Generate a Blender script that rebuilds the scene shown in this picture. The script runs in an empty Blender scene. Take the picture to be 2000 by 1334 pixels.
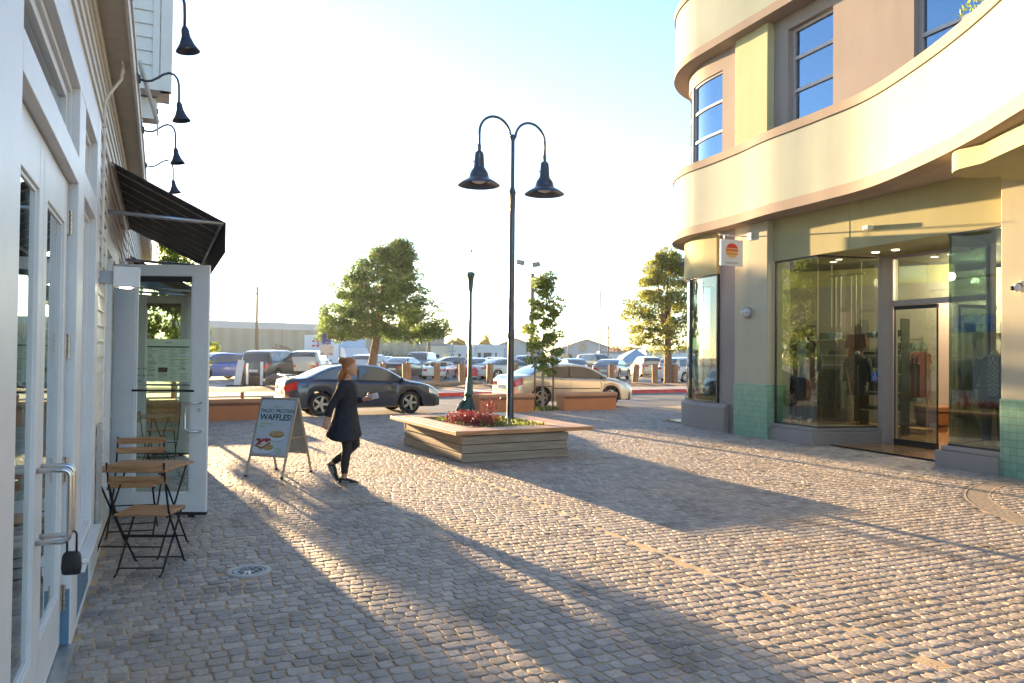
import bpy, bmesh, math, random
import numpy as np
from mathutils import Vector, Matrix, Euler
random.seed(7); RNG = np.random.default_rng(7)
C = bpy.context.scene.collection
SC = bpy.context.scene
R = math.radians; PI = math.pi
# ------------------------------------------------------------ camera, sky, sun, exposure
cam = bpy.data.cameras.new("camera"); camo = bpy.data.objects.new("camera", cam); C.objects.link(camo)
SC.camera = camo
cam.sensor_width = 36; cam.lens = 27.0; cam.clip_end = 3000; cam.clip_start = 0.05
_p, _r = .016, .010
_fw = Vector((0, math.cos(_p), math.sin(_p))); _u0 = Vector((0, -math.sin(_p), math.cos(_p))); _r0 = Vector((1, 0, 0))
_rt = _r0*math.cos(_r) + _u0*math.sin(_r); _up = _u0*math.cos(_r) - _r0*math.sin(_r)
camo.matrix_world = Matrix(((_rt.x, _up.x, -_fw.x, 0), (_rt.y, _up.y, -_fw.y, 0), (_rt.z, _up.z, -_fw.z, 1.7), (0, 0, 0, 1)))
SUN_AZ, SUN_EL = R(30), R(5.6)          # 30 degrees left of the view axis, low
sund = Vector((-math.sin(SUN_AZ)*math.cos(SUN_EL), math.cos(SUN_AZ)*math.cos(SUN_EL), math.sin(SUN_EL)))
W = bpy.data.worlds.new("World"); SC.world = W; W.use_nodes = True
_n = W.node_tree.nodes; _l = W.node_tree.links
_bg = _n.get("Background") or _n.new("ShaderNodeBackground")
_sky = _n.new("ShaderNodeTexSky"); _sky.sky_type = 'NISHITA'; _sky.sun_disc = False
_sky.sun_elevation = SUN_EL; _sky.sun_rotation = -SUN_AZ; _sky.dust_density = .2; _sky.ozone_density = 2.2; _sky.air_density = .8
_hs = _n.new('ShaderNodeHueSaturation'); _hs.inputs['Saturation'].default_value = .9; _hs.inputs['Value'].default_value = 1.05; _l.new(_sky.outputs[0], _hs.inputs['Color']); _l.new(_hs.outputs[0], _bg.inputs[0]); _bg.inputs[1].default_value = 0.085
sl = bpy.data.lights.new("sun", 'SUN'); slo = bpy.data.objects.new("sun", sl); C.objects.link(slo)
sl.energy = 5.0; sl.angle = R(.55); sl.color = (1.0, .67, .34)
slo.rotation_euler = sund.to_track_quat('Z', 'Y').to_euler()
SC.view_settings.view_transform = 'Standard'; SC.view_settings.look = 'None'
SC.view_settings.gamma = 1; SC.view_settings.use_curve_mapping = False
SC.view_settings.exposure = 2.95
# ------------------------------------------------------------ materials
MATS = {}
def _nodes(name):
    m = bpy.data.materials.new(name); m.use_nodes = True
    nt = m.node_tree; b = nt.nodes["Principled BSDF"]; return m, nt, b
def mat(name, col, rough=.6, metal=0., var=.12, scale=6., bump=0., bscale=60., coat=0., spec=.5, emit=None, es=0., dirt=None):
    if name in MATS: return MATS[name]
    m, nt, b = _nodes(name); N = nt.nodes; Lk = nt.links
    b.inputs['Roughness'].default_value = rough; b.inputs['Metallic'].default_value = metal
    b.inputs['Specular IOR Level'].default_value = spec
    if coat: b.inputs['Coat Weight'].default_value = coat; b.inputs['Coat Roughness'].default_value = .05
    tc = N.new('ShaderNodeTexCoord')
    if var > 0:
        nz = N.new('ShaderNodeTexNoise'); nz.inputs['Scale'].default_value = scale; nz.inputs['Detail'].default_value = 6; nz.inputs['Roughness'].default_value = .65
        Lk.new(tc.outputs['Object'], nz.inputs['Vector'])
        rp = N.new('ShaderNodeValToRGB'); rp.color_ramp.elements[0].position = .3; rp.color_ramp.elements[1].position = .7
        c0 = [max(0, c*(1-var)) for c in col]; c1 = [min(1, c*(1+var)) for c in col]
        if dirt: c0 = list(dirt)
        rp.color_ramp.elements[0].color = (*c0, 1); rp.color_ramp.elements[1].color = (*c1, 1)
        Lk.new(nz.outputs[0], rp.inputs[0]); Lk.new(rp.outputs[0], b.inputs['Base Color'])
    else: b.inputs['Base Color'].default_value = (*col, 1)
    if bump > 0:
        n2 = N.new('ShaderNodeTexNoise'); n2.inputs['Scale'].default_value = bscale; n2.inputs['Detail'].default_value = 5
        Lk.new(tc.outputs['Object'], n2.inputs['Vector'])
        bp = N.new('ShaderNodeBump'); bp.inputs['Strength'].default_value = bump; bp.inputs['Distance'].default_value = .01
        Lk.new(n2.outputs[0], bp.inputs['Height']); Lk.new(bp.outputs[0], b.inputs['Normal'])
    if emit: b.inputs['Emission Color'].default_value = (*emit, 1); b.inputs['Emission Strength'].default_value = es
    MATS[name] = m; return m
def glass(name, tint=(1, 1, 1), rough=.0, refl=1.0, f0=.07):
    if name in MATS: return MATS[name]
    m = bpy.data.materials.new(name); m.use_nodes = True; nt = m.node_tree; nt.nodes.clear()
    o = nt.nodes.new('ShaderNodeOutputMaterial'); t = nt.nodes.new('ShaderNodeBsdfTransparent'); g = nt.nodes.new('ShaderNodeBsdfGlossy')
    t.inputs[0].default_value = (*tint, 1); g.inputs['Roughness'].default_value = rough; g.inputs[0].default_value = (.95*refl, .97*refl, 1, 1) if refl == 1.0 else (.52, .72, .95, 1)
    lw = nt.nodes.new('ShaderNodeLayerWeight'); lw.inputs[0].default_value = .5
    pw = nt.nodes.new('ShaderNodeMath'); pw.operation = 'POWER'; pw.inputs[1].default_value = 4.0; nt.links.new(lw.outputs['Facing'], pw.inputs[0])
    f = nt.nodes.new('ShaderNodeMath'); f.operation = 'MULTIPLY_ADD'; f.inputs[1].default_value = 1-f0; f.inputs[2].default_value = f0; nt.links.new(pw.outputs[0], f.inputs[0])
    ms = nt.nodes.new('ShaderNodeMixShader'); nt.links.new(f.outputs[0], ms.inputs[0]); nt.links.new(t.outputs[0], ms.inputs[1]); nt.links.new(g.outputs[0], ms.inputs[2])
    nt.links.new(ms.outputs[0], o.inputs[0]); MATS[name] = m; return m
def leafmat(name, c0, c1, trans=.5, sc=2.5):
    if name in MATS: return MATS[name]
    m = bpy.data.materials.new(name); m.use_nodes = True; nt = m.node_tree; nt.nodes.clear(); N = nt.nodes; Lk = nt.links
    o = N.new('ShaderNodeOutputMaterial'); at = N.new('ShaderNodeAttribute'); at.attribute_name = 'rnd'
    rp = N.new('ShaderNodeValToRGB'); rp.color_ramp.elements[0].color = (*c0, 1); rp.color_ramp.elements[1].color = (*c1, 1)
    Lk.new(at.outputs['Fac'], rp.inputs[0])
    d = N.new('ShaderNodeBsdfPrincipled'); d.inputs['Roughness'].default_value = .5; t = N.new('ShaderNodeBsdfTranslucent')
    hs = N.new('ShaderNodeHueSaturation'); hs.inputs['Value'].default_value = 1.7; hs.inputs['Hue'].default_value = .49; Lk.new(rp.outputs[0], hs.inputs['Color'])
    Lk.new(rp.outputs[0], d.inputs['Base Color']); Lk.new(hs.outputs[0], t.inputs['Color'])
    ms = N.new('ShaderNodeMixShader'); ms.inputs[0].default_value = trans; Lk.new(d.outputs[0], ms.inputs[1]); Lk.new(t.outputs[0], ms.inputs[2])
    Lk.new(ms.outputs[0], o.inputs[0]); MATS[name] = m; return m
def woodmat(name, c0, c1, ax=0, sc=3., rough=.55, stretch=14):
    if name in MATS: return MATS[name]
    m, nt, b = _nodes(name); N = nt.nodes; Lk = nt.links
    tc = N.new('ShaderNodeTexCoord'); mp = N.new('ShaderNodeMapping'); s = [stretch]*3; s[ax] = 1.; mp.inputs['Scale'].default_value = s
    nz = N.new('ShaderNodeTexNoise'); nz.inputs['Scale'].default_value = sc; nz.inputs['Detail'].default_value = 8
    Lk.new(tc.outputs['Object'], mp.inputs[0]); Lk.new(mp.outputs[0], nz.inputs[0])
    rp = N.new('ShaderNodeValToRGB'); rp.color_ramp.elements[0].position = .35; rp.color_ramp.elements[1].position = .68
    rp.color_ramp.elements[0].color = (*c0, 1); rp.color_ramp.elements[1].color = (*c1, 1)
    Lk.new(nz.outputs[0], rp.inputs[0]); Lk.new(rp.outputs[0], b.inputs['Base Color']); b.inputs['Roughness'].default_value = rough
    bp = N.new('ShaderNodeBump'); bp.inputs['Strength'].default_value = .25; bp.inputs['Distance'].default_value = .004
    Lk.new(nz.outputs[0], bp.inputs['Height']); Lk.new(bp.outputs[0], b.inputs['Normal']); MATS[name] = m; return m
# ------------------------------------------------------------ mesh helpers
class MB:
    def __init__(s): s.v = []; s.f = []; s.m = []; s.mats = []
    def mi(s, m):
        if m is None: return 0
        if m not in s.mats: s.mats.append(m)
        return s.mats.index(m)
    def add(s, vs, fs, m=None):
        o = len(s.v); k = s.mi(m); s.v += [tuple(x) for x in vs]
        for f in fs: s.f.append(tuple(i+o for i in f)); s.m.append(k)
    def box(s, x0, x1, y0, y1, z0, z1, m=None, M=None):
        vs = [Vector((x, y, z)) for z in (z0, z1) for y in (y0, y1) for x in (x0, x1)]
        if M: vs = [M @ v for v in vs]
        s.add(vs, [(0, 2, 3, 1), (4, 5, 7, 6), (0, 1, 5, 4), (2, 6, 7, 3), (0, 4, 6, 2), (1, 3, 7, 5)], m); return s
    def prism(s, pts, z0, z1, m=None, M=None):
        n = len(pts); vs = [Vector((p[0], p[1], z0)) for p in pts] + [Vector((p[0], p[1], z1)) for p in pts]
        if M: vs = [M @ v for v in vs]
        s.add(vs, [tuple(range(n-1, -1, -1)), tuple(range(n, 2*n))] + [(i, (i+1) % n, n+(i+1) % n, n+i) for i in range(n)], m); return s
    def tube(s, pts, r, n=10, m=None, cap=True):
        pts = [Vector(p) for p in pts]; rs = r if isinstance(r, (list, tuple)) else [r]*len(pts); rings = []
        up = None
        for i, p in enumerate(pts):
            t = (pts[min(i+1, len(pts)-1)] - pts[max(i-1, 0)]).normalized()
            if up is None:
                up = Vector((0, 0, 1)) if abs(t.z) < .95 else Vector((0, 1, 0))
            a = t.cross(up)
            if a.length < 1e-5: a = t.orthogonal()
            a.normalize(); b = a.cross(t).normalized(); up = b
            rings.append([p + (a*math.cos(2*PI*k/n) + b*math.sin(2*PI*k/n))*rs[i] for k in range(n)])
        vs = [v for rg in rings for v in rg]; fs = []
        for i in range(len(pts)-1):
            for k in range(n): fs.append((i*n+k, i*n+(k+1) % n, (i+1)*n+(k+1) % n, (i+1)*n+k))
        if cap: fs.append(tuple(range(n-1, -1, -1))); fs.append(tuple(range((len(pts)-1)*n, len(pts)*n)))
        s.add(vs, fs, m); return s
    def lathe(s, prof, n=24, m=None, M=None, capb=False, capt=False):
        vs = []
        for r, z in prof:
            for k in range(n): vs.append(Vector((r*math.cos(2*PI*k/n), r*math.sin(2*PI*k/n), z)))
        if M: vs = [M @ v for v in vs]
        fs = []
        for i in range(len(prof)-1):
            for k in range(n): fs.append((i*n+k, i*n+(k+1) % n, (i+1)*n+(k+1) % n, (i+1)*n+k))
        if capb: fs.append(tuple(range(n-1, -1, -1)))
        if capt: fs.append(tuple(range((len(prof)-1)*n, len(prof)*n)))
        s.add(vs, fs, m); return s
    def loft(s, rings, m=None, cap=True, closed=True):
        n = len(rings[0]); vs = [v for r in rings for v in r]; fs = []
        for i in range(len(rings)-1):
            for k in range(n if closed else n-1): fs.append((i*n+k, i*n+(k+1) % n, (i+1)*n+(k+1) % n, (i+1)*n+k))
        if cap and closed: fs.append(tuple(range(n-1, -1, -1))); fs.append(tuple(range((len(rings)-1)*n, len(rings)*n)))
        s.add(vs, fs, m); return s
    def build(s, name, m=None, parent=None, smooth=False, bevel=0, M=None, auto=None):
        me = bpy.data.meshes.new(name)
        vs = [M @ Vector(v) for v in s.v] if M else s.v
        me.from_pydata([tuple(v) for v in vs], [], s.f)
        if s.mats:
            for mm in s.mats: me.materials.append(mm)
            for p, k in zip(me.polygons, s.m): p.material_index = k
        elif m: me.materials.append(m)
        me.validate()
        bm = bmesh.new(); bm.from_mesh(me)
        bmesh.ops.recalc_face_normals(bm, faces=bm.faces); bm.to_mesh(me); bm.free()
        if smooth or auto:
            for p in me.polygons: p.use_smooth = True
            if auto:
                try: me.set_sharp_from_angle(angle=R(auto))
                except Exception: pass
        o = bpy.data.objects.new(name, me); C.objects.link(o)
        if parent: o.parent = parent
        if bevel:
            b = o.modifiers.new('bevel', 'BEVEL'); b.width = bevel; b.segments = 2; b.limit_method = 'ANGLE'; b.angle_limit = R(40)
        return o
def tag(o, label=None, cat=None, group=None, kind=None):
    if label: o['label'] = label
    if cat: o['category'] = cat
    if group: o['group'] = group
    if kind: o['kind'] = kind
    return o
def empty(name, loc=(0, 0, 0), rz=0, label=None, cat=None, group=None):
    o = bpy.data.objects.new(name, None); o.empty_display_size = .2; C.objects.link(o); o.location = loc; o.rotation_euler = (0, 0, rz)
    return tag(o, label, cat, group)
def kids(o): return [c for c in bpy.data.objects if c.parent == o]
def copy_tree(o, parent=None):
    c = o.copy(); C.objects.link(c)
    if parent: c.parent = parent
    for ch in kids(o): copy_tree(ch, c)
    return c
def bm_mesh(name, vs, fs, m, parent=None, smooth=False, attr=None):
    """numpy mesh: vs (n,3), fs (m,k)"""
    vs = np.asarray(vs, dtype=np.float32); fs = np.asarray(fs, dtype=np.int32); k = fs.shape[1]
    me = bpy.data.meshes.new(name); me.vertices.add(len(vs)); me.vertices.foreach_set('co', vs.ravel())
    me.loops.add(fs.size); me.loops.foreach_set('vertex_index', fs.ravel())
    me.polygons.add(len(fs)); me.polygons.foreach_set('loop_start', np.arange(0, fs.size, k, dtype=np.int32))
    try: me.polygons.foreach_set('loop_total', np.full(len(fs), k, dtype=np.int32))
    except Exception: pass
    me.polygons.foreach_set('use_smooth', np.full(len(fs), smooth))
    me.update(calc_edges=True)
    if attr is not None:
        a = me.attributes.new('rnd', 'FLOAT', 'POINT'); a.data.foreach_set('value', np.asarray(attr, dtype=np.float32))
    me.materials.append(m); o = bpy.data.objects.new(name, me); C.objects.link(o)
    if parent: o.parent = parent
    return o
def text_mesh(name, body, size, m, parent=None, M=None, depth=.001, bold=0., align='CENTER', shear=0, sp=1.):
    cu = bpy.data.curves.new(name, 'FONT'); cu.body = body; cu.size = size; cu.extrude = depth; cu.offset = bold; cu.align_x = align; cu.align_y = 'CENTER'; cu.shear = shear; cu.space_character = sp
    o = bpy.data.objects.new(name+'_t', cu); C.objects.link(o)
    dg = bpy.context.evaluated_depsgraph_get(); me = bpy.data.meshes.new_from_object(o.evaluated_get(dg)); bpy.data.objects.remove(o)
    me.name = name
    if M: me.transform(M)
    me.materials.clear(); me.materials.append(m)
    r = bpy.data.objects.new(name, me); C.objects.link(r)
    if parent: r.parent = parent
    return r
def frameM(o, x, y):   # matrix with given origin and in-plane x axis (3D), y axis
    x = Vector(x).normalized(); y = Vector(y).normalized(); z = x.cross(y)
    return Matrix(((x.x, y.x, z.x, o[0]), (x.y, y.y, z.y, o[1]), (x.z, y.z, z.z, o[2]), (0, 0, 0, 1)))
def at(px, Y, z=0.):
    return Vector(((px-1000)/1500*Y, Y, z))
# frames of reference: left shop wall (u along, v out), right building (s along, t out), street (e along, q across)
dL = Vector((-.416, .909, 0)).normalized(); nL = Vector((.909, .416, 0)).normalized(); OL = -.46*nL
aR = Vector((.373, -.928, 0)).normalized(); nR = Vector((-.928, -.373, 0)).normalized(); P1 = Vector((4.85, 16.74, 0))
eS = Vector((.89, .456, 0)).normalized(); qS = Vector((-.456, .89, 0)).normalized()
ML = Matrix(((dL.x, -nL.x, 0, OL.x), (dL.y, -nL.y, 0, OL.y), (0, 0, 1, 0), (0, 0, 0, 1)))   # local x=u, local y=-v
MR = Matrix(((aR.x, -nR.x, 0, P1.x), (aR.y, -nR.y, 0, P1.y), (0, 0, 1, 0), (0, 0, 0, 1)))   # local x=s, local y=-t
MS = Matrix(((eS.x, qS.x, 0, 0), (eS.y, qS.y, 0, 0), (0, 0, 1, 0), (0, 0, 0, 1)))
azL = math.atan2(dL.y, dL.x); azR = math.atan2(aR.y, aR.x); azS = math.atan2(eS.y, eS.x)
def Lp(u, v, z=0): return OL + dL*u + nL*v + Vector((0, 0, z))
def Rp(s, t, z=0): return P1 + aR*s + nR*t + Vector((0, 0, z))
def Sp(e, q, z=0): return eS*e + qS*q + Vector((0, 0, z))
def inv2(P, O, a, b): d = Vector((P[0]-O[0], P[1]-O[1], 0)); return d.dot(a), d.dot(b)
print('dets', ML.to_3x3().determinant(), MR.to_3x3().determinant())

def split_islands(o, gap=.03):
    """one object per separate piece"""
    me = o.data; n = len(me.vertices); par = list(range(n))
    def fd(a):
        while par[a] != a: par[a] = par[par[a]]; a = par[a]
        return a
    for e in me.edges: a, c = fd(e.vertices[0]), fd(e.vertices[1]); par[a] = c
    isl = {}
    for i in range(n): isl.setdefault(fd(i), []).append(i)
    gs = []
    for vs in isl.values():
        co = [me.vertices[i].co for i in vs]; gs.append([set(vs), [min(c[k] for c in co)-gap for k in range(3)], [max(c[k] for c in co)+gap for k in range(3)]])
    ch = True
    while ch:
        ch = False
        for i in range(len(gs)):
            for j in range(i+1, len(gs)):
                if all(gs[i][1][k] <= gs[j][2][k] and gs[j][1][k] <= gs[i][2][k] for k in range(3)):
                    gs[i] = [gs[i][0] | gs[j][0], [min(gs[i][1][k], gs[j][1][k]) for k in range(3)], [max(gs[i][2][k], gs[j][2][k]) for k in range(3)]]; gs.pop(j); ch = True; break
            if ch: break
    if len(gs) < 2: return
    gs.sort(key=lambda g: g[1][0])
    for k, g in enumerate(gs):
        b = bmesh.new(); b.from_mesh(me); b.verts.ensure_lookup_table()
        bmesh.ops.delete(b, geom=[v for v in b.verts if v.index not in g[0]], context='VERTS')
        m2 = me.copy(); b.to_mesh(m2); b.free()
        if k == 0: first = m2; continue
        c = o.copy(); c.data = m2; C.objects.link(c)
    o.data = first
# ------------------------------------------------------------ ground, plaza, street, lot
def sheet(name, pts, z, m, kind='structure'):
    b = MB(); b.add([(p[0], p[1], z) for p in pts], [tuple(range(len(pts)))]); o = b.build(name, m); o['kind'] = kind; return o
def groundmat(name, c0, c1, rough, s1=.6, s2=60, bump=.4, bd=.01, c2=None):
    m, nt, b = _nodes(name); N = nt.nodes; Lk = nt.links; tc = N.new('ShaderNodeTexCoord')
    a = N.new('ShaderNodeTexNoise'); a.inputs['Scale'].default_value = s1; a.inputs['Detail'].default_value = 8; Lk.new(tc.outputs['Object'], a.inputs[0])
    f = N.new('ShaderNodeTexNoise'); f.inputs['Scale'].default_value = s2; f.inputs['Detail'].default_value = 4; Lk.new(tc.outputs['Object'], f.inputs[0])
    rp = N.new('ShaderNodeValToRGB'); rp.color_ramp.elements[0].position = .35; rp.color_ramp.elements[1].position = .65
    rp.color_ramp.elements[0].color = (*c0, 1); rp.color_ramp.elements[1].color = (*c1, 1); Lk.new(a.outputs[0], rp.inputs[0])
    mx = N.new('ShaderNodeMixRGB'); mx.blend_type = 'OVERLAY'; mx.inputs[0].default_value = .35; Lk.new(rp.outputs[0], mx.inputs[1]); Lk.new(f.outputs[0], mx.inputs[2])
    Lk.new(mx.outputs[0], b.inputs['Base Color']); b.inputs['Roughness'].default_value = rough
    bp = N.new('ShaderNodeBump'); bp.inputs['Strength'].default_value = bump; bp.inputs['Distance'].default_value = bd; Lk.new(f.outputs[0], bp.inputs['Height']); Lk.new(bp.outputs[0], b.inputs['Normal'])
    return m
M_earth = groundmat('earth', (.16, .13, .10), (.24, .2, .15), .9)
M_asph = groundmat('asphalt', (.10, .10, .10), (.15, .145, .14), .62, .35, 90, .5)
M_walk = groundmat('walk_concrete', (.34, .31, .28), (.45, .41, .37), .75, .8, 40, .2)
M_dirt = groundmat('bare_dirt', (.12, .075, .05), (.22, .14, .09), .95, 1.2, 25, .9, .03)
M_sand = groundmat('joint_sand', (.34, .24, .15), (.55, .40, .26), .9, 2.2, 120, .9, .008)
sheet('ground', [(-420, -60), (420, -60), (420, 640), (-420, 640)], -.07, M_earth)
b = MB(); b.add([Sp(-60, -30, .0), Sp(60, -30, .0), Sp(60, 20.35, .0), Sp(-60, 20.35, .0)], [(0, 1, 2, 3)]); tag(b.build('plaza_bed', M_sand), kind='structure')
b = MB(); b.add([Sp(-120, 20.35, -.03), Sp(160, 20.35, -.03), Sp(160, 28.4, -.03), Sp(-120, 28.4, -.03)], [(0, 1, 2, 3)]); tag(b.build('street', M_asph), kind='structure')
# flush concrete edge between plaza and street
b = MB(); b.box(-40, 60, 20.25, 20.5, -.1, -.004); tag(b.build('plaza_edge', M_walk, M=MS), kind='structure')
# far pavement with a red painted kerb
b = MB(); b.box(-60, 90, 28.55, 31.2, -.2, .12); tag(b.build('pavement', M_walk, M=MS), kind='structure')
red = mat('kerb_red_paint', (.62, .05, .04), .5, var=.25, scale=4, bump=.2); M_kerbg = mat('kerb_concrete', (.42, .39, .35), .8)
b = MB(); b.box(8.5, 90, 28.40, 28.547, -.2, .124); o = b.build('kerb', red, M=MS, bevel=.02); tag(o, kind='structure')
b = MB(); b.box(-3.5, 8.49, 28.40, 28.547, -.2, .1); o = b.build('kerb', M_kerbg, M=MS, bevel=.02); tag(o, kind='structure')
# verge of bare soil under the posts
b = MB()
nx, ny = 120, 14; e0, e1, q0, q1 = -1, 60, 31.2, 36.6
for j in range(ny+1):
    for i in range(nx+1):
        e = e0+(e1-e0)*i/nx; q = q0+(q1-q0)*j/ny; h = .05+.14*math.sin(PI*j/ny)*(.6+.4*math.sin(e*1.3)+.25*random.random())
        b.v.append(tuple(Sp(e, q, h if 0 < j < ny else -.06)))
for j in range(ny):
    for i in range(nx): k = j*(nx+1)+i; b.f.append((k, k+1, k+nx+2, k+nx+1)); b.m.append(0)
tag(b.build('verge_soil', M_dirt, smooth=True), kind='structure')
b = MB(); b.add([Sp(-120, 31.2, -.02), Sp(-1.0, 31.2, -.02), Sp(-1.0, 36.5, -.02), Sp(150, 36.5, -.02), Sp(220, 140, -.02), Sp(-160, 140, -.02)], [(0, 1, 2, 3, 4, 5)]); tag(b.build('parking_lot', M_asph), kind='structure')
M_line = mat('worn_white_line', (.62, .6, .56), .7, var=.3, scale=9)
# parking bay lines, one sheet
b = MB()
for i in range(26):
    e = 2+i*2.9
    b.add([Sp(e, 44, -.015), Sp(e+.1, 44, -.015), Sp(e+.1, 49.5, -.015), Sp(e, 49.5, -.015)], [(0, 1, 2, 3)])
for i in range(9):
    e = 4+i*4.5; b.add([Sp(e, 24.4, -.025), Sp(e+1.6, 24.4, -.025), Sp(e+1.6, 24.52, -.025), Sp(e, 24.52, -.025)], [(0, 1, 2, 3)])
tag(b.build('road_marking', M_line), kind='structure')
# cobbles: one stone at a time, running bond, rows across the alley
def stonemat():
    m, nt, b = _nodes('cobble_stone'); N = nt.nodes; Lk = nt.links; tc = N.new('ShaderNodeTexCoord'); atn = N.new('ShaderNodeAttribute'); atn.attribute_name = 'rnd'
    rp = N.new('ShaderNodeValToRGB'); el = rp.color_ramp.elements; el[0].color = (.23, .205, .195, 1); el[1].color = (.50, .40, .33, 1); e = el.new(.5); e.color = (.35, .31, .285, 1); e = el.new(.85); e.color = (.41, .365, .33, 1)
    Lk.new(atn.outputs['Fac'], rp.inputs[0])
    a = N.new('ShaderNodeTexNoise'); a.inputs['Scale'].default_value = .9; a.inputs['Detail'].default_value = 5; Lk.new(tc.outputs['Object'], a.inputs[0])
    cr = N.new('ShaderNodeValToRGB'); cr.color_ramp.elements[0].position = .48; cr.color_ramp.elements[1].position = .7; Lk.new(a.outputs[0], cr.inputs[0])
    dust = N.new('ShaderNodeMixRGB'); dust.inputs[2].default_value = (.38, .30, .21, 1); Lk.new(rp.outputs[0], dust.inputs[1])
    ml = N.new('ShaderNodeMath'); ml.operation = 'MULTIPLY'; ml.inputs[1].default_value = .6; Lk.new(cr.outputs[0], ml.inputs[0]); Lk.new(ml.outputs[0], dust.inputs[0])
    st = N.new('ShaderNodeTexNoise'); st.inputs['Scale'].default_value = 1.7; st.inputs['Detail'].default_value = 7; st.inputs['Roughness'].default_value = .7; Lk.new(tc.outputs['Object'], st.inputs[0])
    sr = N.new('ShaderNodeValToRGB'); sr.color_ramp.elements[0].position = .36; sr.color_ramp.elements[1].position = .47; sr.color_ramp.elements[0].color = (.62, .6, .58, 1); sr.color_ramp.elements[1].color = (1, 1, 1, 1); Lk.new(st.outputs[0], sr.inputs[0])
    sm = N.new('ShaderNodeMixRGB'); sm.blend_type = 'MULTIPLY'; sm.inputs[0].default_value = 1; Lk.new(dust.outputs[0], sm.inputs[1]); Lk.new(sr.outputs[0], sm.inputs[2]); dust = sm
    f = N.new('ShaderNodeTexNoise'); f.inputs['Scale'].default_value = 45; f.inputs['Detail'].default_value = 6; Lk.new(tc.outputs['Object'], f.inputs[0])
    mx = N.new('ShaderNodeMixRGB'); mx.blend_type = 'OVERLAY'; mx.inputs[0].default_value = .45; Lk.new(dust.outputs[0], mx.inputs[1]); Lk.new(f.outputs[0], mx.inputs[2]); Lk.new(mx.outputs[0], b.inputs['Base Color'])
    rr = N.new('ShaderNodeMapRange'); rr.inputs[3].default_value = .55; rr.inputs[4].default_value = .85; Lk.new(f.outputs[0], rr.inputs[0]); Lk.new(rr.outputs[0], b.inputs['Roughness'])
    b.inputs['Specular IOR Level'].default_value = .4
    bp = N.new('ShaderNodeBump'); bp.inputs['Strength'].default_value = .55; bp.inputs['Distance'].default_value = .005; Lk.new(f.outputs[0], bp.inputs['Height']); Lk.new(bp.outputs[0], b.inputs['Normal'])
    return m
M_stone = stonemat()
NF = Vector((-.84, 11.72, 0)); pf = Vector((.889, .457, 0)).normalized(); pl = Vector((-.457, .889, 0)).normalized()  # planter frame
stones = []
RH = .103; PW = .096
rows = int(26/RH)
for j in range(rows):
    u = -1.5 + j*RH; v = -.1 + random.random()*PW
    wob = 0
    while v < 17:
        w = PW*random.choice([.82, .92, 1, 1, 1.06, 1.15, 1.3]); vc = v+w/2; v += w
        P = OL + dL*(u + .006*math.sin(vc*1.7+j*.11)+.10*math.sin(vc*.25)) + nL*vc
        x, y = P.x, P.y
        if y < 1.2 or abs(x) > .80*y+1.2: continue
        if vc < .03 and u < 22.5: continue
        if P.dot(qS) > 20.18: continue
        s_, t_ = inv2(P, P1, aR, nR)
        if (s_ > -1.1 and (t_ < -2.0 if 2.3 < s_ < 5.1 else t_ < .02)) or (s_ <= -1.1 and math.hypot(s_+1.1, t_+2.6) < 2.62) or (s_ < 3 and t_ < -2.6): continue
        f_, l_ = inv2(P, NF, pf, pl)
        if .2 < f_ < 1.95 and .15 < l_ < 2.6: continue
        if (x+2.01)**2+(y-5.94)**2 < .2**2: continue
        # thin concrete line
        k = (P-Vector((.02, 9.41, 0))); dd = abs(k.dot(Vector((.91, .415, 0))))
        if dd < .03: continue
        rc = math.hypot(x-8.4, y-8.0)
        if 2.89 < rc < 3.195 and x < 8.2: continue
        stones.append((x, y, w, j))
print('stones', len(stones))
S = np.array([(a, b_, c) for a, b_, c, d in stones]); n = len(S)
K = 12
bx = np.array([1, 1, .80, .25, -.25, -.80, -1, -1, -.80, -.25, .25, .80])
by = np.array([-.62, .62, 1, 1.02, 1.02, 1, .62, -.62, -1, -1.02, -1.02, -1])
g_ = .0065
hx = (S[:, 2]/2 - g_)[:, None]*(1+RNG.normal(0, .06, (n, K))); hy = (RH/2 - g_)*(1+RNG.normal(0, .06, (n, K)))
rot = RNG.normal(0, .03, n); cr, sr = np.cos(rot), np.sin(rot)
tx = RNG.normal(0, .013, n); ty = RNG.normal(0, .016, n)-.006; dz = RNG.normal(0, .0010, n)
rings = [(1.01, -.012), (1.0, .0030), (.955, .0046), (.88, .0052), (.5, .0055)]
V = []
jx = RNG.normal(0, .002, (n, K)); jy = RNG.normal(0, .002, (n, K))
for rr_, zz in rings:
    lx = bx*hx*rr_+jx*rr_; ly = by*hy*rr_+jy*rr_
    X = lx*cr[:, None]-ly*sr[:, None]; Y = lx*sr[:, None]+ly*cr[:, None]
    Z = zz + (dz[:, None] + lx*tx[:, None]+ly*ty[:, None]) + RNG.normal(0, .0006, (n, K))*(zz > 0)
    wx = S[:, 0:1] + X*nL.x + Y*dL.x; wy = S[:, 1:2] + X*nL.y + Y*dL.y
    V.append(np.stack([wx, wy, Z], -1))
cen = np.stack([S[:, 0], S[:, 1], .0056+dz], -1)[:, None, :]
V = np.concatenate(V+[cen], 1); per = V.shape[1]
F = []
for r_ in range(len(rings)-1):
    for k in range(K): F.append((r_*K+k, r_*K+(k+1) % K, (r_+1)*K+(k+1) % K, (r_+1)*K+k))
F = np.array(F); T = np.array([((len(rings)-1)*K+k, (len(rings)-1)*K+(k+1) % K, per-1, per-1) for k in range(K)])
base = (np.arange(n)*per)[:, None, None]
Fq = (F[None]+base).reshape(-1, 4)
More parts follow.
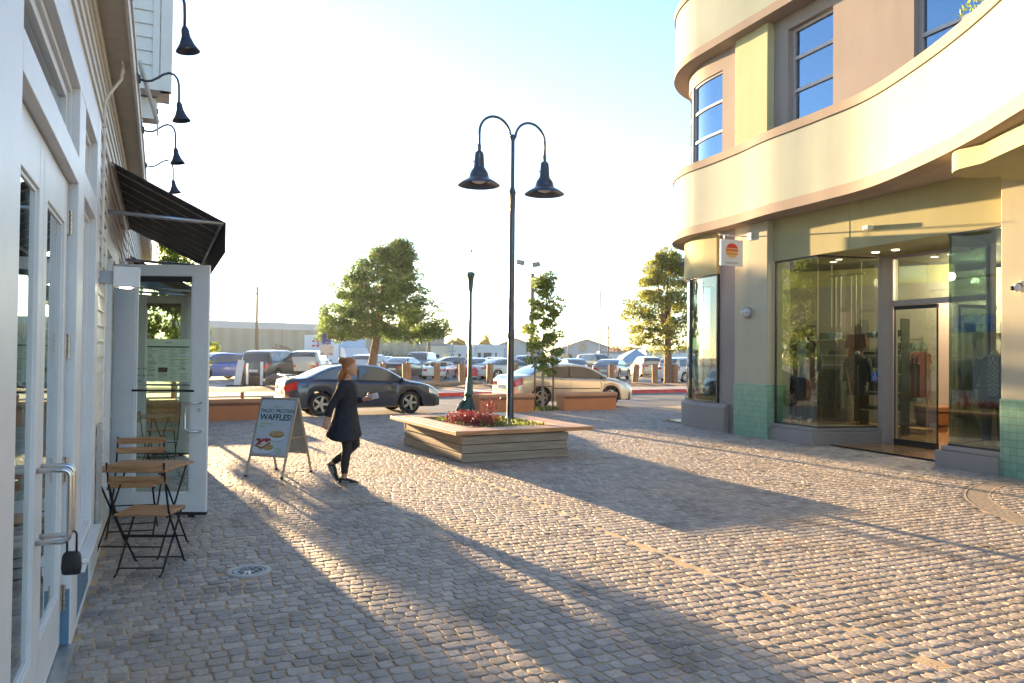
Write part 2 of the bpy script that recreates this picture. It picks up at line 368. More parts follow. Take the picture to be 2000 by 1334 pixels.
# tops as triangles in a second pass: use ngon ring instead
NG = np.arange((len(rings)-1)*K, len(rings)*K)
att = np.repeat(np.clip(RNG.beta(2, 2.4, n), 0, 1), per)
me = bpy.data.meshes.new('cobble_pavement'); vv = V.reshape(-1, 3).astype(np.float32)
tri = np.stack([np.array([(len(rings)-1)*K+k, (len(rings)-1)*K+(k+1) % K, per-1]) for k in range(K)])
Ft = (tri[None]+base).reshape(-1, 3)
me.vertices.add(len(vv)); me.vertices.foreach_set('co', vv.ravel())
li = np.concatenate([Fq.ravel(), Ft.ravel()]).astype(np.int32); me.loops.add(len(li)); me.loops.foreach_set('vertex_index', li)
ls = np.concatenate([np.arange(len(Fq))*4, len(Fq)*4+np.arange(len(Ft))*3]).astype(np.int32); me.polygons.add(len(ls)); me.polygons.foreach_set('loop_start', ls)
me.polygons.foreach_set('use_smooth', np.ones(len(ls), bool)); me.update(calc_edges=True)
a = me.attributes.new('rnd', 'FLOAT', 'POINT'); a.data.foreach_set('value', att.astype(np.float32)); me.materials.append(M_stone)
o = bpy.data.objects.new('cobble_pavement', me); C.objects.link(o); o['kind'] = 'structure'
# concrete line, curved band
M_strip = mat('pale_strip', (.44, .38, .29), .8, var=.15, scale=12, bump=.3)
b = MB(); q = Vector((.02, 9.41, 0)); du = Vector((-.415, .91, 0)).normalized(); dv = Vector((.91, .415, 0)).normalized()
A = q-du*8.; B_ = q+du*11.5
for i in range(26):
    p0 = A.lerp(B_, i/26); p1 = A.lerp(B_, (i+.992)/26); w = .011
    b.add([p0-dv*w+Vector((0, 0, .0055)), p0+dv*w+Vector((0, 0, .0055)), p1+dv*w+Vector((0, 0, .0055)), p1-dv*w+Vector((0, 0, .0055)),
           p0-dv*w+Vector((0, 0, -.02)), p0+dv*w+Vector((0, 0, -.02)), p1+dv*w+Vector((0, 0, -.02)), p1-dv*w+Vector((0, 0, -.02))],
          [(0, 1, 2, 3), (0, 4, 5, 1), (2, 6, 7, 3), (1, 5, 6, 2), (0, 3, 7, 4)])
tag(b.build('paving_strip', M_strip), kind='structure')
def arc(name, r0, r1, z, m, a0=100, a1=250, n=60):
    b = MB()
    for i in range(n+1):
        t = R(a0+(a1-a0)*i/n)
        for r in (r0, r1): b.v.append((8.4+r*math.cos(t), 8.0+r*math.sin(t), z))
    for i in range(n): b.f.append((2*i, 2*i+1, 2*i+3, 2*i+2)); b.m.append(0)
    tag(b.build(name, m), kind='structure')
arc('paving_band', 2.92, 3.16, .004, mat('band_pavers', (.30, .25, .21), .7, var=.3, scale=14, bump=.5, bscale=30))
arc('paving_strip', 3.16, 3.185, .006, M_strip); arc('paving_strip', 2.90, 2.92, .006, M_strip)
# utility cover
cv = empty('utility_cover', (-2.01, 5.94, 0), label='small round grey metal utility cover set in the cobbles in front of the chairs', cat='utility cover')
Mi = mat('cast_grey', (.22, .23, .24), .45, .7, var=.25, scale=20, bump=.3)
b = MB(); b.lathe([(.125, -.02), (.125, .012), (.13, .014), (.165, .014), (.17, .008), (.172, -.02)], 40); b.build('collar', mat('cover_concrete', (.36, .36, .36), .6, var=.15), cv, smooth=True)
b = MB(); b.lathe([(.118, -.01), (.118, .010), (.1, .011), (.097, .006), (.0, .006)], 40); lid = b.build('lid', Mi, cv, smooth=True)
b = MB()
for k in range(9):
    a_ = 2*PI*k/9; b.box(-.014, .014, -.006, .006, 0, .012, M=Matrix.Translation((.06*math.cos(a_), .06*math.sin(a_), .004)) @ Matrix.Rotation(a_, 4, 'Z'))
b.build('raised_mark', Mi, lid)
# ------------------------------------------------------------ left shop building
M_white = mat('white_paint', (.66, .68, .71), .42, var=.06, scale=3, bump=.12, bscale=25)
M_whiteb = mat('cream_siding', (.66, .64, .60), .55, var=.06, scale=2, bump=.15, bscale=30)
M_blue = mat('blue_panel', (.10, .20, .32), .5, var=.12)
M_steel = mat('steel', (.62, .62, .62), .28, 1., var=.08, scale=30)
M_brass = mat('worn_hinge', (.48, .44, .40), .38, 1., var=.2, scale=40)
M_dark = mat('dark_rubber', (.02, .02, .022), .7, var=.1)
M_shingle = mat('roofing', (.14, .13, .13), .9, bump=.5)
M_glassL = glass('shop_glass', (.80, .88, .84), f0=.10)
M_int = mat('interior_wall', (.34, .32, .27), .8, var=.05)
M_intfl = woodmat('interior_floor', (.16, .10, .06), (.26, .17, .1), 0, 2.5, .35)
sb = empty('shop_building', OL, azL, label='long white clapboard shop building with glass doors along the left edge', cat='building')
def wallbox(b, x0, x1, y0, y1, z0, z1, m=None): b.box(x0, x1, y0, y1, z0, z1, m)
# trim (white frames): list of (u0,u1,z0,z1)
b = MB()
for (x0, x1, z0, z1, yf) in [
    (1.0, 1.25, 0, 3.42, 0), (2.62, 3.06, 0, 3.2, 0), (5.03, 5.40, 0, 3.2, 0), (6.32, 6.62, 0, 3.42, -.004),
    (1.25, 2.62, 2.65, 2.80, .0), (3.06, 5.03, 2.65, 2.80, 0), (5.40, 6.32, 2.65, 2.80, 0),
    (1.25, 6.32, 3.2, 3.42, -.002), (1.25, 2.62, 0, .5, 0), (5.40, 6.32, 0, .03, 0), (5.40, 6.32, .33, .40, 0), (5.40, 6.32, .40, .47, 0),
    (7.52, 7.68, 0, 2.75, 0), (8.44, 8.60, 0, 2.75, 0), (9.56, 9.74, 0, 2.75, 0), (7.68, 8.44, 2.6, 2.75, .001), (8.60, 9.56, 2.6, 2.75, .001), (7.68, 8.44, .0, .4, .001)]:
    b.box(x0, x1, yf-.02, .14, z0, z1)
trim = b.build('trim', M_white, sb, bevel=.004)
# thin stepped mouldings round the openings
b = MB()
for (x0, x1, z0, z1) in [(1.25, 2.62, .5, 2.65), (1.25, 2.62, 2.8, 3.2), (3.06, 5.03, 2.8, 3.2), (5.40, 6.32, .47, 2.65), (5.40, 6.32, 2.8, 3.2), (7.68, 8.44, .4, 2.6)]:
    w = .035
    b.box(x0+.001, x0+w, .02, .1, z0+.001, z1-.001); b.box(x1-w, x1-.001, .02, .1, z0+.001, z1-.001)
    b.box(x0+w, x1-w, .021, .1, z0+.001, z0+w); b.box(x0+w, x1-w, .021, .1, z1-w, z1-.001)
b.build('moulding', M_white, sb, bevel=.003)
b = MB(); b.box(5.36, 6.40, -.085, -.021, .395, .425); b.box(5.34, 6.42, -.065, -.021, .345, .393); b.box(1.2, 2.66, -.08, -.021, .47, .5); b.build('window_sill', M_white, sb, bevel=.005)
b = MB(); b.box(5.02, 7.5, -.012, .12, .03, .34); b.box(8.62, 9.5, .0, .1, -.01, .02); b.build('base_panel', M_blue, sb)
b = MB(); b.box(6.62, 7.52, -.022, .1, .0, .14); b.build('base_board', M_white, sb)
# clapboard siding
def siding(b, x0, x1, z0, z1, y=0., p=.125):
    z = z0
    while z < z1-.01:
        h = min(p, z1-z); b.add([(x0, y-.016, z), (x1, y-.016, z), (x1, y-.001, z+h), (x0, y-.001, z+h), (x0, y+.02, z), (x1, y+.02, z)], [(0, 1, 2, 3), (0, 4, 5, 1)]); z += p
b = MB()
siding(b, -9, 22.5, 3.42, 4.08); siding(b, 6.62, 7.52, .14, 3.42); siding(b, 7.52, 9.74, 2.75, 3.42)
siding(b, -9, 1.0, .1, 3.42)
for (x0, x1) in [(9.74, 10.6), (12.0, 12.6), (14.0, 14.8), (16.4, 17.4), (19, 19.6), (21.2, 22.5)]: siding(b, x0, x1, 0, 3.42)
for (x0, x1) in [(10.6, 12.0), (12.6, 14.0), (14.8, 16.4), (17.4, 19.0), (19.6, 21.2)]: siding(b, x0, x1, 2.7, 3.42); siding(b, x0, x1, 0, .6)
b.box(-9, 22.5, .02, .1, 3.43, 4.2); b.box(-9, .99, .02, .1, 0, 3.43); b.box(6.63, 7.5, .02, .1, 0, 3.43); b.box(9.75, 10.59, .03, .1, 0, 3.4); b.box(22.4, 22.5, .1, 6, 0, 4.2); b.box(-9, 22.5, 5.9, 6, 0, 4.2)
b.build('siding_wall', M_whiteb, sb)
# windows with panes
def window(x0, x1, z0, z1, parent, mull=0, fm=M_white, gm=None, y=.06, name='window'):
    b = MB(); w = .05
    b.box(x0, x0+w, y-.02, y+.03, z0, z1); b.box(x1-w, x1, y-.02, y+.03, z0, z1); b.box(x0+w, x1-w, y-.018, y+.03, z0, z0+w); b.box(x0+w, x1-w, y-.018, y+.03, z1-w, z1)
    for k in range(mull):
        zc = z0+(z1-z0)*(k+1)/(mull+1); b.box(x0+w, x1-w, y-.016, y+.03, zc-.02, zc+.02)
    o = b.build(name, fm, parent, bevel=.003)
    g = MB(); g.box(x0+w*.6, x1-w*.6, y+.004, y+.01, z0+w*.6, z1-w*.6); g.build('pane', gm or M_glassL, o); return o
for (x0, x1, z0, z1) in [(1.286, 2.584, .536, 2.614), (1.286, 2.584, 2.836, 3.164), (3.096, 4.99, 2.836, 3.164), (5.436, 6.284, .506, 2.614), (5.436, 6.284, 2.836, 3.164), (7.716, 8.40, .436, 2.564)]:
    window(x0, x1, z0, z1, sb)
for (x0, x1) in [(10.6, 12.0), (12.6, 14.0), (14.8, 16.4), (17.4, 19.0), (19.6, 21.2), (-3.5, -1.5), (-7, -5)]: window(x0, x1, .6, 2.7, sb, 1, y=.0 if x0 > 0 else -.03)
# glazed double door leaves
def leaf(x0, x1, z0, z1, parent, M=None, stile=.125, bot=.30, top=.24, name='door', hdl=None):
    b = MB(); y0, y1 = .03, .075
    b.box(x0, x0+stile, y0, y1, z0, z1); b.box(x1-stile, x1, y0, y1, z0, z1); b.box(x0+stile, x1-stile, y0+.001, y1-.001, z0, z0+bot); b.box(x0+stile, x1-stile, y0+.001, y1-.001, z1-top, z1)
    w = .018
    for (a0, a1, c0, c1) in [(x0+stile, x0+stile+w, z0+bot, z1-top), (x1-stile-w, x1-stile, z0+bot, z1-top), (x0+stile+w, x1-stile-w, z0+bot, z0+bot+w), (x0+stile+w, x1-stile-w, z1-top-w, z1-top)]:
        b.box(a0, a1, y0+.012, y1-.012, c0, c1)
    o = b.build(name, M_white, parent, bevel=.003)
    g = MB(); g.box(x0+stile+.004, x1-stile-.004, .049, .056, z0+bot+.004, z1-top-.004); g.build('glass', M_glassL, o)
    return o
d1 = leaf(3.085, 4.035, .04, 2.64, sb); d2 = leaf(4.045, 5.0, .04, 2.64, sb)
def pull(x, parent, z0=.84, z1=1.16, y=.03, out=.10, dx=.0, r=.0125, name='handle'):
    b = MB(); sgn = -1 if out > 0 else 1; Y = y - out
    pts = [(x, y, z1)]
    for k in range(5): a_ = PI/2*k/4; pts.append((x+dx, Y+sgn*-.03*(1-math.sin(a_))*1 if False else Y+.03*(1-math.sin(a_))*(1 if out > 0 else -1), z1-.03*(1-math.cos(a_))))
    for k in range(5): a_ = PI/2*k/4; pts.append((x+dx, Y+.03*(1-math.cos(a_))*(1 if out > 0 else -1), z0+.03*(1-math.sin(a_))))
    pts.append((x, y, z0)); b.tube(pts, r, 12)
    return b.build(name, M_steel, parent, smooth=True)
pull(3.97, d1, out=.13); pull(3.97, d1, y=.075, out=-.09); pull(4.11, d2, out=.13); pull(4.11, d2, y=.075, out=-.09)
b = MB(); b.lathe([(0, -.02), (.022, -.02), (.024, -.012), (.024, 0)], 16, M=Matrix.Translation((3.98, .03, 1.02)) @ Matrix.Rotation(-PI/2, 4, 'X') @ Matrix.Scale(-1, 4, (0, 0, 1))); b.build('lock', M_steel, d1, smooth=True)
def hinge(x, z, parent, y=.026, h=.14):
    b = MB(); b.box(x-.032, x+.032, y-.004, y+.003, z-h/2, z+h/2)
    for k in range(5): b.tube([(x, y-.012, z-h/2+k*h/5+.002), (x, y-.012, z-h/2+(k+1)*h/5-.002)], .0085, 8)
    for sx in (-.02, .02):
        for k in (-.045, 0, .045): b.box(x+sx-.004, x+sx+.004, y-.0065, y-.003, z+k-.004, z+k+.004)
    b.build('hinge', M_brass, parent)
for z in (2.40, 1.68, .95, .32): hinge(3.075, z, d1, h=.17)
for z in (2.42, 1.72, 1.02, .30): hinge(5.01, z, d2)
b = MB(); b.box(3.06, 5.03, -.05, .12, -.02, .028); b.build('threshold', mat('threshold_metal', (.45, .45, .44), .4, .8), sb)
b = MB(); b.box(3.16, 4.0, .12, .14, .98, 1.0); b.box(4.1, 4.95, .12, .14, .98, 1.0); b.build('push_bar', M_dark, sb)
# soffit, fascia, roof
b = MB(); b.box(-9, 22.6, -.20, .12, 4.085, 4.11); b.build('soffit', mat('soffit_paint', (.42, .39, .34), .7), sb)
b = MB(); b.box(-9, 22.6, -.225, -.2, 4.06, 4.25); b.box(-9, 22.6, -.24, -.226, 4.2, 4.255); b.box(-9, 22.5, -.03, -.001, 3.99, 4.084); b.build('fascia', mat('fascia_paint', (.58, .56, .52), .5), sb, bevel=.004)
b = MB(); b.box(-9, 22.6, -.22, 6.1, 4.256, 4.34); b.build('roof', M_shingle, sb)
# taller volume set back on the roof, with a short wing that juts over the eave
b = MB(); siding(b, 9.5, 22.5, 4.34, 8.4, .62, .16); b.box(9.5, 22.5, .64, 5.8, 4.341, 8.4); b.build('upper_wall', M_whiteb, sb)
b = MB(); b.box(9.5, 9.95, -.50, .6, 4.75, 8.4)
for k in range(24):
    z = 4.75+k*.152; b.add([(9.484, -.42, z), (9.484, .6, z), (9.499, .6, z+.152), (9.499, -.42, z+.152)], [(0, 3, 2, 1)])
b.build('wing_wall', M_whiteb, sb)
b = MB(); b.box(9.465, 9.56, -.53, -.41, 4.62, 8.4); b.box(9.468, 9.498, -.40, -.33, 4.75, 8.4); b.box(9.47, 9.96, -.51, .6, 4.62, 4.75); b.build('corner_board', M_whiteb, sb, bevel=.004)
b = MB(); siding(b, 9.72, 9.95, 4.36, 4.62, -.38); b.box(9.72, 9.95, -.379, .5, 4.36, 4.6); b.build('lower_wall', M_whiteb, sb)
b = MB(); b.tube([(8.0, -.235, 4.42), (8.35, -.40, 3.95)], .022, 6); b.tube([(8.35, -.40, 3.95), (8.35, -.40, 3.82)], .008, 6); b.build('strut', mat('grey_strut', (.5, .52, .54), .5), sb)
# conduit
b = MB(); b.tube([(7.0, -.02, 2.36), (7.0, -.02, 3.70), (7.03, -.05, 3.78), (7.14, -.13, 3.95), (7.16, -.14, 4.083)], .012, 8); b.tube([(7.02, -.14, 4.06), (7.3, -.14, 4.06)], .01, 6)
for z in (2.6, 3.1, 3.5): b.box(6.98, 7.02, -.036, -.0, z, z+.025)
b.build('conduit', M_whiteb, sb, smooth=False)
# room inside
b = MB(); b.add([(.9, .14, .03), (7.5, .14, .03), (7.5, 5.9, .03), (.9, 5.9, .03)], [(0, 1, 2, 3)]); b.add([(7.6, .14, .03), (22.3, .14, .03), (22.3, 5.9, .03), (7.6, 5.9, .03)], [(0, 1, 2, 3)]); b.build('interior_floor', M_intfl, sb)
b = MB(); b.box(.8, .9, .14, 5.9, 0, 4.0); b.box(7.5, 7.6, .14, 5.9, 0, 4.0); b.box(.9, 22.3, 5.8, 5.89, .03, 4.0); b.box(.9, 22.3, .14, 5.8, 3.6, 3.7); b.build('interior_wall', M_int, sb)
b = MB()
for k in range(3): b.box(1.8+k*1.8, 2.9+k*1.8, 2.4, 3.1, .72, .76); b.box(2.3+k*1.8, 2.4+k*1.8, 2.7, 2.8, .03, .72)
b.build('counter', woodmat('counter_wood', (.3, .17, .08), (.42, .26, .13), 0), sb)
# open glazed door standing out from the wall, hinged at u=8.6
hp = Lp(8.64, -.005); tip = Vector((-3.10, 7.86, 0)); dd_ = (tip-Vector((hp.x, hp.y, 0)))
hp = Vector((-4.06, 7.84, 0)); dd_ = tip-hp; wd = dd_.length
od = empty('door', (0, 0, 0)); od.parent = sb; od.matrix_local = (Matrix.Translation(OL) @ Matrix.Rotation(azL, 4, 'Z')).inverted() @ (Matrix.Translation(hp) @ Matrix.Rotation(math.atan2(dd_.y, dd_.x), 4, 'Z'))
od['label'] = 'open white glazed door carrying a menu sheet'
b = MB(); st = .165; y0, y1 = -.022, .022; Z0, Z1 = .03, 2.575
b.box(0, .22, y0, y1, Z0, Z1); b.box(wd-st, wd, y0, y1, Z0, Z1); b.box(.22, wd-st, y0+.001, y1-.001, Z0, .24); b.box(.22, wd-st, y0+.001, y1-.001, 2.46, Z1)
for (a0, a1, c0, c1) in [(.22, .238, .24, 2.46), (wd-st-.018, wd-st, .24, 2.46), (.238, wd-st-.018, .24, .258), (.238, wd-st-.018, 2.442, 2.46)]: b.box(a0, a1, y0+.008, y1-.008, c0, c1)
b.build('door_frame', M_white, od, bevel=.003)
b = MB(); b.box(.225, wd-st-.005, -.004, .004, .245, 2.455); b.build('glass', M_glassL, od)
b = MB(); b.box(.23, wd-st-.01, y0-.006, y0-.001, 2.40, 2.455); b.build('closer_bar', M_dark, od)
b = MB(); b.box(0, wd, y0-.004, y1+.004, .03, .06); b.box(.78, .84, -.02, .02, 0, .03); b.build('door_sweep', M_dark, od)
for zz, nm in ((1.345, 'push_bar'), (1.29, 'push_bar')):
    b = MB(); b.tube([(.20, .05 if zz > 1.3 else -.03, zz), (wd-st+.03, .05 if zz > 1.3 else -.03, zz)], .011, 8); b.build(nm, M_dark if zz < 1.3 else M_steel, od)
b = MB(); b.tube([(wd-.06, y0, 1.17), (wd-.10, y0-.05, 1.17), (wd-.17, y0-.06, 1.165), (wd-.20, y0-.06, 1.14), (wd-.20, y0-.06, .91), (wd-.17, y0-.06, .885), (wd-.10, y0-.05, .88), (wd-.06, y0, .88)], .0115, 10); b.build('handle', M_steel, od, smooth=True)
b = MB(); b.lathe([(0, .006), (.017, .006), (.02, 0), (.02, -.004)], 20, M=Matrix.Translation((wd-.08, y0-.002, 1.095)) @ Matrix.Rotation(PI/2, 4, 'X')); b.build('lock', M_steel, od)
b = MB()
for z in (2.3, 1.95, 1.45, .95, .4): b.tube([(-.008, -.02, z-.06), (-.008, -.02, z+.06)], .009, 8)
b.build('hinge', M_brass, od)
M_ink = mat('ink', (.03, .035, .035), .8, var=0); M_paper = leafmat('paper', (.70, .71, .66), (.74, .74, .70), .45)
# menu sheet taped behind the glass
px = lambda X: (X-(-4.06))  # helper
menu = MB(); mx0, mx1, mz0, mz1 = .315, .775, 1.38, 1.815
menu.box(mx0, mx1, .006, .009, mz0, mz1); mo = menu.build('menu_sheet', M_paper, od)
b = MB(); yk = .0045
def mark(b, x0, x1, z0, z1, y=yk): b.add([(x0, y, z0), (x1, y, z0), (x1, y, z1), (x0, y, z1)], [(0, 1, 2, 3)])
yk = .0052
mark(b, mx0+.018, mx1-.018, 1.728, 1.742, yk); mark(b, mx0+.20, mx0+.27, 1.775, 1.78, yk)
for col in range(4):
    for r_ in range(22):
        z = 1.71-r_*.0145
        if col in (1, 2) and 10 < r_ < 17 and col == 1: continue
        w = random.uniform(.04, .095); x = mx0+.025+col*.108
        if random.random() < .85: mark(b, x, x+w, z, z+(.007 if (col == 0 and r_ % 5 == 0) else .0028), yk)
b.build('menu_print', M_ink, mo)
b = MB(); mark(b, mx0+.265, mx0+.425, 1.605, 1.612, .005); b.build('highlight', mat('yellow_mark', (.55, .5, .05), .7), mo)
b = MB(); mark(b, mx0+.13, mx0+.225, 1.475, 1.525, .005); b.build('photo', mat('menu_photo', (.16, .06, .05), .7, var=.6, scale=60), mo)
Mx = lambda x, y, z: Matrix(((1, 0, 0, x), (0, 0, -1, y), (0, 1, 0, z), (0, 0, 0, 1)))
for (t, x, z) in [('MON - FRI', .245, 1.51), ('8 AM', .50, 1.51), ('- 3 PM', .66, 1.51), ('SAT', .235, 1.445), ('8 AM', .36, 1.445), ('- 3 PM', .48, 1.445), ('SUN', .235, 1.38), ('8 AM', .36, 1.38), ('- 2 PM', .49, 1.38)]:
    text_mesh('hours_lettering', t, .026, M_ink, od, Mx(x+.02, -.0052, z), .0003, sp=1.25)
od2 = empty('door', (0, 0, 0)); od2.parent = sb; hp2 = Vector((-6.12, 12.38, 0)); od2.matrix_local = (Matrix.Translation(OL) @ Matrix.Rotation(azL, 4, 'Z')).inverted() @ Matrix.Translation(hp2)
od2['label'] = 'second open white glazed door seen through the first'
for ch in kids(od):
    if ch.name.split('.')[0] in ('door_frame', 'glass', 'closer_bar', 'push_bar', 'handle', 'hinge', 'door_sweep'): c = ch.copy(); C.objects.link(c); c.parent = od2
# things fixed on the wall: flood light, gooseneck lamps, awnings, padlock
wl = empty('wall_light', Lp(6.95, 0, 2.28), azL, label='white box wall light with a lit disc beneath, beside the open door', cat='wall light')
b = MB(); b.box(-.05, .05, -.11, 0, -.05, .05); b.build('mount', mat('grey_mount', (.33, .36, .40), .5), wl, bevel=.004)
b = MB(); b.box(-.10, .08, -.30, -.11, -.075, .085); b.build('housing', M_white, wl, bevel=.006)
b = MB(); b.lathe([(0, 0), (.045, 0), (.045, .004)], 20, M=Matrix.Translation((0, -.2, -.08))); b.build('led_disc', mat('led', (1, .9, .7), .5, var=0, emit=(1, .85, .6), es=6), wl)
vb = MB(); vb.box(6.72, 6.95, -.05, -.024, .33, 1.12); 
for k in range(14): vb.box(6.74, 6.93, -.055, -.051, .36+k*.052, .385+k*.052)
o = vb.build('vent_cover', mat('vent_grey', (.42, .42, .42), .5), M=Matrix.Translation(OL) @ Matrix.Rotation(azL, 4, 'Z')); tag(o, 'grey metal vent cover low on the siding between window and open door', 'vent cover')
M_lamp = mat('lamp_paint', (.045, .055, .075), .38, .3, var=.15)
gl = empty('gooseneck_lamp', Lp(5.9, .24, 4.16), azL)
b = MB(); b.lathe([(0, .02), (.035, .02), (.045, 0)], 16, M=Matrix.Rotation(PI/2, 4, 'X')); b.build('wall_plate', M_lamp, gl, smooth=True)
pts = []
for k in range(25):
    t = k/24
    pts.append((0, -(.02+.5*t) if t < .0 else 0, 0))
pts = [(0, -.0, 0), (0, -.06, -.012), (0, -.11, .0), (0, -.16, .035), (0, -.21, .075), (0, -.255, .095), (0, -.295, .085), (0, -.325, .05), (0, -.337, 0), (0, -.34, -.08), (0, -.34, -.16)]
b = MB(); b.tube(pts, .0105, 10); b.build('arm', M_lamp, gl, smooth=True)
TL = Matrix.Translation((0, -.34, -.16)) @ Matrix.Rotation(R(-8), 4, 'X')
b = MB(); b.lathe([(a_*.64, c_*.8) for a_, c_ in [(0, .01), (.022, .0), (.040, -.03), (.046, -.09), (.056, -.11), (.080, -.16), (.125, -.215), (.128, -.222), (.122, -.220), (.07, -.168), (.04, -.13), (0, -.12)]], 28, M=TL); b.build('shade', M_lamp, gl, smooth=True)
b = MB(); b.lathe([(0, -.115), (.014, -.12), (.02, -.135), (.014, -.15), (0, -.155)], 14, M=TL); b.build('bulb', mat('bulb', (.8, .7, .5), .3, var=0), gl, smooth=True)
gg = 'gooseneck lamps along the white eave'
gls = [gl]
for u in (7.72, 9.5, 11.3):
    c = copy_tree(gl); c.location = Lp(u, .24, 4.16); gls.append(c)
for o, l in zip(gls, ['black gooseneck lamp nearest the camera, its arm cut by the top edge', 'black gooseneck lamp second from the camera, whole arm against the pale bay', 'black gooseneck lamp third from the camera, just above the last one', 'black gooseneck lamp farthest along the eave, directly over the awning']):
    tag(o, l, 'lamp', gg)
def awning(u0, u1, zt, zb, out, val, name, label, cm, nrib, vm=None):
    a_ = empty(name, Lp(u0, 0, zb), azL, label=label, cat='awning'); L_ = u1-u0; h = zt-zb
    b = MB(); b.add([(0, -.03, h), (L_, -.03, h), (L_, -out, 0), (0, -out, 0), (0, -.03, h-.012), (L_, -.03, h-.012), (L_, -out, -.012), (0, -out, -.012)], [(0, 1, 2, 3), (4, 7, 6, 5), (0, 3, 7, 4), (1, 5, 6, 2)])
    b.build('canopy', cm, a_)
    b = MB(); b.box(0, L_, -out-.012, -out, -val, .0); b.build('valance', cm, a_)
    for xx, nm in ((.0, 'end_panel'), (L_-.008, 'end_panel')):
        b = MB(); b.add([(xx, -out, 0), (xx, -out, -val), (xx, -out*.72, -val*.1), (xx, -.03, h), (xx+.008, -out, 0), (xx+.008, -out, -val), (xx+.008, -out*.72, -val*.1), (xx+.008, -.03, h)], [(0, 1, 2, 3), (7, 6, 5, 4), (0, 4, 5, 1), (1, 5, 6, 2), (2, 6, 7, 3)])
    fr = mat('awning_frame', (.30, .34, .40), .35, .8)
    b = MB(); b.tube([(.02, 0, 0.02), (.02, -out+.01, -.015)], .02, 10); b.tube([(L_-.02, 0, .02), (L_-.02, -out+.01, -.015)], .02, 10); b.tube([(.02, -out+.03, -.03), (L_-.02, -out+.03, -.03)], .016, 8); b.build('frame', fr, a_, smooth=True)
    b = MB()
    for k in range(nrib):
        x = L_*(k+.5)/nrib; b.tube([(x, -.05, h-.03), (x, -out+.02, -.018)], .007, 6)
    b.tube([(.0, -.04, h-.02), (L_, -.04, h-.02)], .018, 6)
    b.build('rib', mat('awning_seam', (.32, .28, .24), .5), a_); return a_
M_can = mat('black_canvas', (.02, .02, .026), .75, var=.25, scale=12, bump=.3, bscale=200)
awning(7.8, 11.9, 3.40, 2.93, 1.0, .29, 'awning', 'black canvas awning with pale ribs over the open door', M_can, 9)
awning(12.7, 14.6, 3.1, 2.62, 1.0, .25, 'awning', 'second black awning glimpsed behind and below the first', M_can, 5)
awning(15.2, 18.2, 3.1, 2.72, 1.15, .22, 'awning', 'bright blue awning seen through the gap above the open door', mat('blue_canvas', (.03, .26, .62), .6), 5)
pk = empty('padlock', Lp(4.11, .10, .84), azL+R(80), label='black covered padlock hanging from the steel door handle', cat='padlock')
b = MB(); rg = []
for z, w, d_ in [(-.185, .030, .015), (-.18, .038, .021), (-.15, .042, .024), (-.10, .038, .023), (-.085, .032, .019), (-.08, .026, .015)]:
    rg.append([(w*(abs(math.cos(2*PI*k/20))**.5)*(1 if math.cos(2*PI*k/20) > 0 else -1), d_*(abs(math.sin(2*PI*k/20))**.5)*(1 if math.sin(2*PI*k/20) > 0 else -1), z) for k in range(20)])
b.loft(rg); b.build('body', mat('lock_cover', (.015, .015, .017), .55, var=.2), pk, smooth=True)
b = MB(); b.tube([(-.02, 0, -.085)]+[(-.02*math.cos(PI*k/8), 0, -.005+.022*math.sin(PI*k/8)) for k in range(9)]+[(.02, 0, -.085)], .0048, 8); b.build('shackle', mat('black_steel', (.05, .05, .055), .35, .9), pk, smooth=True)
# ------------------------------------------------------------ right building
def stucco(name, col, var=.07):
    m, nt, b = _nodes(name); N = nt.nodes; Lk = nt.links; tc = N.new('ShaderNodeTexCoord')
    a = N.new('ShaderNodeTexNoise'); a.inputs['Scale'].default_value = .8; a.inputs['Detail'].default_value = 7; Lk.new(tc.outputs['Object'], a.inputs[0])
    rp = N.new('ShaderNodeValToRGB'); rp.color_ramp.elements[0].position = .3; rp.color_ramp.elements[1].position = .7
    rp.color_ramp.elements[0].color = (*[c*(1-var) for c in col], 1); rp.color_ramp.elements[1].color = (*[min(1, c*(1+var)) for c in col], 1); Lk.new(a.outputs[0], rp.inputs[0]); Lk.new(rp.outputs[0], b.inputs['Base Color'])
    f = N.new('ShaderNodeTexNoise'); f.inputs['Scale'].default_value = 55; f.inputs['Detail'].default_value = 5; Lk.new(tc.outputs['Object'], f.inputs[0])
    bp = N.new('ShaderNodeBump'); bp.inputs['Strength'].default_value = .35; bp.inputs['Distance'].default_value = .004; Lk.new(f.outputs[0], bp.inputs['Height']); Lk.new(bp.outputs[0], b.inputs['Normal'])
    b.inputs['Roughness'].default_value = .85; b.inputs['Specular IOR Level'].default_value = .25
    mp = N.new('ShaderNodeMapping'); mp.inputs['Scale'].default_value = (2.5, 2.5, .5); sk = N.new('ShaderNodeTexNoise'); sk.inputs['Scale'].default_value = 1.3; sk.inputs['Detail'].default_value = 6; Lk.new(tc.outputs['Object'], mp.inputs[0]); Lk.new(mp.outputs[0], sk.inputs[0])
    sr = N.new('ShaderNodeValToRGB'); sr.color_ramp.elements[0].position = .38; sr.color_ramp.elements[1].position = .56; sr.color_ramp.elements[0].color = (.84, .83, .82, 1); sr.color_ramp.elements[1].color = (1, 1, 1, 1); Lk.new(sk.outputs[0], sr.inputs[0])
    mm = N.new('ShaderNodeMixRGB'); mm.blend_type = 'MULTIPLY'; mm.inputs[0].default_value = .3; Lk.new(rp.outputs[0], mm.inputs[1]); Lk.new(sr.outputs[0], mm.inputs[2]); Lk.new(mm.outputs[0], b.inputs['Base Color'])
    MATS[name] = m; return m
M_cream = stucco('cream_stucco', (.30, .34, .30)); M_pill = stucco('buff_stucco', (.42, .40, .30)); M_pillU = stucco('yellow_green_stucco', (.46, .45, .27))
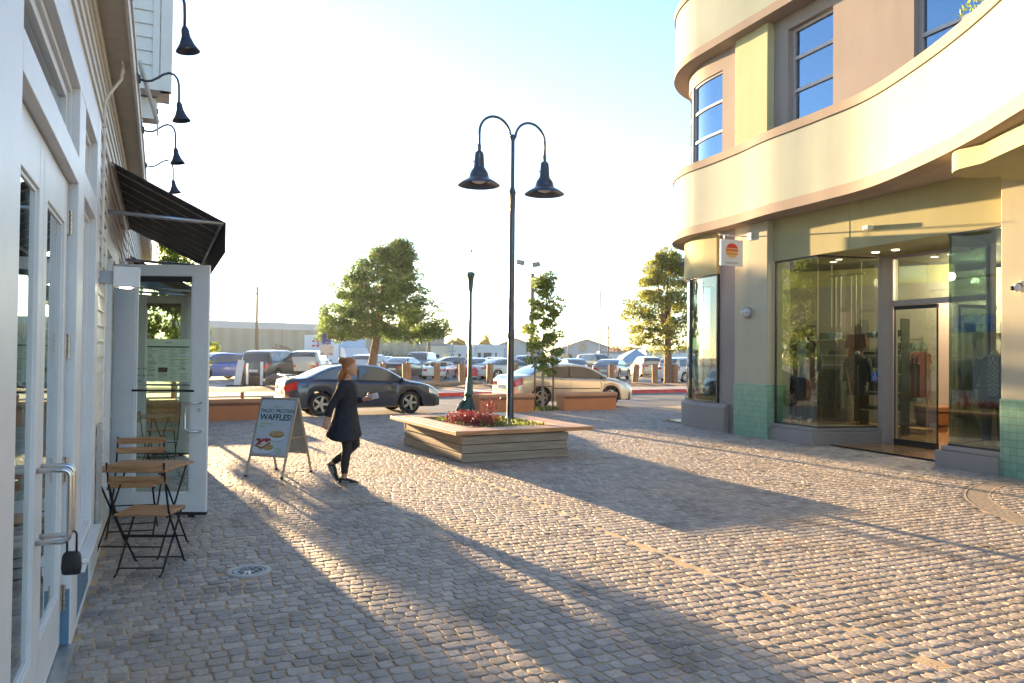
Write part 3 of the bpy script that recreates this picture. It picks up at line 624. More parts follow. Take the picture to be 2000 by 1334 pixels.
M_tau = stucco('taupe_stucco', (.29, .25, .23)); M_taud = stucco('mauve_stucco', (.29, .26, .245)); M_olive = stucco('ochre_stucco', (.35, .33, .18)); M_trimR = stucco('brown_trim', (.26, .215, .185))
M_alu = mat('grey_frame', (.42, .38, .37), .45, .3, var=.04); M_darkfr = mat('dark_frame', (.03, .03, .03), .4)
def tilemat():
    m, nt, b = _nodes('green_tile'); N = nt.nodes; Lk = nt.links; tc = N.new('ShaderNodeTexCoord'); sp = N.new('ShaderNodeSeparateXYZ'); Lk.new(tc.outputs['Object'], sp.inputs[0])
    ad = N.new('ShaderNodeMath'); ad.operation = 'ADD'; Lk.new(sp.outputs[0], ad.inputs[0]); Lk.new(sp.outputs[1], ad.inputs[1])
    cb = N.new('ShaderNodeCombineXYZ'); Lk.new(ad.outputs[0], cb.inputs[0]); Lk.new(sp.outputs[2], cb.inputs[1])
    bk = N.new('ShaderNodeTexBrick'); bk.offset = 0; bk.inputs['Scale'].default_value = 1; bk.inputs['Brick Width'].default_value = .108; bk.inputs['Row Height'].default_value = .108; bk.inputs['Mortar Size'].default_value = .004; bk.inputs['Mortar Smooth'].default_value = .3
    bk.inputs['Color1'].default_value = (.17, .34, .24, 1); bk.inputs['Color2'].default_value = (.22, .40, .29, 1); bk.inputs['Mortar'].default_value = (.13, .19, .15, 1)
    Lk.new(cb.outputs[0], bk.inputs[0]); Lk.new(bk.outputs['Color'], b.inputs['Base Color']); b.inputs['Roughness'].default_value = .28
    bp = N.new('ShaderNodeBump'); bp.invert = True; bp.inputs['Distance'].default_value = .003; bp.inputs['Strength'].default_value = .8; Lk.new(bk.outputs['Fac'], bp.inputs['Height']); Lk.new(bp.outputs[0], b.inputs['Normal']); return m
M_tile = tilemat()
M_glassR = glass('store_glass', (.66, .76, .72), f0=.11); M_glassU = glass('upper_glass', (.30, .36, .42), refl=.7, f0=.36)
cbd = empty('corner_building', P1, azR, label='two storey cream and taupe stucco corner building with rounded balcony bands', cat='building')
R0 = 2.6; XC = -1.1
def PW(l, off=0.):   # l = distance to the left along the wall from s=0, off = outward
    if l <= -XC: return (-l, -off)
    th = (l+XC)/R0
    if th < R(150): return (XC-(R0+off)*math.sin(th), R0-(R0+off)*math.cos(th))
    th0 = R(150); k = (th-th0)*R0; bx_, by_ = XC-(R0+off)*math.sin(th0), R0-(R0+off)*math.cos(th0)
    return (bx_-math.cos(th0)*k*-0+k*math.sin(th0-PI/2)*1*0 + k*-math.cos(th0), by_+k*math.sin(th0))
def strip(b, ls, o0, o1, z0, z1, m=None):
    """solid strip following the wall path between two outward offsets"""
    rg = []
    for l in ls:
        a0 = PW(l, o0); a1 = PW(l, o1); rg.append([(a0[0], a0[1], z0), (a1[0], a1[1], z0), (a1[0], a1[1], z1), (a0[0], a0[1], z1)])
    b.loft(rg, m)
def rng(a, c, n): return [a+(c-a)*i/n for i in range(n+1)]
LEND = 11.0
# balcony band outline from s,t control points
ctrl = [(-1.1, .27), (-.3, .27), (.6, .32), (1.61, .44), (2.92, .46), (4.16, .56), (5.57, 1.04), (6.8, 1.6), (7.88, 2.21), (9.0, 2.85), (10.3, 3.5), (11.8, 4.0), (14, 4.2), (17, 4.2)]
def catmull(P, n=8):
    out = []
    for i in range(len(P)-1):
        p0 = P[max(i-1, 0)]; p1 = P[i]; p2 = P[i+1]; p3 = P[min(i+2, len(P)-1)]
        for k in range(n):
            t = k/n; out.append(tuple(.5*((2*p1[j])+(-p0[j]+p2[j])*t+(2*p0[j]-5*p1[j]+4*p2[j]-p3[j])*t*t+(-p0[j]+3*p1[j]-3*p2[j]+p3[j])*t**3) for j in range(len(p1))))
    out.append(P[-1]); return out
def outline(ctrl_, off_arc):
    pts = [(s, -t) for s, t in reversed(catmull(ctrl_))]
    pts += [PW(l, off_arc) for l in rng(1.2, LEND, 60)]
    return pts
def offs(pts, d):
    out = []
    for i, p in enumerate(pts):
        a_ = Vector(pts[max(i-1, 0)]); c_ = Vector(pts[min(i+1, len(pts)-1)]); t = (c_-a_).normalized(); nn = Vector((-t.y, t.x))  # travelling to -x: outward = -y
        if nn.y > 0 and i < 5: nn = -nn
        out.append((p[0]+nn.x*d, p[1]+nn.y*d))
    return out
def band(pts, thick, z0, z1, name, m, proud=0., jo=None):
    o1 = offs(pts, proud); i1 = offs(pts, -thick); b = MB()
    rg = [[(a[0], a[1], z0), (c[0], c[1], z0), (c[0], c[1], z1), (a[0], a[1], z1)] for a, c in zip(i1, o1)]
    b.loft(rg); return b.build(name, m, cbd, auto=35)
BL = outline(ctrl, .27)
# make sure offset direction is outward
tst = offs(BL, .1); SG = 1 if tst[40][1] < BL[40][1] else -1
_offs = offs
def offs(pts, d): return _offs2(pts, d*SG)
def _offs2(pts, d):
    out = []
    for i, p in enumerate(pts):
        a_ = Vector(pts[max(i-1, 0)]); c_ = Vector(pts[min(i+1, len(pts)-1)]); t = (c_-a_).normalized(); nn = Vector((-t.y, t.x)); out.append((p[0]+nn.x*d, p[1]+nn.y*d))
    return out
band(BL, .30, 4.50, 4.69, 'balcony_trim', M_trimR, .035); band(BL, .2, 4.691, 5.98, 'balcony_band', M_cream, 0); band(BL, .26, 5.981, 6.15, 'balcony_trim', M_trimR, .035)
# soffit/floor slab
inn = [(s, .6) for s, y in BL if s > XC]+[PW(l, -.5) for l in rng(1.2, LEND, 60)]
b = MB(); rg = []
for a_, c_ in zip(offs(BL, -.02), inn): rg.append([(a_[0], a_[1], 4.512), (c_[0], c_[1], 4.512), (c_[0], c_[1], 4.9), (a_[0], a_[1], 4.9)])
b.loft(rg[:len(inn)]); b.build('soffit', M_tau, cbd)
rl_ctrl = [(-1.1, .24), (0, .24), (2, .22), (5, .22), (9, .22), (13, .22), (17, .22)]
RL = outline(rl_ctrl, .24)
band(RL, .4, 8.60, 8.78, 'parapet_trim', M_trimR, .04); band(RL, .3, 8.781, 10.1, 'parapet_band', M_cream, 0); band(RL, .34, 10.101, 10.26, 'parapet_trim', M_trimR, .04)
b = MB(); rg = []
inn2 = [(s, 2.6) for s, y in RL if s > XC]+[PW(l, -2.2) for l in rng(1.2, LEND, 60)]
for a_, c_ in zip(offs(RL, -.1), inn2): rg.append([(a_[0], a_[1], 8.62), (c_[0], c_[1], 8.62), (c_[0], c_[1], 9.9), (a_[0], a_[1], 9.9)])
b.loft(rg); b.box(-3, 17, 2.5, 9, 9.6, 9.9); b.build('roof', M_shingle, cbd)
# ground floor walls
b = MB(); strip(b, rng(.0, .65, 2), -.25, -.1, 0, 4.511); b.build('wall_strip', M_taud, cbd)
b = MB(); strip(b, rng(.651, LEND, 50), -.3, .0, 3.56, 4.511); b.build('fascia_wall', M_olive, cbd, auto=40)
b = MB(); rg = []
for l in rng(.30, LEND, 54):
    a_ = PW(l, -.35); c_ = PW(l, .05); d_ = PW(l, .05); e_ = PW(l, -.06); rg.append([(a_[0], a_[1], -.05), (c_[0], c_[1], -.05), (d_[0], d_[1], .55), (e_[0], e_[1], .63), (a_[0], a_[1], .63)])
b.loft(rg); b.build('plinth', M_taud, cbd, auto=35)
def curvewin(l0, l1, z0, z1, n, mul=(), off=-.07, fr=.045, gm=M_glassR, fm=M_alu, vm=()):
    b = MB(); ls = rng(l0, l1, n)
    strip(b, ls, off-.05, off+.03, z0, z0+fr); strip(b, ls, off-.05, off+.03, z1-fr, z1)
    for z in mul: strip(b, ls, off-.05, off+.028, z-fr*.6, z+fr*.6)
    for l in [l0, l1-fr]+list(vm): strip(b, [l, l+fr], off-.05, off+.032, z0+.001, z1-.001)
    o = b.build('window', fm, cbd); g = MB(); rg = []
    for l in ls: a_ = PW(l, off-.012); c_ = PW(l, off-.006); rg.append([(a_[0], a_[1], z0+fr*.5), (c_[0], c_[1], z0+fr*.5), (c_[0], c_[1], z1-fr*.5), (a_[0], a_[1], z1-fr*.5)])
    g.loft(rg); g.build('pane', gm, o, auto=30); return o
curvewin(.66, 4.6, .635, 3.56, 30, vm=(1.95, 3.2), fr=.035, fm=M_darkfr)
b = MB(); strip(b, rng(4.6, LEND, 30), -.3, -.02, .62, 3.57); b.build('side_wall', M_taud, cbd, auto=40)
b = MB(); b.box(0, 1.04, 0, .6, 0, 4.511); b.box(6.03, 8.7, 0, .6, 0, 4.511); b.box(12, 17, 0, .6, 0, 4.511); b.build('pillar', M_pill, cbd, bevel=.012)
b = MB()
for (x0, x1) in [(0, 1.04), (6.03, 8.7)]: b.box(x0-.012, x1+.012, -.012, .5, -.05, 1.12)
b.build('tile_base', M_tile, cbd, bevel=.004)
b = MB(); b.box(1.0405, 6.0295, .15, .5, 3.66, 4.511); b.box(8.701, 11.99, .15, .5, 3.3, 4.511); b.build('fascia_wall', M_olive, cbd)
b = MB(); b.box(3.05, 3.057, .146, .149, 3.66, 4.51); b.box(1.6, 1.607, -.45, -.44, 4.7, 4.71); b.build('control_joint', M_trimR, cbd)
b = MB(); b.box(1.05, 6.02, .5, 1.8, 3.67, 3.75); b.box(8.7, 12, .5, .9, 3.3, 3.4); b.build('recess_ceiling', M_olive, cbd)
# storefront plinths
b = MB(); b.prism([(1.05, .05), (2.26, .05), (2.62, 1.5), (2.62, 1.78), (2.30, 1.78), (1.05, .6)], -.05, .26); b.prism([(1.05, .11), (2.23, .11), (2.56, 1.5), (2.56, 1.77), (2.32, 1.77), (1.06, .6)], .26, .335)
b.prism([(4.98, -.06), (6.02, -.06), (6.02, .6), (4.9, 1.78), (4.6, 1.78), (4.6, 1.5)], -.05, .26); b.prism([(5.04, .0), (6.019, .0), (6.019, .6), (4.9, 1.77), (4.66, 1.77), (4.66, 1.5)], .26, .335); b.box(8.71, 11.99, .1, .5, -.05, .3)
b.build('plinth', M_taud, cbd, bevel=.015)
def flatpane(p, q, z0, z1, name='window', fr=.03, fm=M_darkfr, gm=M_glassR, d=.04, sides=(1, 1)):
    p = Vector((*p, 0)); q = Vector((*q, 0)); Lg = (q-p).length; M = Matrix.Translation(p) @ Matrix.Rotation(math.atan2(q.y-p.y, q.x-p.x), 4, 'Z')
    if not (sides[0] or sides[1]):
        b = MB(); b.box(0, Lg, -d/2, d/2, z0, z0+fr, M=M); b.build('window_rail', fm, cbd); b = MB()
    else: b = MB(); b.box(0, Lg, -d/2, d/2, z0, z0+fr, M=M)
    b.box(0, Lg, -d/2, d/2, z1-fr, z1, M=M)
    if sides[0]: b.box(0, fr, -d/2+.001, d/2-.001, z0+fr, z1-fr, M=M)
    if sides[1]: b.box(Lg-fr, Lg, -d/2+.001, d/2-.001, z0+fr, z1-fr, M=M)
    o = b.build(name, fm, cbd); g = MB(); g.box(.004, Lg-.004, -.004, .004, z0+fr*.5, z1-fr*.5, M=M); g.build('pane', gm, o); return o
flatpane((1.06, .2), (2.225, .2), .335, 3.655, sides=(1, 0)); flatpane((2.235, .21), (2.50, 1.55), .335, 3.655, sides=(0, 0))
flatpane((5.09, .12), (6.02, .12), .335, 3.655, sides=(0, 0)); flatpane((4.72, 1.55), (5.085, .14), .335, 3.655, sides=(1, 0)); flatpane((8.75, .25), (11.95, .25), .3, 3.3)
b = MB()
b.prism([(2.50, 1.45), (2.62, 1.45), (2.70, 1.62), (2.70, 1.75), (2.52, 1.75)], .0, 3.668); b.box(2.701, 4.66, 1.61, 1.73, 2.70, 2.80); b.box(4.60, 4.70, 1.62, 1.74, .336, 3.668); b.box(2.701, 4.6, 1.615, 1.72, 3.6, 3.667); b.build('door_frame', M_alu, cbd, bevel=.004)
g = MB(); g.box(2.72, 4.6, 1.66, 1.668, 2.80, 3.6); g.build('transom_pane', M_glassR, cbd)
dr = MB(); dr.box(2.72, 3.66, 1.62, 1.67, .03, .15); dr.box(2.72, 3.66, 1.62, 1.67, 2.62, 2.69); dr.box(2.72, 2.735, 1.63, 1.66, .15, 2.62); dr.box(3.645, 3.66, 1.63, 1.66, .15, 2.62); dr = dr.build('door', M_darkfr, cbd); g = MB(); g.box(2.72, 3.66, 1.64, 1.652, .15, 2.62); g.build('glass', M_glassR, dr)
b = MB(); b.tube([(3.58, 1.60, .9), (3.58, 1.56, .93), (3.58, 1.56, 1.5), (3.58, 1.60, 1.53)], .013, 8); b.build('handle', M_steel, dr)
b = MB(); b.box(4.02, 4.06, 1.7, 2.64, .03, .15); b.box(4.02, 4.06, 1.7, 2.64, 2.6, 2.66); b.box(4.02, 4.06, 1.7, 1.73, .15, 2.6); d_ = b.build('door', M_darkfr, cbd); g = MB(); g.box(4.035, 4.045, 1.73, 2.62, .15, 2.6); g.build('glass', M_glassR, d_)
# upper floor
b = MB()
b.box(1.04, 1.45, .15, .4, 4.9, 8.61); b.box(2.65, 4.42, .15, .4, 4.9, 8.61); b.box(6.3, 17, .15, .4, 4.9, 8.61); b.box(1.45, 2.65, .15, .4, 4.9, 6.0); b.box(4.42, 6.3, .15, .4, 4.9, 6.0); b.box(1.45, 2.65, .15, .4, 8.32, 8.61); b.box(4.42, 6.3, .15, .4, 8.32, 8.61)
b.build('upper_wall', M_tau, cbd)
b = MB(); b.box(0, 1.04, -.02, .5, 4.9, 8.61); b.build('upper_pillar', M_pillU, cbd, bevel=.01)
b = MB(); strip(b, rng(-.02, .6, 2), -.3, -.1, 4.9, 8.61); strip(b, rng(.6, LEND, 50), -.3, -.1, 4.9, 6.15); strip(b, rng(.6, LEND, 50), -.3, -.1, 8.2, 8.61); strip(b, rng(1.95, 2.08, 2), -.3, -.1, 6.15, 8.2); strip(b, rng(3.2, 3.32, 2), -.3, -.1, 6.15, 8.2); strip(b, rng(4.5, LEND, 30), -.3, -.1, 6.15, 8.2)
b.build('upper_wall', M_tau, cbd, auto=40)
b = MB(); b.box(-2.2, 3.4, 7.0, 7.1, .04, 3.9); b.build('back_panel', mat('back_panel_white', (.45, .42, .37), .8, var=.03), cbd)
for l0, l1 in [(.605, 1.945), (2.085, 3.195), (3.325, 4.495)]: curvewin(l0, l1, 6.15, 8.2, 10, mul=(6.83, 7.52), off=-.17, gm=M_glassU)
def upwin(x0, x1):
    b = MB(); y = .30; w = .07
    b.box(x0, x0+w, y-.04, y+.05, 6.0, 8.32); b.box(x1-w, x1, y-.04, y+.05, 6.0, 8.32)
    for z in (6.0, 7.02, 7.68, 8.26): b.box(x0+w, x1-w, y-.038, y+.05, z-.0, z+.07)
    o = b.build('window', M_alu, cbd, bevel=.003); g = MB(); g.box(x0+.03, x1-.03, y, y+.008, 6.03, 8.29); g.build('pane', M_glassU, o)
    g = MB(); g.box(x0-.0005, x0+.001, .1495, y+.05, 6, 8.32); 
upwin(1.451, 2.649); upwin(4.421, 6.299)
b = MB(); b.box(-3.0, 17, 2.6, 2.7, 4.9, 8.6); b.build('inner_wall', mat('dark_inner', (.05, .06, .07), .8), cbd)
# small canopy with a rounded end beside the balcony
b = MB(); oc = [(17, .3), (17, -3.7), (12, -3.65), (10.3, -3.15), (9, -2.55), (7.9, -1.95), (7.2, -1.62), (6.8, -1.42)]
for k in range(1, 13): t = R(60+k*12); oc.append((6.62+.55*math.cos(t+R(0))*-1*-1 if False else 6.55-.42*math.sin(R(k*13)), -.95-.47*math.cos(R(k*13))))
oc += [(6.3, -.3), (6.5, .3)]
b.prism(oc, 4.23, 4.499); b.build('canopy', M_olive, cbd, auto=30)
# store room
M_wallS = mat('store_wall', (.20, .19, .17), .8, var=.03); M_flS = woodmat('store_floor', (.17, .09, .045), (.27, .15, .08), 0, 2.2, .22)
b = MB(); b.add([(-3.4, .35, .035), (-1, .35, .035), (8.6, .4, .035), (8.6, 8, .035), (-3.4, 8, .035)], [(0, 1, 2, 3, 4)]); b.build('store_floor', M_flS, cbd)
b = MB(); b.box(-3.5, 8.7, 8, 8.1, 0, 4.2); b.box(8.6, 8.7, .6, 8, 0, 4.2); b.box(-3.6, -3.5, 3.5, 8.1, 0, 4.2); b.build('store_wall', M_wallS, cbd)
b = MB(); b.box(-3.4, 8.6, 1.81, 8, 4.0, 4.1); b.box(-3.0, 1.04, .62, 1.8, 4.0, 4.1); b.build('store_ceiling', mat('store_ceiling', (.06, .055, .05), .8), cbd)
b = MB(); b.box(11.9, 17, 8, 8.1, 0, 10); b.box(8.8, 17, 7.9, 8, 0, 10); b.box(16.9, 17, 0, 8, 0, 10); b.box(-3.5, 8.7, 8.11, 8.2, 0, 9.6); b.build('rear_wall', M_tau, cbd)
# lit spot lamps inside (they are lit in the photograph)
sp = empty('track_light', Rp(3.2, -3.2, 3.6), azR)
b = MB(); b.box(-1.0, 1.0, -.02, .02, .36, .39); b.build('track', M_darkfr, sp)
em = mat('lamp_glow', (1, .8, .5), .5, var=0, emit=(1, .70, .38), es=40)
for x in (-.8, -.25, .3, .8):
    h = MB(); h.lathe([(0, .12), (.035, .12), (.05, .02), (.05, 0)], 14, M=Matrix.Translation((x, 0, .22)) @ Matrix.Rotation(R(25), 4, 'X')); h.tube([(x, 0, .33), (x, 0, .37)], .01, 6); h_ = h.build('lamp_head', M_darkfr, sp); g = MB(); g.lathe([(0, 0), (.045, 0), (.045, .004)], 14, M=Matrix.Translation((x, 0, .222)) @ Matrix.Rotation(R(25), 4, 'X')); g.build('bulb', em, h_)
tag(sp, 'track of lit warm spotlights over the shirts inside the store door', 'track light', 'lit spotlight tracks inside the store')
c = copy_tree(sp); c.location = Rp(3.4, -5.6, 3.6); tag(c, 'track of lit warm spotlights deeper inside the store, behind the first', 'track light', 'lit spotlight tracks inside the store')
c = copy_tree(sp); c.location = Rp(5.6, -4.2, 3.6); tag(c, 'track of lit warm spotlights inside behind the right hand display window', 'track light', 'lit spotlight tracks inside the store')
def spot(loc, e):
    pl_ = bpy.data.lights.new('store_lamp', 'POINT'); pl_.energy = e; pl_.color = (1, .72, .42); pl_.shadow_soft_size = .08; o = bpy.data.objects.new('store_lamp', pl_); C.objects.link(o); o.location = loc
spot(Rp(3.3, -3.6, 3.4), 70); spot(Rp(1.2, -5.9, 3.5), 70); spot(Rp(5.8, -4.6, 3.4), 16); spot(Rp(.6, -3.5, 3.4), 10)
# ceiling downlights in the recess
for x, y in [(2.95, .9), (3.35, .95)]:
    o = MB(); o.lathe([(0, 0), (.05, 0), (.062, -.004), (.066, 0)], 20, M=MR @ Matrix.Translation((x, y, 3.664))); o = o.build('downlight', mat('downlight_glow', (1, .9, .75), .5, var=0, emit=(1, .8, .6), es=3)); tag(o, 'small round downlight set in the recess ceiling, %s one' % ('left' if x < 3 else 'right'), 'downlight', 'downlights over the store door')
# bracket sign
bs = empty('hanging_sign', Rp(.5, 0, 3.86), azR, label='white square hanging sign with a striped orange sun on its bracket', cat='sign')
b = MB(); b.box(-.07, .07, -.03, 0, .30, .46); b.build('wall_plate', M_white, bs, bevel=.004)
b = MB(); b.tube([(0, -.03, .37), (0, -.80, .37)], .013, 8); b.tube([(0, -.66, .37), (0, -.66, .28)], .012, 8); b.tube([(0, -.27, .37), (0, -.27, .28)], .006, 8); b.build('bracket', M_white, bs)
b = MB(); b.box(-.02, .02, -.76, -.20, -.27, .28); sg = b.build('board', mat('sign_white', (.74, .72, .68), .45, var=.03), bs, bevel=.004)
scol = [((.75, .06, .02), .16, .055), ((.75, .2, .02), .045, -.02), ((.78, .32, .02), -.03, -.095), ((.8, .45, .06), -.105, -.13), ((.8, .5, .1), -.138, -.16)]
for side in (-1, 1):
    for i, (cc, zt, zb) in enumerate(scol):
        r = .16; zc = .045; pts = []
        for k in range(9): z = zt+(zb-zt)*k/8; pts.append((math.sqrt(max(0, r*r-z*z)), z))
        xs = side*.0212; poly = [(xs, -.48+p[0], zc+p[1]) for p in pts]+[(xs, -.48-p[0], zc+p[1]) for p in reversed(pts)]
        b = MB(); b.add(poly, [tuple(range(len(poly)))]); b.build('sun_stripe', mat('sun%d' % i, cc, .5, var=0), sg)
    Mt = Matrix(((0, 0, side, side*.0212), (side*1., 0, 0, -.48), (0, 1, 0, -.205), (0, 0, 0, 1)))
    text_mesh('lettering', 'marine layer', .062, M_ink, sg, Mt, .0004, sp=1.05)
# round bulkhead lamp, camera, small box lamp
bl = empty('bulkhead_lamp', Rp(.45, .0, 2.62), azR, label='round caged grey bulkhead lamp on the buff pillar under the sign', cat='wall lamp')
b = MB(); b.lathe([(0, .0), (.12, .0), (.125, .02), (.12, .05), (.1, .055)], 24, M=Matrix.Rotation(PI/2, 4, 'X')); b.build('base', mat('grey_cast', (.35, .36, .36), .4, .5), bl, smooth=True)
b = MB(); b.lathe([(.1, .05), (.098, .08), (.08, .12), (.045, .145), (0, .15)], 24, M=Matrix.Rotation(PI/2, 4, 'X')); b.build('globe', mat('frosted', (.6, .62, .62), .15, var=0), bl, smooth=True)
b = MB()
for k in range(2):
    pts = []
    for j in range(13): a_ = PI*j/12; v = Vector((.11*math.cos(a_), 0, .05+.11*math.sin(a_))); pts.append(Matrix.Rotation(PI/2, 4, 'X') @ Matrix.Rotation(k*PI/2, 4, 'Z') @ v)
    b.tube(pts, .006, 6)
b.tube([Matrix.Rotation(PI/2, 4, 'X') @ Vector((.1*math.cos(2*PI*j/24), .1*math.sin(2*PI*j/24), .1)) for j in range(25)], .006, 6, cap=False); b.build('cage', mat('grey_cast', (.35, .36, .36)), bl)
cm_ = empty('security_camera', Rp(6.35, 0, 2.72), azR, label='white dome security camera with dark lens on the right pillar', cat='camera')
b = MB(); b.lathe([(0, 0), (.075, 0), (.08, .03), (.06, .05), (.06, .09)], 22, M=Matrix.Rotation(PI/2, 4, 'X')); b.build('mount', M_white, cm_, smooth=True)
b = MB(); b.lathe([(.0, -.06), (.045, -.045), (.065, 0), (.045, .045), (0, .06)], 20, M=Matrix.Translation((0, -.12, -.02))); b.build('dome', M_white, cm_, smooth=True)
b = MB(); b.lathe([(0, .03), (.025, .025), (.035, 0)], 16, M=Matrix.Translation((-.03, -.165, -.025)) @ Matrix.Rotation(R(100), 4, 'X')); b.build('lens', mat('lens_black', (.01, .01, .01), .1), cm_, smooth=True)
bx_ = empty('box_lamp', Rp(3.55, -.15, 3.98), azR, label='small white box lamp on the ochre wall over the store windows', cat='wall lamp')
b = MB(); b.box(-.06, .06, -.14, 0, -.035, .035); b.build('housing', M_white, bx_, bevel=.005); b = MB(); b.box(-.045, .045, -.142, -.1401, -.02, .02); b.build('lens', mat('frosted', (.6, .62, .62)), bx_)
# planting spilling over the balcony band

for o_ in list(bpy.data.objects):
    if o_.parent in (sb, cbd) and o_.type == 'MESH' and o_.name.split('.')[0] in ('fascia_wall', 'pillar', 'tile_base', 'plinth', 'moulding', 'rear_wall', 'display_platform', 'window_sill', 'control_joint', 'recess_ceiling', 'base_panel', 'push_bar', 'interior_floor', 'interior_wall', 'store_ceiling', 'counter', 'store_wall'): split_islands(o_)
# ------------------------------------------------------------ planter bench with double lamp
M_teak = woodmat('warm_planks', (.36, .17, .075), (.58, .33, .16), 0, 2.5, .5)
M_teaky = woodmat('warm_planks_long', (.36, .17, .075), (.58, .33, .16), 1, 2.5, .5)
M_gry = woodmat('grey_planks', (.24, .20, .16), (.36, .31, .25), 0, 2.5, .65)
M_gryy = woodmat('grey_planks_long', (.24, .20, .16), (.36, .31, .25), 1, 2.5, .65)
azP = math.atan2(pf.y, pf.x)
pb = empty('planter_bench', NF, azP, label='low square planter of grey boards with an orange wood seat rim around the lamp post', cat='planter')
FX, LX = 2.5, 3.18; x0, x1, y0, y1 = .14, 2.06, .10, 2.78
for k in range(3):
    z = .012+k*.138; in_ = .012*(k % 2)
    b = MB(); b.box(x0+in_, x1-in_, y0+in_, y0+in_+.05, z, z+.128); b.box(x0+in_, x1-in_, y1-in_-.05, y1-in_, z, z+.128); b.build('board', M_gry, pb, bevel=.004)
    b = MB(); b.box(x0+in_+.003, x0+in_+.05, y0+in_+.051, y1-in_-.051, z, z+.128); b.box(x1-in_-.05, x1-in_-.003, y0+in_+.051, y1-in_-.051, z, z+.128); b.build('board', M_gryy, pb, bevel=.004)
b = MB(); b.box(x0+.08, x1-.08, y0+.08, y1-.08, .0, .43); b.build('liner', M_darkfr, pb)
b = MB(); b.prism([(.3, 2.79), (2.1, 2.79), (2.1, 3.0), (.3, 3.0)], .1, .42); b.build('board', M_gry, pb)
# rim planks, mitred, three planks per side
def rim(sd):
    b = MB()
    for k in range(3):
        a0, a1 = .155*k+.002, .155*(k+1)-.004
        if sd == 0: pts = [(a0, a0), (FX-a0, a0), (FX-a1, a1), (a1, a1)]
        if sd == 1: pts = [(FX-a0, a0), (FX-a0, LX-a0), (FX-a1, LX-a1), (FX-a1, a1)]
        if sd == 2: pts = [(FX-a0, LX-a0), (a0, LX-a0), (a1, LX-a1), (FX-a1, LX-a1)]
        if sd == 3: pts = [(a0, LX-a0), (a0, a0), (a1, a1), (a1, LX-a1)]
        b.prism(pts, .440, .505)
    b.build('seat_rim', M_teak if sd in (0, 2) else M_teaky, pb, bevel=.004)
for sd in range(4): rim(sd)
b = MB(); nx = 14
for j in range(nx+1):
    for i in range(nx+1):
        b.v.append((.47+1.56*i/nx, .47+2.25*j/nx, .44+.035*random.random()+.03*math.sin(i*.7)*math.sin(j*.5)))
for j in range(nx):
    for i in range(nx): k = j*(nx+1)+i; b.f.append((k, k+1, k+nx+2, k+nx+1)); b.m.append(0)
b.build('soil', M_dirt, pb, smooth=True)
# leaf scatter helper
def leaves(name, cen, size, m, parent=None, nrm_up=.3, jit=.4, shape='leaf', M=None):
    """cen (n,3) array of leaf centres; each leaf a folded quad pair"""
    cen = np.asarray(cen, float); n = len(cen); d = RNG.normal(0, 1, (n, 3)); d[:, 2] += nrm_up; d /= np.linalg.norm(d, axis=1)[:, None]
    t = RNG.normal(0, 1, (n, 3)); t -= (t*d).sum(1)[:, None]*d; t /= np.linalg.norm(t, axis=1)[:, None]; s_ = np.cross(d, t)
    L_ = (size*(1+RNG.uniform(-jit, jit, n)))[:, None]; Wd = L_*RNG.uniform(.32, .5, n)[:, None]
    p0 = cen-t*L_*.5; p1 = cen+s_*Wd*.5-t*L_*.05+d*L_*.06; p2 = cen+t*L_*.5; p3 = cen-s_*Wd*.5-t*L_*.05+d*L_*.06
    V = np.stack([p0, p1, p2, p3], 1).reshape(-1, 3); F = np.arange(n*4).reshape(-1, 4)
    return bm_mesh(name, V, F, m, parent, False, np.repeat(RNG.uniform(0, 1, n), 4))
M_redleaf = leafmat('red_leaf', (.045, .010, .014), (.20, .035, .035), .4)
M_gleaf = leafmat('grass_leaf', (.06, .11, .02), (.20, .26, .05), .45)
sh = empty('red_shrub', NF+pf*1.05+pl*1.6+Vector((0, 0, .46)), azP, label='low burgundy leaved shrub growing in the planter left of the lamp post', cat='shrub')
pts = []
b = MB()
for k in range(230):
    a_ = random.uniform(0, 2*PI); r = random.random()**.6; bx0, by0 = .42*r*math.cos(a_)-.05, .85*r*math.sin(a_); h = random.uniform(.10, .24)*(1.15-.5*r); tx_, ty_ = bx0+random.gauss(0, .05), by0+random.gauss(0, .05)
    if k < 10: bx0, by0 = .3+random.gauss(0, .03), .1+random.gauss(0, .06); tx_ = bx0+random.gauss(0, .08); ty_ = by0+random.gauss(0, .08); h = random.uniform(.3, .46)
    b.tube([(bx0, by0, -.02), ((bx0+tx_)/2, (by0+ty_)/2, h*.55), (tx_, ty_, h)], .003, 4)
    for j in range(int(h*110)): t = random.random()**.7; pts.append((bx0+(tx_-bx0)*t+random.gauss(0, .02), by0+(ty_-by0)*t+random.gauss(0, .02), h*t+random.gauss(0, .012)))
b.build('stem', mat('red_stem', (.12, .04, .03), .7), sh); leaves('foliage', pts, .034, M_redleaf, sh)
gp = []
for k in range(900):
    gp.append((random.triangular(.5, 2.0, 1.9), random.uniform(.5, 2.65), .47+random.random()*.06))
gr = leaves('ground_cover', gp, .055, M_gleaf, None, nrm_up=-.2); gr.location = NF; gr.rotation_euler = (0, 0, azP); tag(gr, 'low green ground cover over the soil inside the planter', 'ground cover', kind='stuff')
M_pole = mat('pole_paint', (.050, .062, .085), .32, .4, var=.2, scale=5, coat=.2)
lp = empty('double_street_lamp', Vector((-.02, 14.1, 0)), 0, label='tall dark blue street lamp with two bell shaped heads standing in the planter', cat='street lamp')
b = MB(); b.lathe([(.19, .40), (.19, .44), (.18, .455), (.12, .475), (.085, .51), (.07, .56), (.064, .62), (.060, 1.5), (.052, 4.50)], 28); b.build('pole', M_pole, lp, smooth=True, auto=40)
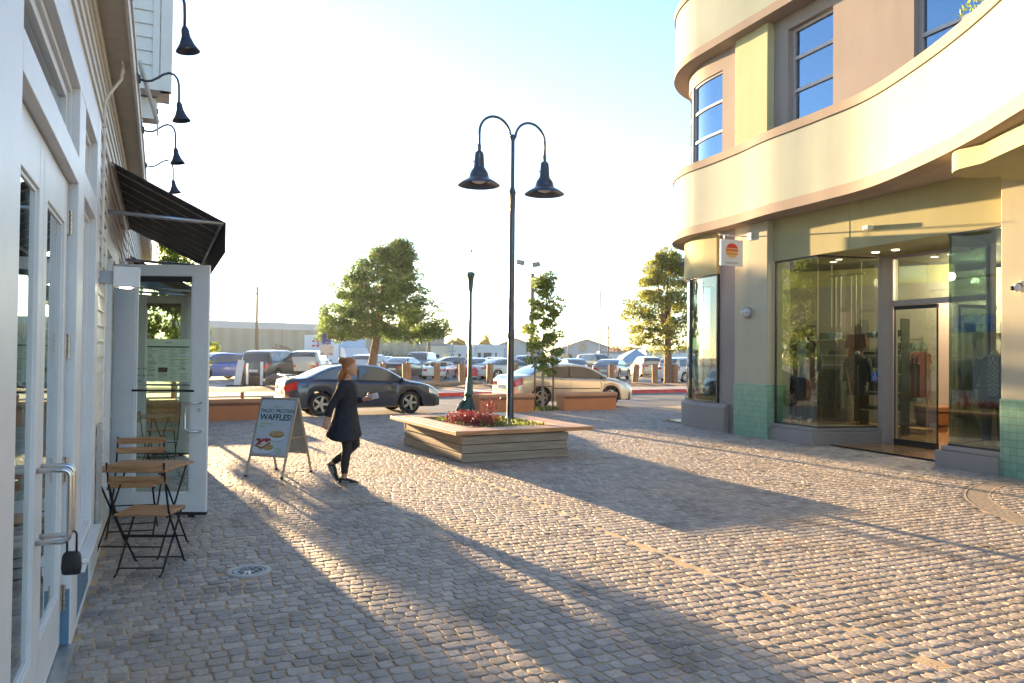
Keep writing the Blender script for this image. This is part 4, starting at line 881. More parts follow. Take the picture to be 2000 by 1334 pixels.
b = MB(); b.lathe([(.052, 4.35), (.056, 4.37), (.056, 4.62), (.066, 4.64), (.066, 4.68), (.05, 4.72), (.036, 4.77), (.034, 5.72), (.03, 5.74)], 24, capt=True); b.lathe([(.066, 1.98), (.069, 2.0), (.069, 2.12), (.062, 2.14)], 24, M=Matrix.Identity(4)); b.build('upper_pole', M_pole, lp, smooth=True)
av = Vector((.86, .51, 0)).normalized()
for sgn in (-1, 1):
    pts = [Vector((0, 0, 5.62)), av*sgn*.06+Vector((0, 0, 5.72))]
    c_ = .375; rr = .325
    for k in range(13):
        a_ = R(205)-R(205)*k/12 if False else PI*.93-(PI*.93)*k/12
        pts.append(av*sgn*(c_-rr*math.cos(PI-a_)*-1*-1 if False else c_+rr*math.cos(a_))+Vector((0, 0, 5.68+rr*math.sin(a_)*1.02)))
    xo = c_+rr; pts.append(av*sgn*(xo)+Vector((0, 0, 5.4)))
    b = MB(); b.tube(pts, .024, 12); b.build('arm', M_pole, lp, smooth=True)
    T = Matrix.Translation(av*sgn*xo+Vector((0, 0, 5.4)))
    b = MB(); b.lathe([(.026, .06), (.034, .05), (.034, -.02), (.03, -.05), (.05, -.07), (.078, -.10), (.085, -.16), (.10, -.36), (.125, -.40), (.155, -.44), (.175, -.50), (.185, -.55), (.21, -.57), (.30, -.62), (.375, -.675), (.378, -.685), (.37, -.683), (.20, -.60), (.16, -.56), (0, -.55)], 36, M=T)
    hd = b.build('lamp_head', M_pole, lp, smooth=True, auto=50)
    b = MB()
    for k in range(3): a_ = k*2.1+1; b.tube([T @ Vector((.09*math.cos(a_), .09*math.sin(a_), -.25)), T @ Vector((.115*math.cos(a_), .115*math.sin(a_), -.25))], .012, 8)
    b.build('knob', M_pole, hd)
    b = MB(); b.lathe([(.15, -.575), (.12, -.62), (.06, -.645), (0, -.65)], 20, M=T); b.build('lens', mat('frosted', (.6, .62, .62)), hd, smooth=True)
# ------------------------------------------------------------ orange low walls along the street edge
M_terra = stucco('terracotta_wall', (.56, .23, .11)); M_tcap = stucco('terracotta_cap', (.58, .31, .19)); M_frz = mat('dark_frieze', (.16, .08, .055), .8)
def lowwall(e0, e1, label, q0=19.85, q1=20.30):
    w = empty('low_wall', Sp(e0, q0), azS, label=label, cat='low wall', group='low terracotta walls along the street'); L_ = e1-e0; D = q1-q0
    b = MB(); b.box(0, L_, 0, D, -.03, .44); b.build('wall', M_terra, w, bevel=.008)
    b = MB(); b.box(-.03, L_+.03, -.03, D+.03, .44, .53); b.build('cap', M_tcap, w, bevel=.012)
    b = MB(); b.box(.02, L_-.02, -.006, -.0005, .355, .425)
    b.build('frieze_band', mat('frieze_ground', (.34, .17, .11), .8), w)
    b = MB(); n = int(L_/.085)
    pts = [(.03+(L_-.06)*k/n, -.009, .37 if k % 2 else .41) for k in range(n+1)]; b.tube(pts, .009, 5); pts = [(.03+(L_-.06)*k/n, -.008, .41 if k % 2 else .37) for k in range(n+1)]; b.tube(pts, .006, 4)
    b.build('frieze', M_frz, w); return w
lowwall(-3.5, 3.2, 'terracotta low wall at the left with a paper cup standing on it'); lowwall(9.15, 10.92, 'terracotta low wall behind the red shrub, left of the young tree'); lowwall(11.95, 13.85, 'terracotta low wall in front of the silver car, right of the young tree')
cu = empty('paper_cup', Sp(2.75, 20.0, .53), 0, label='small paper cup standing on the end of the left low wall', cat='cup')
b = MB(); b.lathe([(0, 0), (.038, 0), (.05, .14)], 20); b.build('cup_body', mat('cup_brown', (.5, .22, .12), .5), cu, smooth=True); b = MB(); b.lathe([(.053, .135), (.055, .15), (.045, .17), (0, .172)], 20); b.build('lid', M_white, cu, smooth=True)
# ------------------------------------------------------------ trees
M_bark = mat('bark', (.20, .13, .085), .9, var=.4, scale=9, bump=.9, bscale=18)
def rot_to(v): return Vector((0, 0, 1)).rotation_difference(v.normalized())
def tree(name, loc, h, label, lm, crown, trunk_r=.18, lean=(0, 0), n_leaf=16000, leaf=.13, seed=1, group=None, limbs=9, fork=.3, cat='tree', clump=.55, gap=.30, bark=None, nc=70, pw=.9):
    """crown: function t(0..1 height in crown) -> (cx, cy, rx, ry) ; z0,z1 from crown dict"""
    rnd = random.Random(seed); rg = np.random.default_rng(seed); root = empty(name, loc, 0, label=label, cat=cat, group=group)
    z0, z1, prof = crown
    b = MB(); top = Vector((lean[0], lean[1], z0+(z1-z0)*.75)); mid = Vector((lean[0]*.45, lean[1]*.45, z0*.9)); frk = Vector((lean[0]*.55, lean[1]*.55, z0+.15*(z1-z0)))
    b.tube([(0, 0, -.1), (0, 0, .15), mid*.5+Vector((0, 0, .05)), mid, frk, frk.lerp(top, .5), top], [trunk_r*1.5, trunk_r*1.1, trunk_r*.95, trunk_r*.85, trunk_r*.6, trunk_r*.35, trunk_r*.08], 12)
    cl = []
    for k in range(nc):
        t = ((k+.5)/nc)**pw; t = min(1, max(0, t+rnd.gauss(0, .03))); cx, cy, rx, ry = prof(t); a_ = k*2.39996+rnd.gauss(0, .3); r = math.sqrt(rnd.uniform(.12, 1.0))
        cl.append(Vector((cx+rx*r*math.cos(a_), cy+ry*r*math.sin(a_), z0+(z1-z0)*t+rnd.gauss(0, .06*(z1-z0)*.4))))
    for k in range(limbs):
        c = cl[(k*len(cl))//limbs]; s_ = frk.lerp(top, rnd.uniform(0, .55)) if k % 2 else mid.lerp(frk, rnd.uniform(.7, 1)); m_ = s_.lerp(c, .5)+Vector((rnd.gauss(0, .15), rnd.gauss(0, .15), -.10*(c-s_).length)); rr = trunk_r*rnd.uniform(.28, .42)
        b.tube([s_, s_.lerp(m_, .5)+Vector((0, 0, -.02)), m_, c], [rr, rr*.8, rr*.5, rr*.12], 7)
    for k in range(len(cl)):
        if k % 2: c = cl[k]; j = min(range(len(cl)), key=lambda q: (cl[q]-c).length+(100 if q == k else 0)); b.tube([cl[j].lerp(Vector((lean[0], lean[1], c.z-.6)), .4), c.lerp(cl[j], .3), c], [trunk_r*.12, trunk_r*.08, trunk_r*.03], 5)
    b.build('trunk', bark or M_bark, root, smooth=True)
    per = n_leaf//len(cl); P = []
    for c in cl:
        cr = clump*rnd.uniform(.65, 1.25)
        q = rg.normal(0, 1, (per, 3)); q /= np.linalg.norm(q, axis=1)[:, None]; q *= (rg.uniform(gap, 1, per)**.6)[:, None]*cr; q[:, 2] *= .62
        ax = rg.normal(0, 1, 3); keep = rg.uniform(0, 1, per) < .93
        P.append((q+np.array(c))[keep])
    P = np.concatenate(P); leaves('crown', P, leaf, lm, root); return root
M_oak = leafmat('oak_leaf', (.040, .090, .024), (.13, .21, .05), .45)
M_oak2 = leafmat('olive_leaf', (.06, .10, .022), (.24, .25, .05), .55)
M_young = leafmat('young_leaf', (.06, .12, .025), (.20, .25, .05), .55)
def prof1(t):
    r = 4.2*(1-t)**.75+.35; return (-.0+.9*t*1.3-.5*(1-t), 0, r*(1.05 if t < .3 else .92), r*.9)
pB = at(722, 40.3); 
tree('broad_tree', (pB.x, pB.y, .05), 7, 'broad dark green tree with a leaning trunk behind the dark blue car', M_oak, (2.45, 7.3, lambda t: (float(np.interp(t, [0, .2, .4, .6, .8, 1], [.85, .5, .4, .6, .95, 1.5])), 0, float(np.interp(t, [0, .2, .4, .6, .8, 1], [3.4, 3.5, 2.75, 2.1, 1.35, .6])), float(np.interp(t, [0, .2, .4, .6, .8, 1], [2.8, 3.0, 2.5, 1.9, 1.2, .5])))), trunk_r=.24, lean=(.75, 0), n_leaf=50000, leaf=.15, seed=5, limbs=24, clump=.56, nc=250, pw=1.35)
pC = at(1306, 44.8)
tree('broad_tree', (pC.x, pC.y, .05), 7, 'olive green tree with yellow lower leaves beside the corner building', M_oak2, (2.1, 7.6, lambda t: (-.55+.5*t, 0, 2.25*math.sin(PI*(.22+.72*t))**.7*(1 if t < .6 else 1-.3*(t-.6)), 1.9*math.sin(PI*(.22+.72*t)))), trunk_r=.25, lean=(-.1, 0), n_leaf=30000, leaf=.15, seed=9, limbs=16, clump=.56, nc=125)
pY = Sp(11.35, 20.1)
yt = tree('young_tree', (pY.x, pY.y, 0), 4, 'slim young green tree staked between two low walls', M_young, (1.1, 4.0, lambda t: (.05*math.sin(t*9), 0, .52*(math.sin(PI*(.15+.8*t))+.12), .45*(math.sin(PI*(.15+.8*t))+.1))), trunk_r=.045, n_leaf=5200, leaf=.12, seed=4, limbs=8, clump=.25, nc=52, bark=mat('pale_bark', (.34, .28, .22), .8, var=.3, scale=20, bump=.4))
pZ = Vector((-8.8, 20.0, 0))
tree('young_tree', (pZ.x, pZ.y, 0), 4, 'yellow lit young tree half hidden by the open white door', M_young, (.95, 4.7, lambda t: (0, 0, (1.15 if t < .38 else .62)*(math.sin(PI*(.22+.72*t))), 1.05*(math.sin(PI*(.22+.72*t))))), trunk_r=.06, n_leaf=9500, leaf=.13, seed=14, limbs=10, clump=.3, nc=80, bark=MATS['pale_bark'])
for dx, nm in ((-.33, 'left'), (.30, 'right')):
    p = Sp(11.35+dx, 20.0); st_ = MB(); st_.tube([(p.x, p.y, -.05), (p.x, p.y, 1.62)], .026, 8); o = st_.build('tree_stake', mat('stake_wood', (.17, .10, .06), .8, var=.3)); tag(o, 'brown wooden stake on the %s side of the slim young tree' % nm, 'stake', 'stakes of the young tree')
p = Sp(11.0, 19.96); q = Sp(11.66, 19.96); b = MB(); b.tube([(p.x, p.y, .73), (q.x, q.y, .73)], .018, 6); tag(b.build('tie_bar', MATS['stake_wood']), 'brown crossbar tying the two stakes of the young tree', 'tie bar')
pts = [tuple(Sp(random.uniform(10.98, 11.85), random.uniform(19.9, 20.3), random.uniform(0, .13))) for k in range(500)]
tag(leaves('ground_cover', pts, .07, M_gleaf), 'dark green plants at the foot of the young tree', 'ground cover', kind='stuff')
# sprig over the balcony
pts = []
for k in range(520):
    a_ = random.gauss(0, .28); pts.append(tuple(Rp(7.35+a_, 1.88+a_*.5+random.gauss(0, .06), 6.22-abs(random.gauss(0, .10))+.12)))
o = leaves('trailing_plant', pts, .07, M_gleaf); tag(o, 'sprig of green plant hanging over the top of the balcony band', 'plant')
for i, (x_, y_, h_) in enumerate([(-15.2, 24.6, 6.2), (-21.5, 28.5, 7.0), (-28.5, 31.5, 6.6)]):
    tree('broad_tree', (x_, y_, 0), 6, ['broad yellow green tree beyond the left shop, mirrored in the store window', 'larger broad tree farther beyond the left shop, mirrored beside the first', 'farthest broad tree beyond the left shop, mirrored at the edge of the glass'][i], M_young if i == 0 else M_oak2, (1.6, h_, lambda t: (.0, 0, 2.6*math.sin(PI*(.2+.75*t)), 2.5*math.sin(PI*(.2+.75*t)))), trunk_r=.16, n_leaf=11000, leaf=.2, seed=20+i, limbs=10, clump=.6, nc=70)
# ------------------------------------------------------------ green acorn lamp post
M_grn = mat('green_cast', (.03, .085, .07), .4, .3, var=.25, scale=8)
gp_ = Sp(9.15, 20.55); gl2 = empty('green_lamp_post', (gp_.x, gp_.y, 0), 0, label='slim green cast iron lamp post with a clear lantern at the street edge', cat='street lamp')
b = MB(); b.lathe([(.30, 0), (.31, .06), (.27, .10), (.25, .16), (.17, .28), (.15, .36), (.13, .42), (.15, .46), (.16, .50), (.13, .54), (.10, .62), (.095, .90), (.075, .98)], 16)
for k in range(4): a_ = k*PI/2+.5; b.tube([(.17*math.cos(a_), .17*math.sin(a_), .34), (.27*math.cos(a_), .27*math.sin(a_), .22), (.36*math.cos(a_), .36*math.sin(a_), .02)], [.035, .06, .085], 8)
b.build('base', M_grn, gl2, auto=40)
b = MB(); b.lathe([(.072, .9), (.064, 1.1), (.044, 3.55)], 12); b.build('pole', M_grn, gl2, smooth=True)
b = MB(); b.lathe([(.052, 3.5), (.06, 3.55), (.09, 3.85), (.10, 3.95), (.13, 3.98), (.125, 4.04), (.08, 4.08)], 16, capt=True); b.build('neck', M_grn, gl2, smooth=True, auto=40)
b = MB(); b.lathe([(.075, 4.08), (.16, 4.2), (.19, 4.35), (.15, 4.55), (.06, 4.66), (0, 4.68)], 20); b.build('globe', glass('lamp_globe', (.97, .97, .97), f0=.03), gl2, smooth=True)
b = MB(); b.lathe([(.035, 4.66), (.04, 4.69), (.02, 4.74), (.012, 4.84), (0, 4.88)], 10); b.build('finial', M_grn, gl2, smooth=True)
# ------------------------------------------------------------ wooden posts with a cable
M_post = woodmat('post_wood', (.22, .12, .06), (.42, .25, .13), 2, 3, .85)
def wpost(x, y, h, r, label, lean=(0, 0)):
    o = empty('wooden_post', (x, y, 0), 0, label=label, cat='post', group='rough wooden posts along the verge')
    b = MB(); n = 12; rg = []
    ra = [r*random.uniform(.92, 1.08) for _ in range(n)]
    for z in (-.1, .3, .7, h-.04, h): k_ = .9 if z == h else 1; rg.append([(ra[i]*k_*math.cos(2*PI*i/n)+lean[0]*z, ra[i]*k_*math.sin(2*PI*i/n)+lean[1]*z, z) for i in range(n)])
    b.loft(rg); b.build('shaft', M_post, o, auto=50)
    b = MB(); b.tube([(lean[0]*h, -.03, h-.03), (lean[0]*h, .03, h+.03), (lean[0]*h+.01, .0, h+.01)], .02, 6); b.build('cable_eye', M_darkfr, o); return o
plist = [(796, 38.2, .22, 'wooden post behind the dark car roof, widest one'), (748, 37.4, .15, 'wooden post hidden partly by the dark blue car windscreen'), (855, 37.85, .16, 'wooden post in front of the white convertible'), (904, 38.6, .16, 'wooden post just left of the red car'), (957, 39.6, .17, 'wooden post just right of the red car'), (1007, 40.3, .15, 'wooden post behind the tall lamp pole'), (1108, 41.5, .15, 'wooden post behind the silver car roof'),
         (1152, 42.2, .17, 'wooden post just left of the dark grey rear facing sedan'), (1195, 43.0, .16, 'wooden post in front of the rear facing sedan'), (1240, 43.0, .18, 'leaning wooden post right of the rear facing sedan'), (1280, 43.8, .16, 'wooden post second from the corner building'), (1319, 44.7, .16, 'wooden post nearest the corner building')]
hts = []
for i, (x_, Y_, r_, lb) in enumerate(plist):
    p = at(x_, Y_); wpost(p.x, p.y, 1.18, r_, lb, lean=(.10 if i == 9 else random.gauss(0, .015), 0)); hts.append((p.x, p.y, 1.2))
hts.sort(); b = MB(); cp = []
for i in range(len(hts)-1):
    for k in range(6): t = k/6; cp.append((hts[i][0]+(hts[i+1][0]-hts[i][0])*t, hts[i][1]+(hts[i+1][1]-hts[i][1])*t, 1.19-.05*math.sin(PI*t)))
cp.append(hts[-1]); b.tube(cp, .022, 6); tag(b.build('steel_cable', mat('cable', (.22, .21, .2), .5, .8)), 'steel cable strung along the tops of the wooden posts', 'cable')
# a horizontal log lying along the verge
p0 = Sp(11.5, 35.1, .16); p1_ = Sp(16.4, 35.3, .16); b = MB(); b.tube([p0, p1_], .13, 10); tag(b.build('log_rail', M_post, smooth=True), 'brown log lying on the soil between the wooden posts', 'log')
# ------------------------------------------------------------ barricade boards, bins, boulder, sign post
def slab(name, px_, Y, w, h, d, m, label, cat, tilt=0, rz=0, base=True, grp=None):
    p = at(px_, Y); o = empty(name, (p.x, p.y, -.02), rz, label=label, cat=cat, group=grp); T = Matrix.Rotation(tilt, 4, 'Y')
    b = MB(); b.box(-w/2, w/2, -d/2, d/2, .03, h, M=T); b.build('board', m, o, bevel=.01)
    if base: b = MB(); b.box(-w*.9-.15, w*.9+.15, -.25, .25, 0, .05); b.build('foot', M_dark, o)
    return o
slab('road_delineator', 464, 38.0, .32, 1.28, .10, M_white, 'tall leaning white road board beside the bins', 'road board', tilt=R(9))
slab('marker_post', 484, 38.6, .11, 1.12, .08, M_white, 'narrow white marker post just right of the leaning board', 'marker post', base=True, grp='white marker posts'); slab('marker_post', 512, 38.0, .13, 1.2, .08, M_white, 'narrow white marker post standing right of the dark bins', 'marker post', base=True, grp='white marker posts')
def bin_(px_, Y, w, h, label):
    p = at(px_, Y); o = empty('dark_bin', (p.x, p.y, -.02), .3, label=label, cat='bin', group='dark bins behind the marker posts'); b = MB(); b.prism([(-w*.42, -.25), (w*.42, -.25), (w*.42, .25), (-w*.42, .25)], 0, h*.86); b.build('body', mat('bin_dark', (.035, .033, .03), .5), o, bevel=.03)
    b = MB(); b.box(-w/2, w/2, -.29, .29, h*.86, h); b.build('lid', mat('bin_lid', (.06, .055, .05), .45), o, bevel=.03)
bin_(474, 39.2, .45, .7, 'small dark bin left of the narrow marker post'); bin_(498, 39.0, .85, .62, 'wide dark bin between the two marker posts')
p = at(537, 38.0); b = MB(); bm = bmesh.new(); bmesh.ops.create_icosphere(bm, subdivisions=3, radius=.5)
for v in bm.verts: f_ = 1+.18*math.sin(v.co.x*7+1)*math.cos(v.co.y*6)+.12*math.sin(v.co.z*9); v.co *= f_; v.co.z *= .75; v.co.x *= .9
me = bpy.data.meshes.new('boulder'); bm.to_mesh(me); bm.free(); me.materials.append(mat('rock', (.16, .13, .11), .85, var=.4, scale=5, bump=1, bscale=12)); o = bpy.data.objects.new('boulder', me); C.objects.link(o); o.location = (p.x, p.y, .25); tag(o, 'dark grey boulder at the roadside behind the dark blue car', 'boulder')
sp_ = empty('sign_post', at(639, 37.8, 0.0), R(-8), label='thin sign post with a blue panel over a pale two arrow sign', cat='sign')
b = MB(); b.tube([(0, 0, -.1), (0, 0, 2.65)], .03, 8); b.build('pole', mat('pole_grey', (.25, .25, .26), .5, .6), sp_)
b = MB(); b.box(-.34, .34, -.045, -.032, 1.52, 2.04); pn = b.build('panel', mat('pale_sign', (.72, .60, .50), .5, var=.05), sp_, bevel=.004)
M_rb = mat('arrow_brown', (.30, .08, .04), .6)
for sx in (-1, 1):
    b = MB(); b.add([(sx*.31, -.047, 1.60), (sx*.23, -.047, 1.655), (sx*.23, -.047, 1.625), (sx*.12, -.047, 1.625), (sx*.12, -.047, 1.585), (sx*.23, -.047, 1.585), (sx*.23, -.047, 1.555)], [(0, 1, 2, 3, 4, 5, 6)]); b.build('arrow', M_rb, pn)
b = MB(); b.add([(.18, -.047, 1.90), (.28, -.047, 1.96), (.29, -.047, 1.93), (.22, -.047, 1.885)], [(0, 1, 2, 3)]); b.build('arrow', M_rb, pn)
b = MB(); b.prism([(-.22, 2.08), (.21, 2.08), (.21, 2.30), (-.04, 2.34), (-.13, 2.66), (-.22, 2.66)], 0, .013, M=Matrix(((1, 0, 0, 0), (0, 0, 1, -.046), (0, 1, 0, 0), (0, 0, 0, 1)))); bp_ = b.build('blue_panel', mat('sign_blue', (.09, .09, .33), .5), sp_)
text_mesh('lettering', 'PARKING', .085, M_white, bp_, Mx(.08, -.048, 2.15), .0005)

for o_ in list(bpy.data.objects):
    if o_.parent == pb and o_.name.split('.')[0] == 'board': split_islands(o_)
# ------------------------------------------------------------ cars
M_tyre = mat('tyre', (.022, .022, .024), .85, bump=.3); M_rim = mat('alloy', (.58, .56, .52), .3, .9, var=.05); M_cglass = mat('car_glass', (.06, .08, .085), .03, 0, var=0, spec=1., coat=1)
M_ceil = mat('car_under', (.012, .012, .013), .9); M_tail = mat('tail_red', (.60, .015, .012), .15, coat=1, var=.1); M_head = mat('head_lens', (.75, .74, .68), .08, .3, coat=1, var=.1); M_plate = mat('plate', (.70, .70, .66), .5, var=.1, scale=20); M_chrome = mat('chrome', (.75, .74, .72), .12, 1., var=0)
M_cbin = mat('car_trim_black', (.02, .02, .022), .5)
def lerpt(tab, x):
    if x <= tab[0][0]: return tab[0][1]
    for (a, p), (c, q) in zip(tab, tab[1:]):
        if x <= c:
            t = (x-a)/(c-a); return p+(q-p)*t
    return tab[-1][1]
def smooth_tab(tab, n=6):
    out = [];
    for x, z in catmull([(a, c) for a, c in tab], n): out.append((x, z))
    return out
CARS = {
 # x from rear (0) to front (L): top outline, belt line, roof span [cowl_rear, roof_rear, roof_front, cowl_front], wheels
 'sedan': dict(L=4.70, w=.885, top=[(0, .86), (.04, .98), (.25, 1.05), (.62, 1.08), (1.0, 1.24), (1.45, 1.385), (2.1, 1.43), (2.6, 1.405), (2.95, 1.32), (3.35, 1.12), (3.62, .985), (4.1, .90), (4.5, .78), (4.66, .66), (4.70, .52)],
   belt=[(0, .84), (.3, .97), (.7, .99), (2.6, .92), (3.6, .905), (4.2, .80), (4.55, .68), (4.7, .5)], gh=(.62, 1.42, 2.62, 3.58), wx=(.98, 3.66), wr=.325, win=(.82, 3.42), pil=(2.08,)),
 'wagon': dict(L=4.35, w=.88, top=[(0, .75), (.03, 1.05), (.15, 1.30), (.35, 1.50), (.9, 1.58), (2.0, 1.61), (2.5, 1.57), (2.9, 1.42), (3.3, 1.15), (3.5, 1.05), (3.95, .97), (4.2, .84), (4.32, .66), (4.35, .5)],
   belt=[(0, .74), (.08, .98), (.4, 1.03), (2.6, .98), (3.4, .97), (4.0, .86), (4.25, .7), (4.35, .48)], gh=(.06, .38, 2.48, 3.46), wx=(.80, 3.45), wr=.335, win=(.42, 3.25), pil=(1.25, 2.15)),
 'suv': dict(L=4.85, w=.97, top=[(0, .8), (.03, 1.15), (.12, 1.45), (.3, 1.70), (.9, 1.78), (2.2, 1.80), (2.8, 1.77), (3.1, 1.62), (3.45, 1.32), (3.65, 1.18), (4.3, 1.12), (4.65, 1.0), (4.8, .8), (4.85, .55)],
   belt=[(0, .8), (.06, 1.10), (.4, 1.15), (2.8, 1.10), (3.6, 1.10), (4.3, 1.02), (4.7, .85), (4.85, .52)], gh=(.05, .32, 2.75, 3.6), wx=(.92, 3.83), wr=.38, win=(.4, 3.4), pil=(1.35, 2.35)),
 'roadster': dict(L=3.98, w=.84, top=[(0, .62), (.04, .76), (.3, .83), (.9, .86), (1.25, .88), (1.7, .9), (2.2, .93), (2.4, 1.16), (2.45, 1.17), (2.8, .98), (2.95, .85), (3.5, .76), (3.85, .6), (3.98, .42)],
   belt=[(0, .62), (.3, .76), (1.2, .81), (2.4, .80), (3.0, .78), (3.6, .7), (3.9, .54), (3.98, .4)], gh=(2.2, 2.38, 2.46, 2.94), wx=(.75, 3.02), wr=.30, win=None, pil=()),
}
def carbody(kind, paint, root, detail=1, cglass=None):
    P = CARS[kind]; L = P['L']; w = P['w']; top = smooth_tab(P['top'], 5); belt = P['belt']; g0, g1, g2, g3 = P['gh']; wr = P['wr']; ar = wr+.055
    zb = .20 if kind != 'suv' else .26
    def half(x):
        f = min(1, (L-x)/.75); r = min(1, x/.5); k = (1-(1-f)**2.4*.30)*(1-(1-r)**2.4*.20); return w*k
    def bot(x):
        z = zb+(.10 if x > L-.06 else 0)+(.08 if x < .06 else 0)
        for c in P['wx']:
            d = abs(x-c)
            if d < ar: z = max(z, wr+math.sqrt(ar*ar-d*d))
        return z
    def S(x, v):  # half section point, v 0..1 (y outward, z)
        T = lerpt(top, x); B = min(lerpt(belt, x), T-.02); h = half(x); b0 = bot(x); b0 = min(b0, B-.06)
        gh = max(0, T-B-.04) if g0 <= x <= g3 else 0
        tw = h*.93-.30*min(gh, .55); 
        K = [(.90 if b0 < .35 else .985, b0), (.985 if b0 < .35 else .99, b0+.04), (1.0, b0+(B-b0)*.45), (.995, b0+(B-b0)*.72), (.965, B-.02)]
        pts = [(a*h, z) for a, z in K]
        if gh > .05: pts += [(h*.925, B+.015), (h*.925*.5+tw*.5, B+.015+(T-B-.075)*.5), (tw, T-.065), (tw*.86, T-.02), (tw*.5, T-.004), (0, T)]
        else: pts += [(h*.93, B+.3*(T-B)), (h*.86, B+.62*(T-B)), (h*.74, B+.84*(T-B)), (h*.55, B+.95*(T-B)), (h*.3, T-.004), (0, T)]
        n = len(pts)-1; t = v*n; i = min(n-1, int(t)); f = t-i; a, c = pts[i], pts[i+1]; return (a[0]+(c[0]-a[0])*f, a[1]+(c[1]-a[1])*f)
    xs = set()
    N = 70 if detail else 34
    for i in range(N+1): xs.add(round(L*i/N, 4))
    for c in P['wx']:
        for k in range(17 if detail else 9): a_ = PI*k/(16 if detail else 8); xs.add(round(c+ar*math.cos(a_), 4))
    for x in (g0, g1, g2, g3, .012, .03, L-.012, L-.03): xs.add(round(x, 4))
    xs = sorted(x for x in xs if 0 <= x <= L); NV = 20
    b = MB(); rg = []
    for x in xs:
        hp_ = [S(x, k/NV) for k in range(NV+1)]; rg.append([(x, -y, z) for y, z in hp_]+[(x, y, z) for y, z in reversed(hp_[:-1])])
    b.loft(rg, closed=False, cap=False); n = len(rg[0]); m_ = len(rg)
    b.f.append(tuple(range(n))); b.m.append(0); b.f.append(tuple((m_-1)*n+k for k in range(n-1, -1, -1))); b.m.append(0)
    o = b.build('body', paint, root, auto=38)
    u = MB(); 
    for x0, x1 in [(.15, P['wx'][0]-ar), (P['wx'][0]+ar, P['wx'][1]-ar), (P['wx'][1]+ar, L-.2)]: u.box(x0, x1, -w*.88, w*.88, zb-.0, zb+.25)
    u.box(.2, L-.3, -w*.62, w*.62, zb+.02, zb+.4); u.box(P['wx'][0]-ar, P['wx'][0]+ar, -w*.9, w*.9, .5, .62) if False else None
    u.build('underbody', M_ceil, root)
    def patch(name, x0, x1, v0, v1, m, side=0, off=.006, nx=14, nv=5, shape=None, par=None):
        b = MB(); sides = (-1, 1) if side == 0 else (side,)
        for sd in sides:
            vs = []; 
            for i in range(nx+1):
                x = x0+(x1-x0)*i/nx
                for j in range(nv+1):
                    v = v0+(v1-v0)*j/nv
                    if shape: xx, vv = shape(x, v)
                    else: xx, vv = x, v
                    y, z = S(xx, vv); e = .01; y2, z2 = S(xx, min(1, vv+e)); y1, z1 = S(xx, max(0, vv-e)); d = Vector((y2-y1, z2-z1)); nn = Vector((d.y, -d.x)); nn = nn.normalized() if nn.length > 1e-6 else Vector((1, 0))
                    dx_ = 0
                    if xx < .15: dx_ = -off*1.3
                    if xx > L-.2: dx_ = off*1.3
                    vs.append((xx+dx_, sd*(y+nn.x*off), z+nn.y*off))
            fs = [(i*(nv+1)+j, (i+1)*(nv+1)+j, (i+1)*(nv+1)+j+1, i*(nv+1)+j+1) for i in range(nx) for j in range(nv)]
            b.add(vs, fs)
        return b.build(name, m, par or root, smooth=True)
    G = cglass or M_cglass
    # v index: 11 points -> n=10 ; belt edge .5, roof edge .7
    if P['win']:
        a0, a1 = P['win']; cuts = [a0]+list(P['pil'])+[a1]
        for i in range(len(cuts)-1):
            x0 = cuts[i]+(.035 if i else 0); x1 = cuts[i+1]-(.035 if i < len(cuts)-2 else 0)
            for sd in (-1, 1): patch('side_window', x0, x1, .515, .685, G, sd, nx=16)
        for c in list(P['pil']): patch('pillar_trim', c-.034, c+.034, .515, .69, M_cbin, nx=2)
        patch('window_frame', a0-.05, a1+.08, .49, .512, M_cbin, nx=24, nv=1)
    patch('windscreen', g2+.07, g3-.04, .745, 1.0, G, nx=10) if P['win'] else patch('windscreen', g2+.02, g3-.03, .72, 1.0, G, nx=6)
    if P['win']: patch('rear_window', g0+(.05 if kind == 'sedan' else .06), g1-.03, .745, 1.0, G, nx=10)
    else:
        b = MB(); b.box(1.35, 2.15, -w*.70, w*.70, .80, .905); b.build('cockpit', M_ceil, root, bevel=.03)
        for yy in (-.33, .33): b = MB(); b.box(1.42, 1.58, yy-.2, yy+.2, .8, 1.1); b.build('seat', M_ceil, root, bevel=.05)
    # lights and details
    zl = lerpt(belt, .1)
    patch('tail_light', .0, .30 if kind != 'suv' else .16, .30, .44, M_tail, -1, off=.01); patch('tail_light', .0, .30 if kind != 'suv' else .16, .30, .44, M_tail, 1, off=.01)
    patch('headlight', L-.42, L-.06, .30, .45, M_head, -1, off=.01); patch('headlight', L-.42, L-.06, .30, .45, M_head, 1, off=.01)
    y_t = half(0)
    b = MB(); 
    for sd in (-1, 1): zt = .62 if kind == 'roadster' else (.78 if kind == 'sedan' else .9); b.box(-.012, .01, sd*y_t*.52, sd*y_t*.93, zt-.08, zt+.05) if sd > 0 else b.box(-.012, .01, -y_t*.93, -y_t*.52, zt-.08, zt+.05)
    b.build('rear_lamp', M_tail, root, bevel=.01)
    zt = .50 if kind == 'roadster' else .66
    b = MB(); b.box(-.014, .0, -.26, .26, zt-.065, zt+.065); b.build('number_plate', M_plate, root, bevel=.004)
    b = MB(); b.box(L-.01, L+.012, -.42, .42, .30, .40); b.build('grille', M_cbin, root, bevel=.01)
    b = MB(); b.box(-.05, .18, -y_t*.93, y_t*.93, .24 if kind != 'suv' else .32, .50 if kind != 'suv' else .6); b.build('rear_bumper', paint if kind != 'suv' else M_cbin, root, bevel=.04)
    hL = half(L-.1)
    b = MB(); b.box(L-.22, L+.03, -hL*.88, hL*.88, .20 if kind != 'suv' else .30, .46); b.build('front_bumper', paint if kind != 'suv' else M_cbin, root, bevel=.05)
    mx_ = g3-.22 if P['win'] else g3-.35
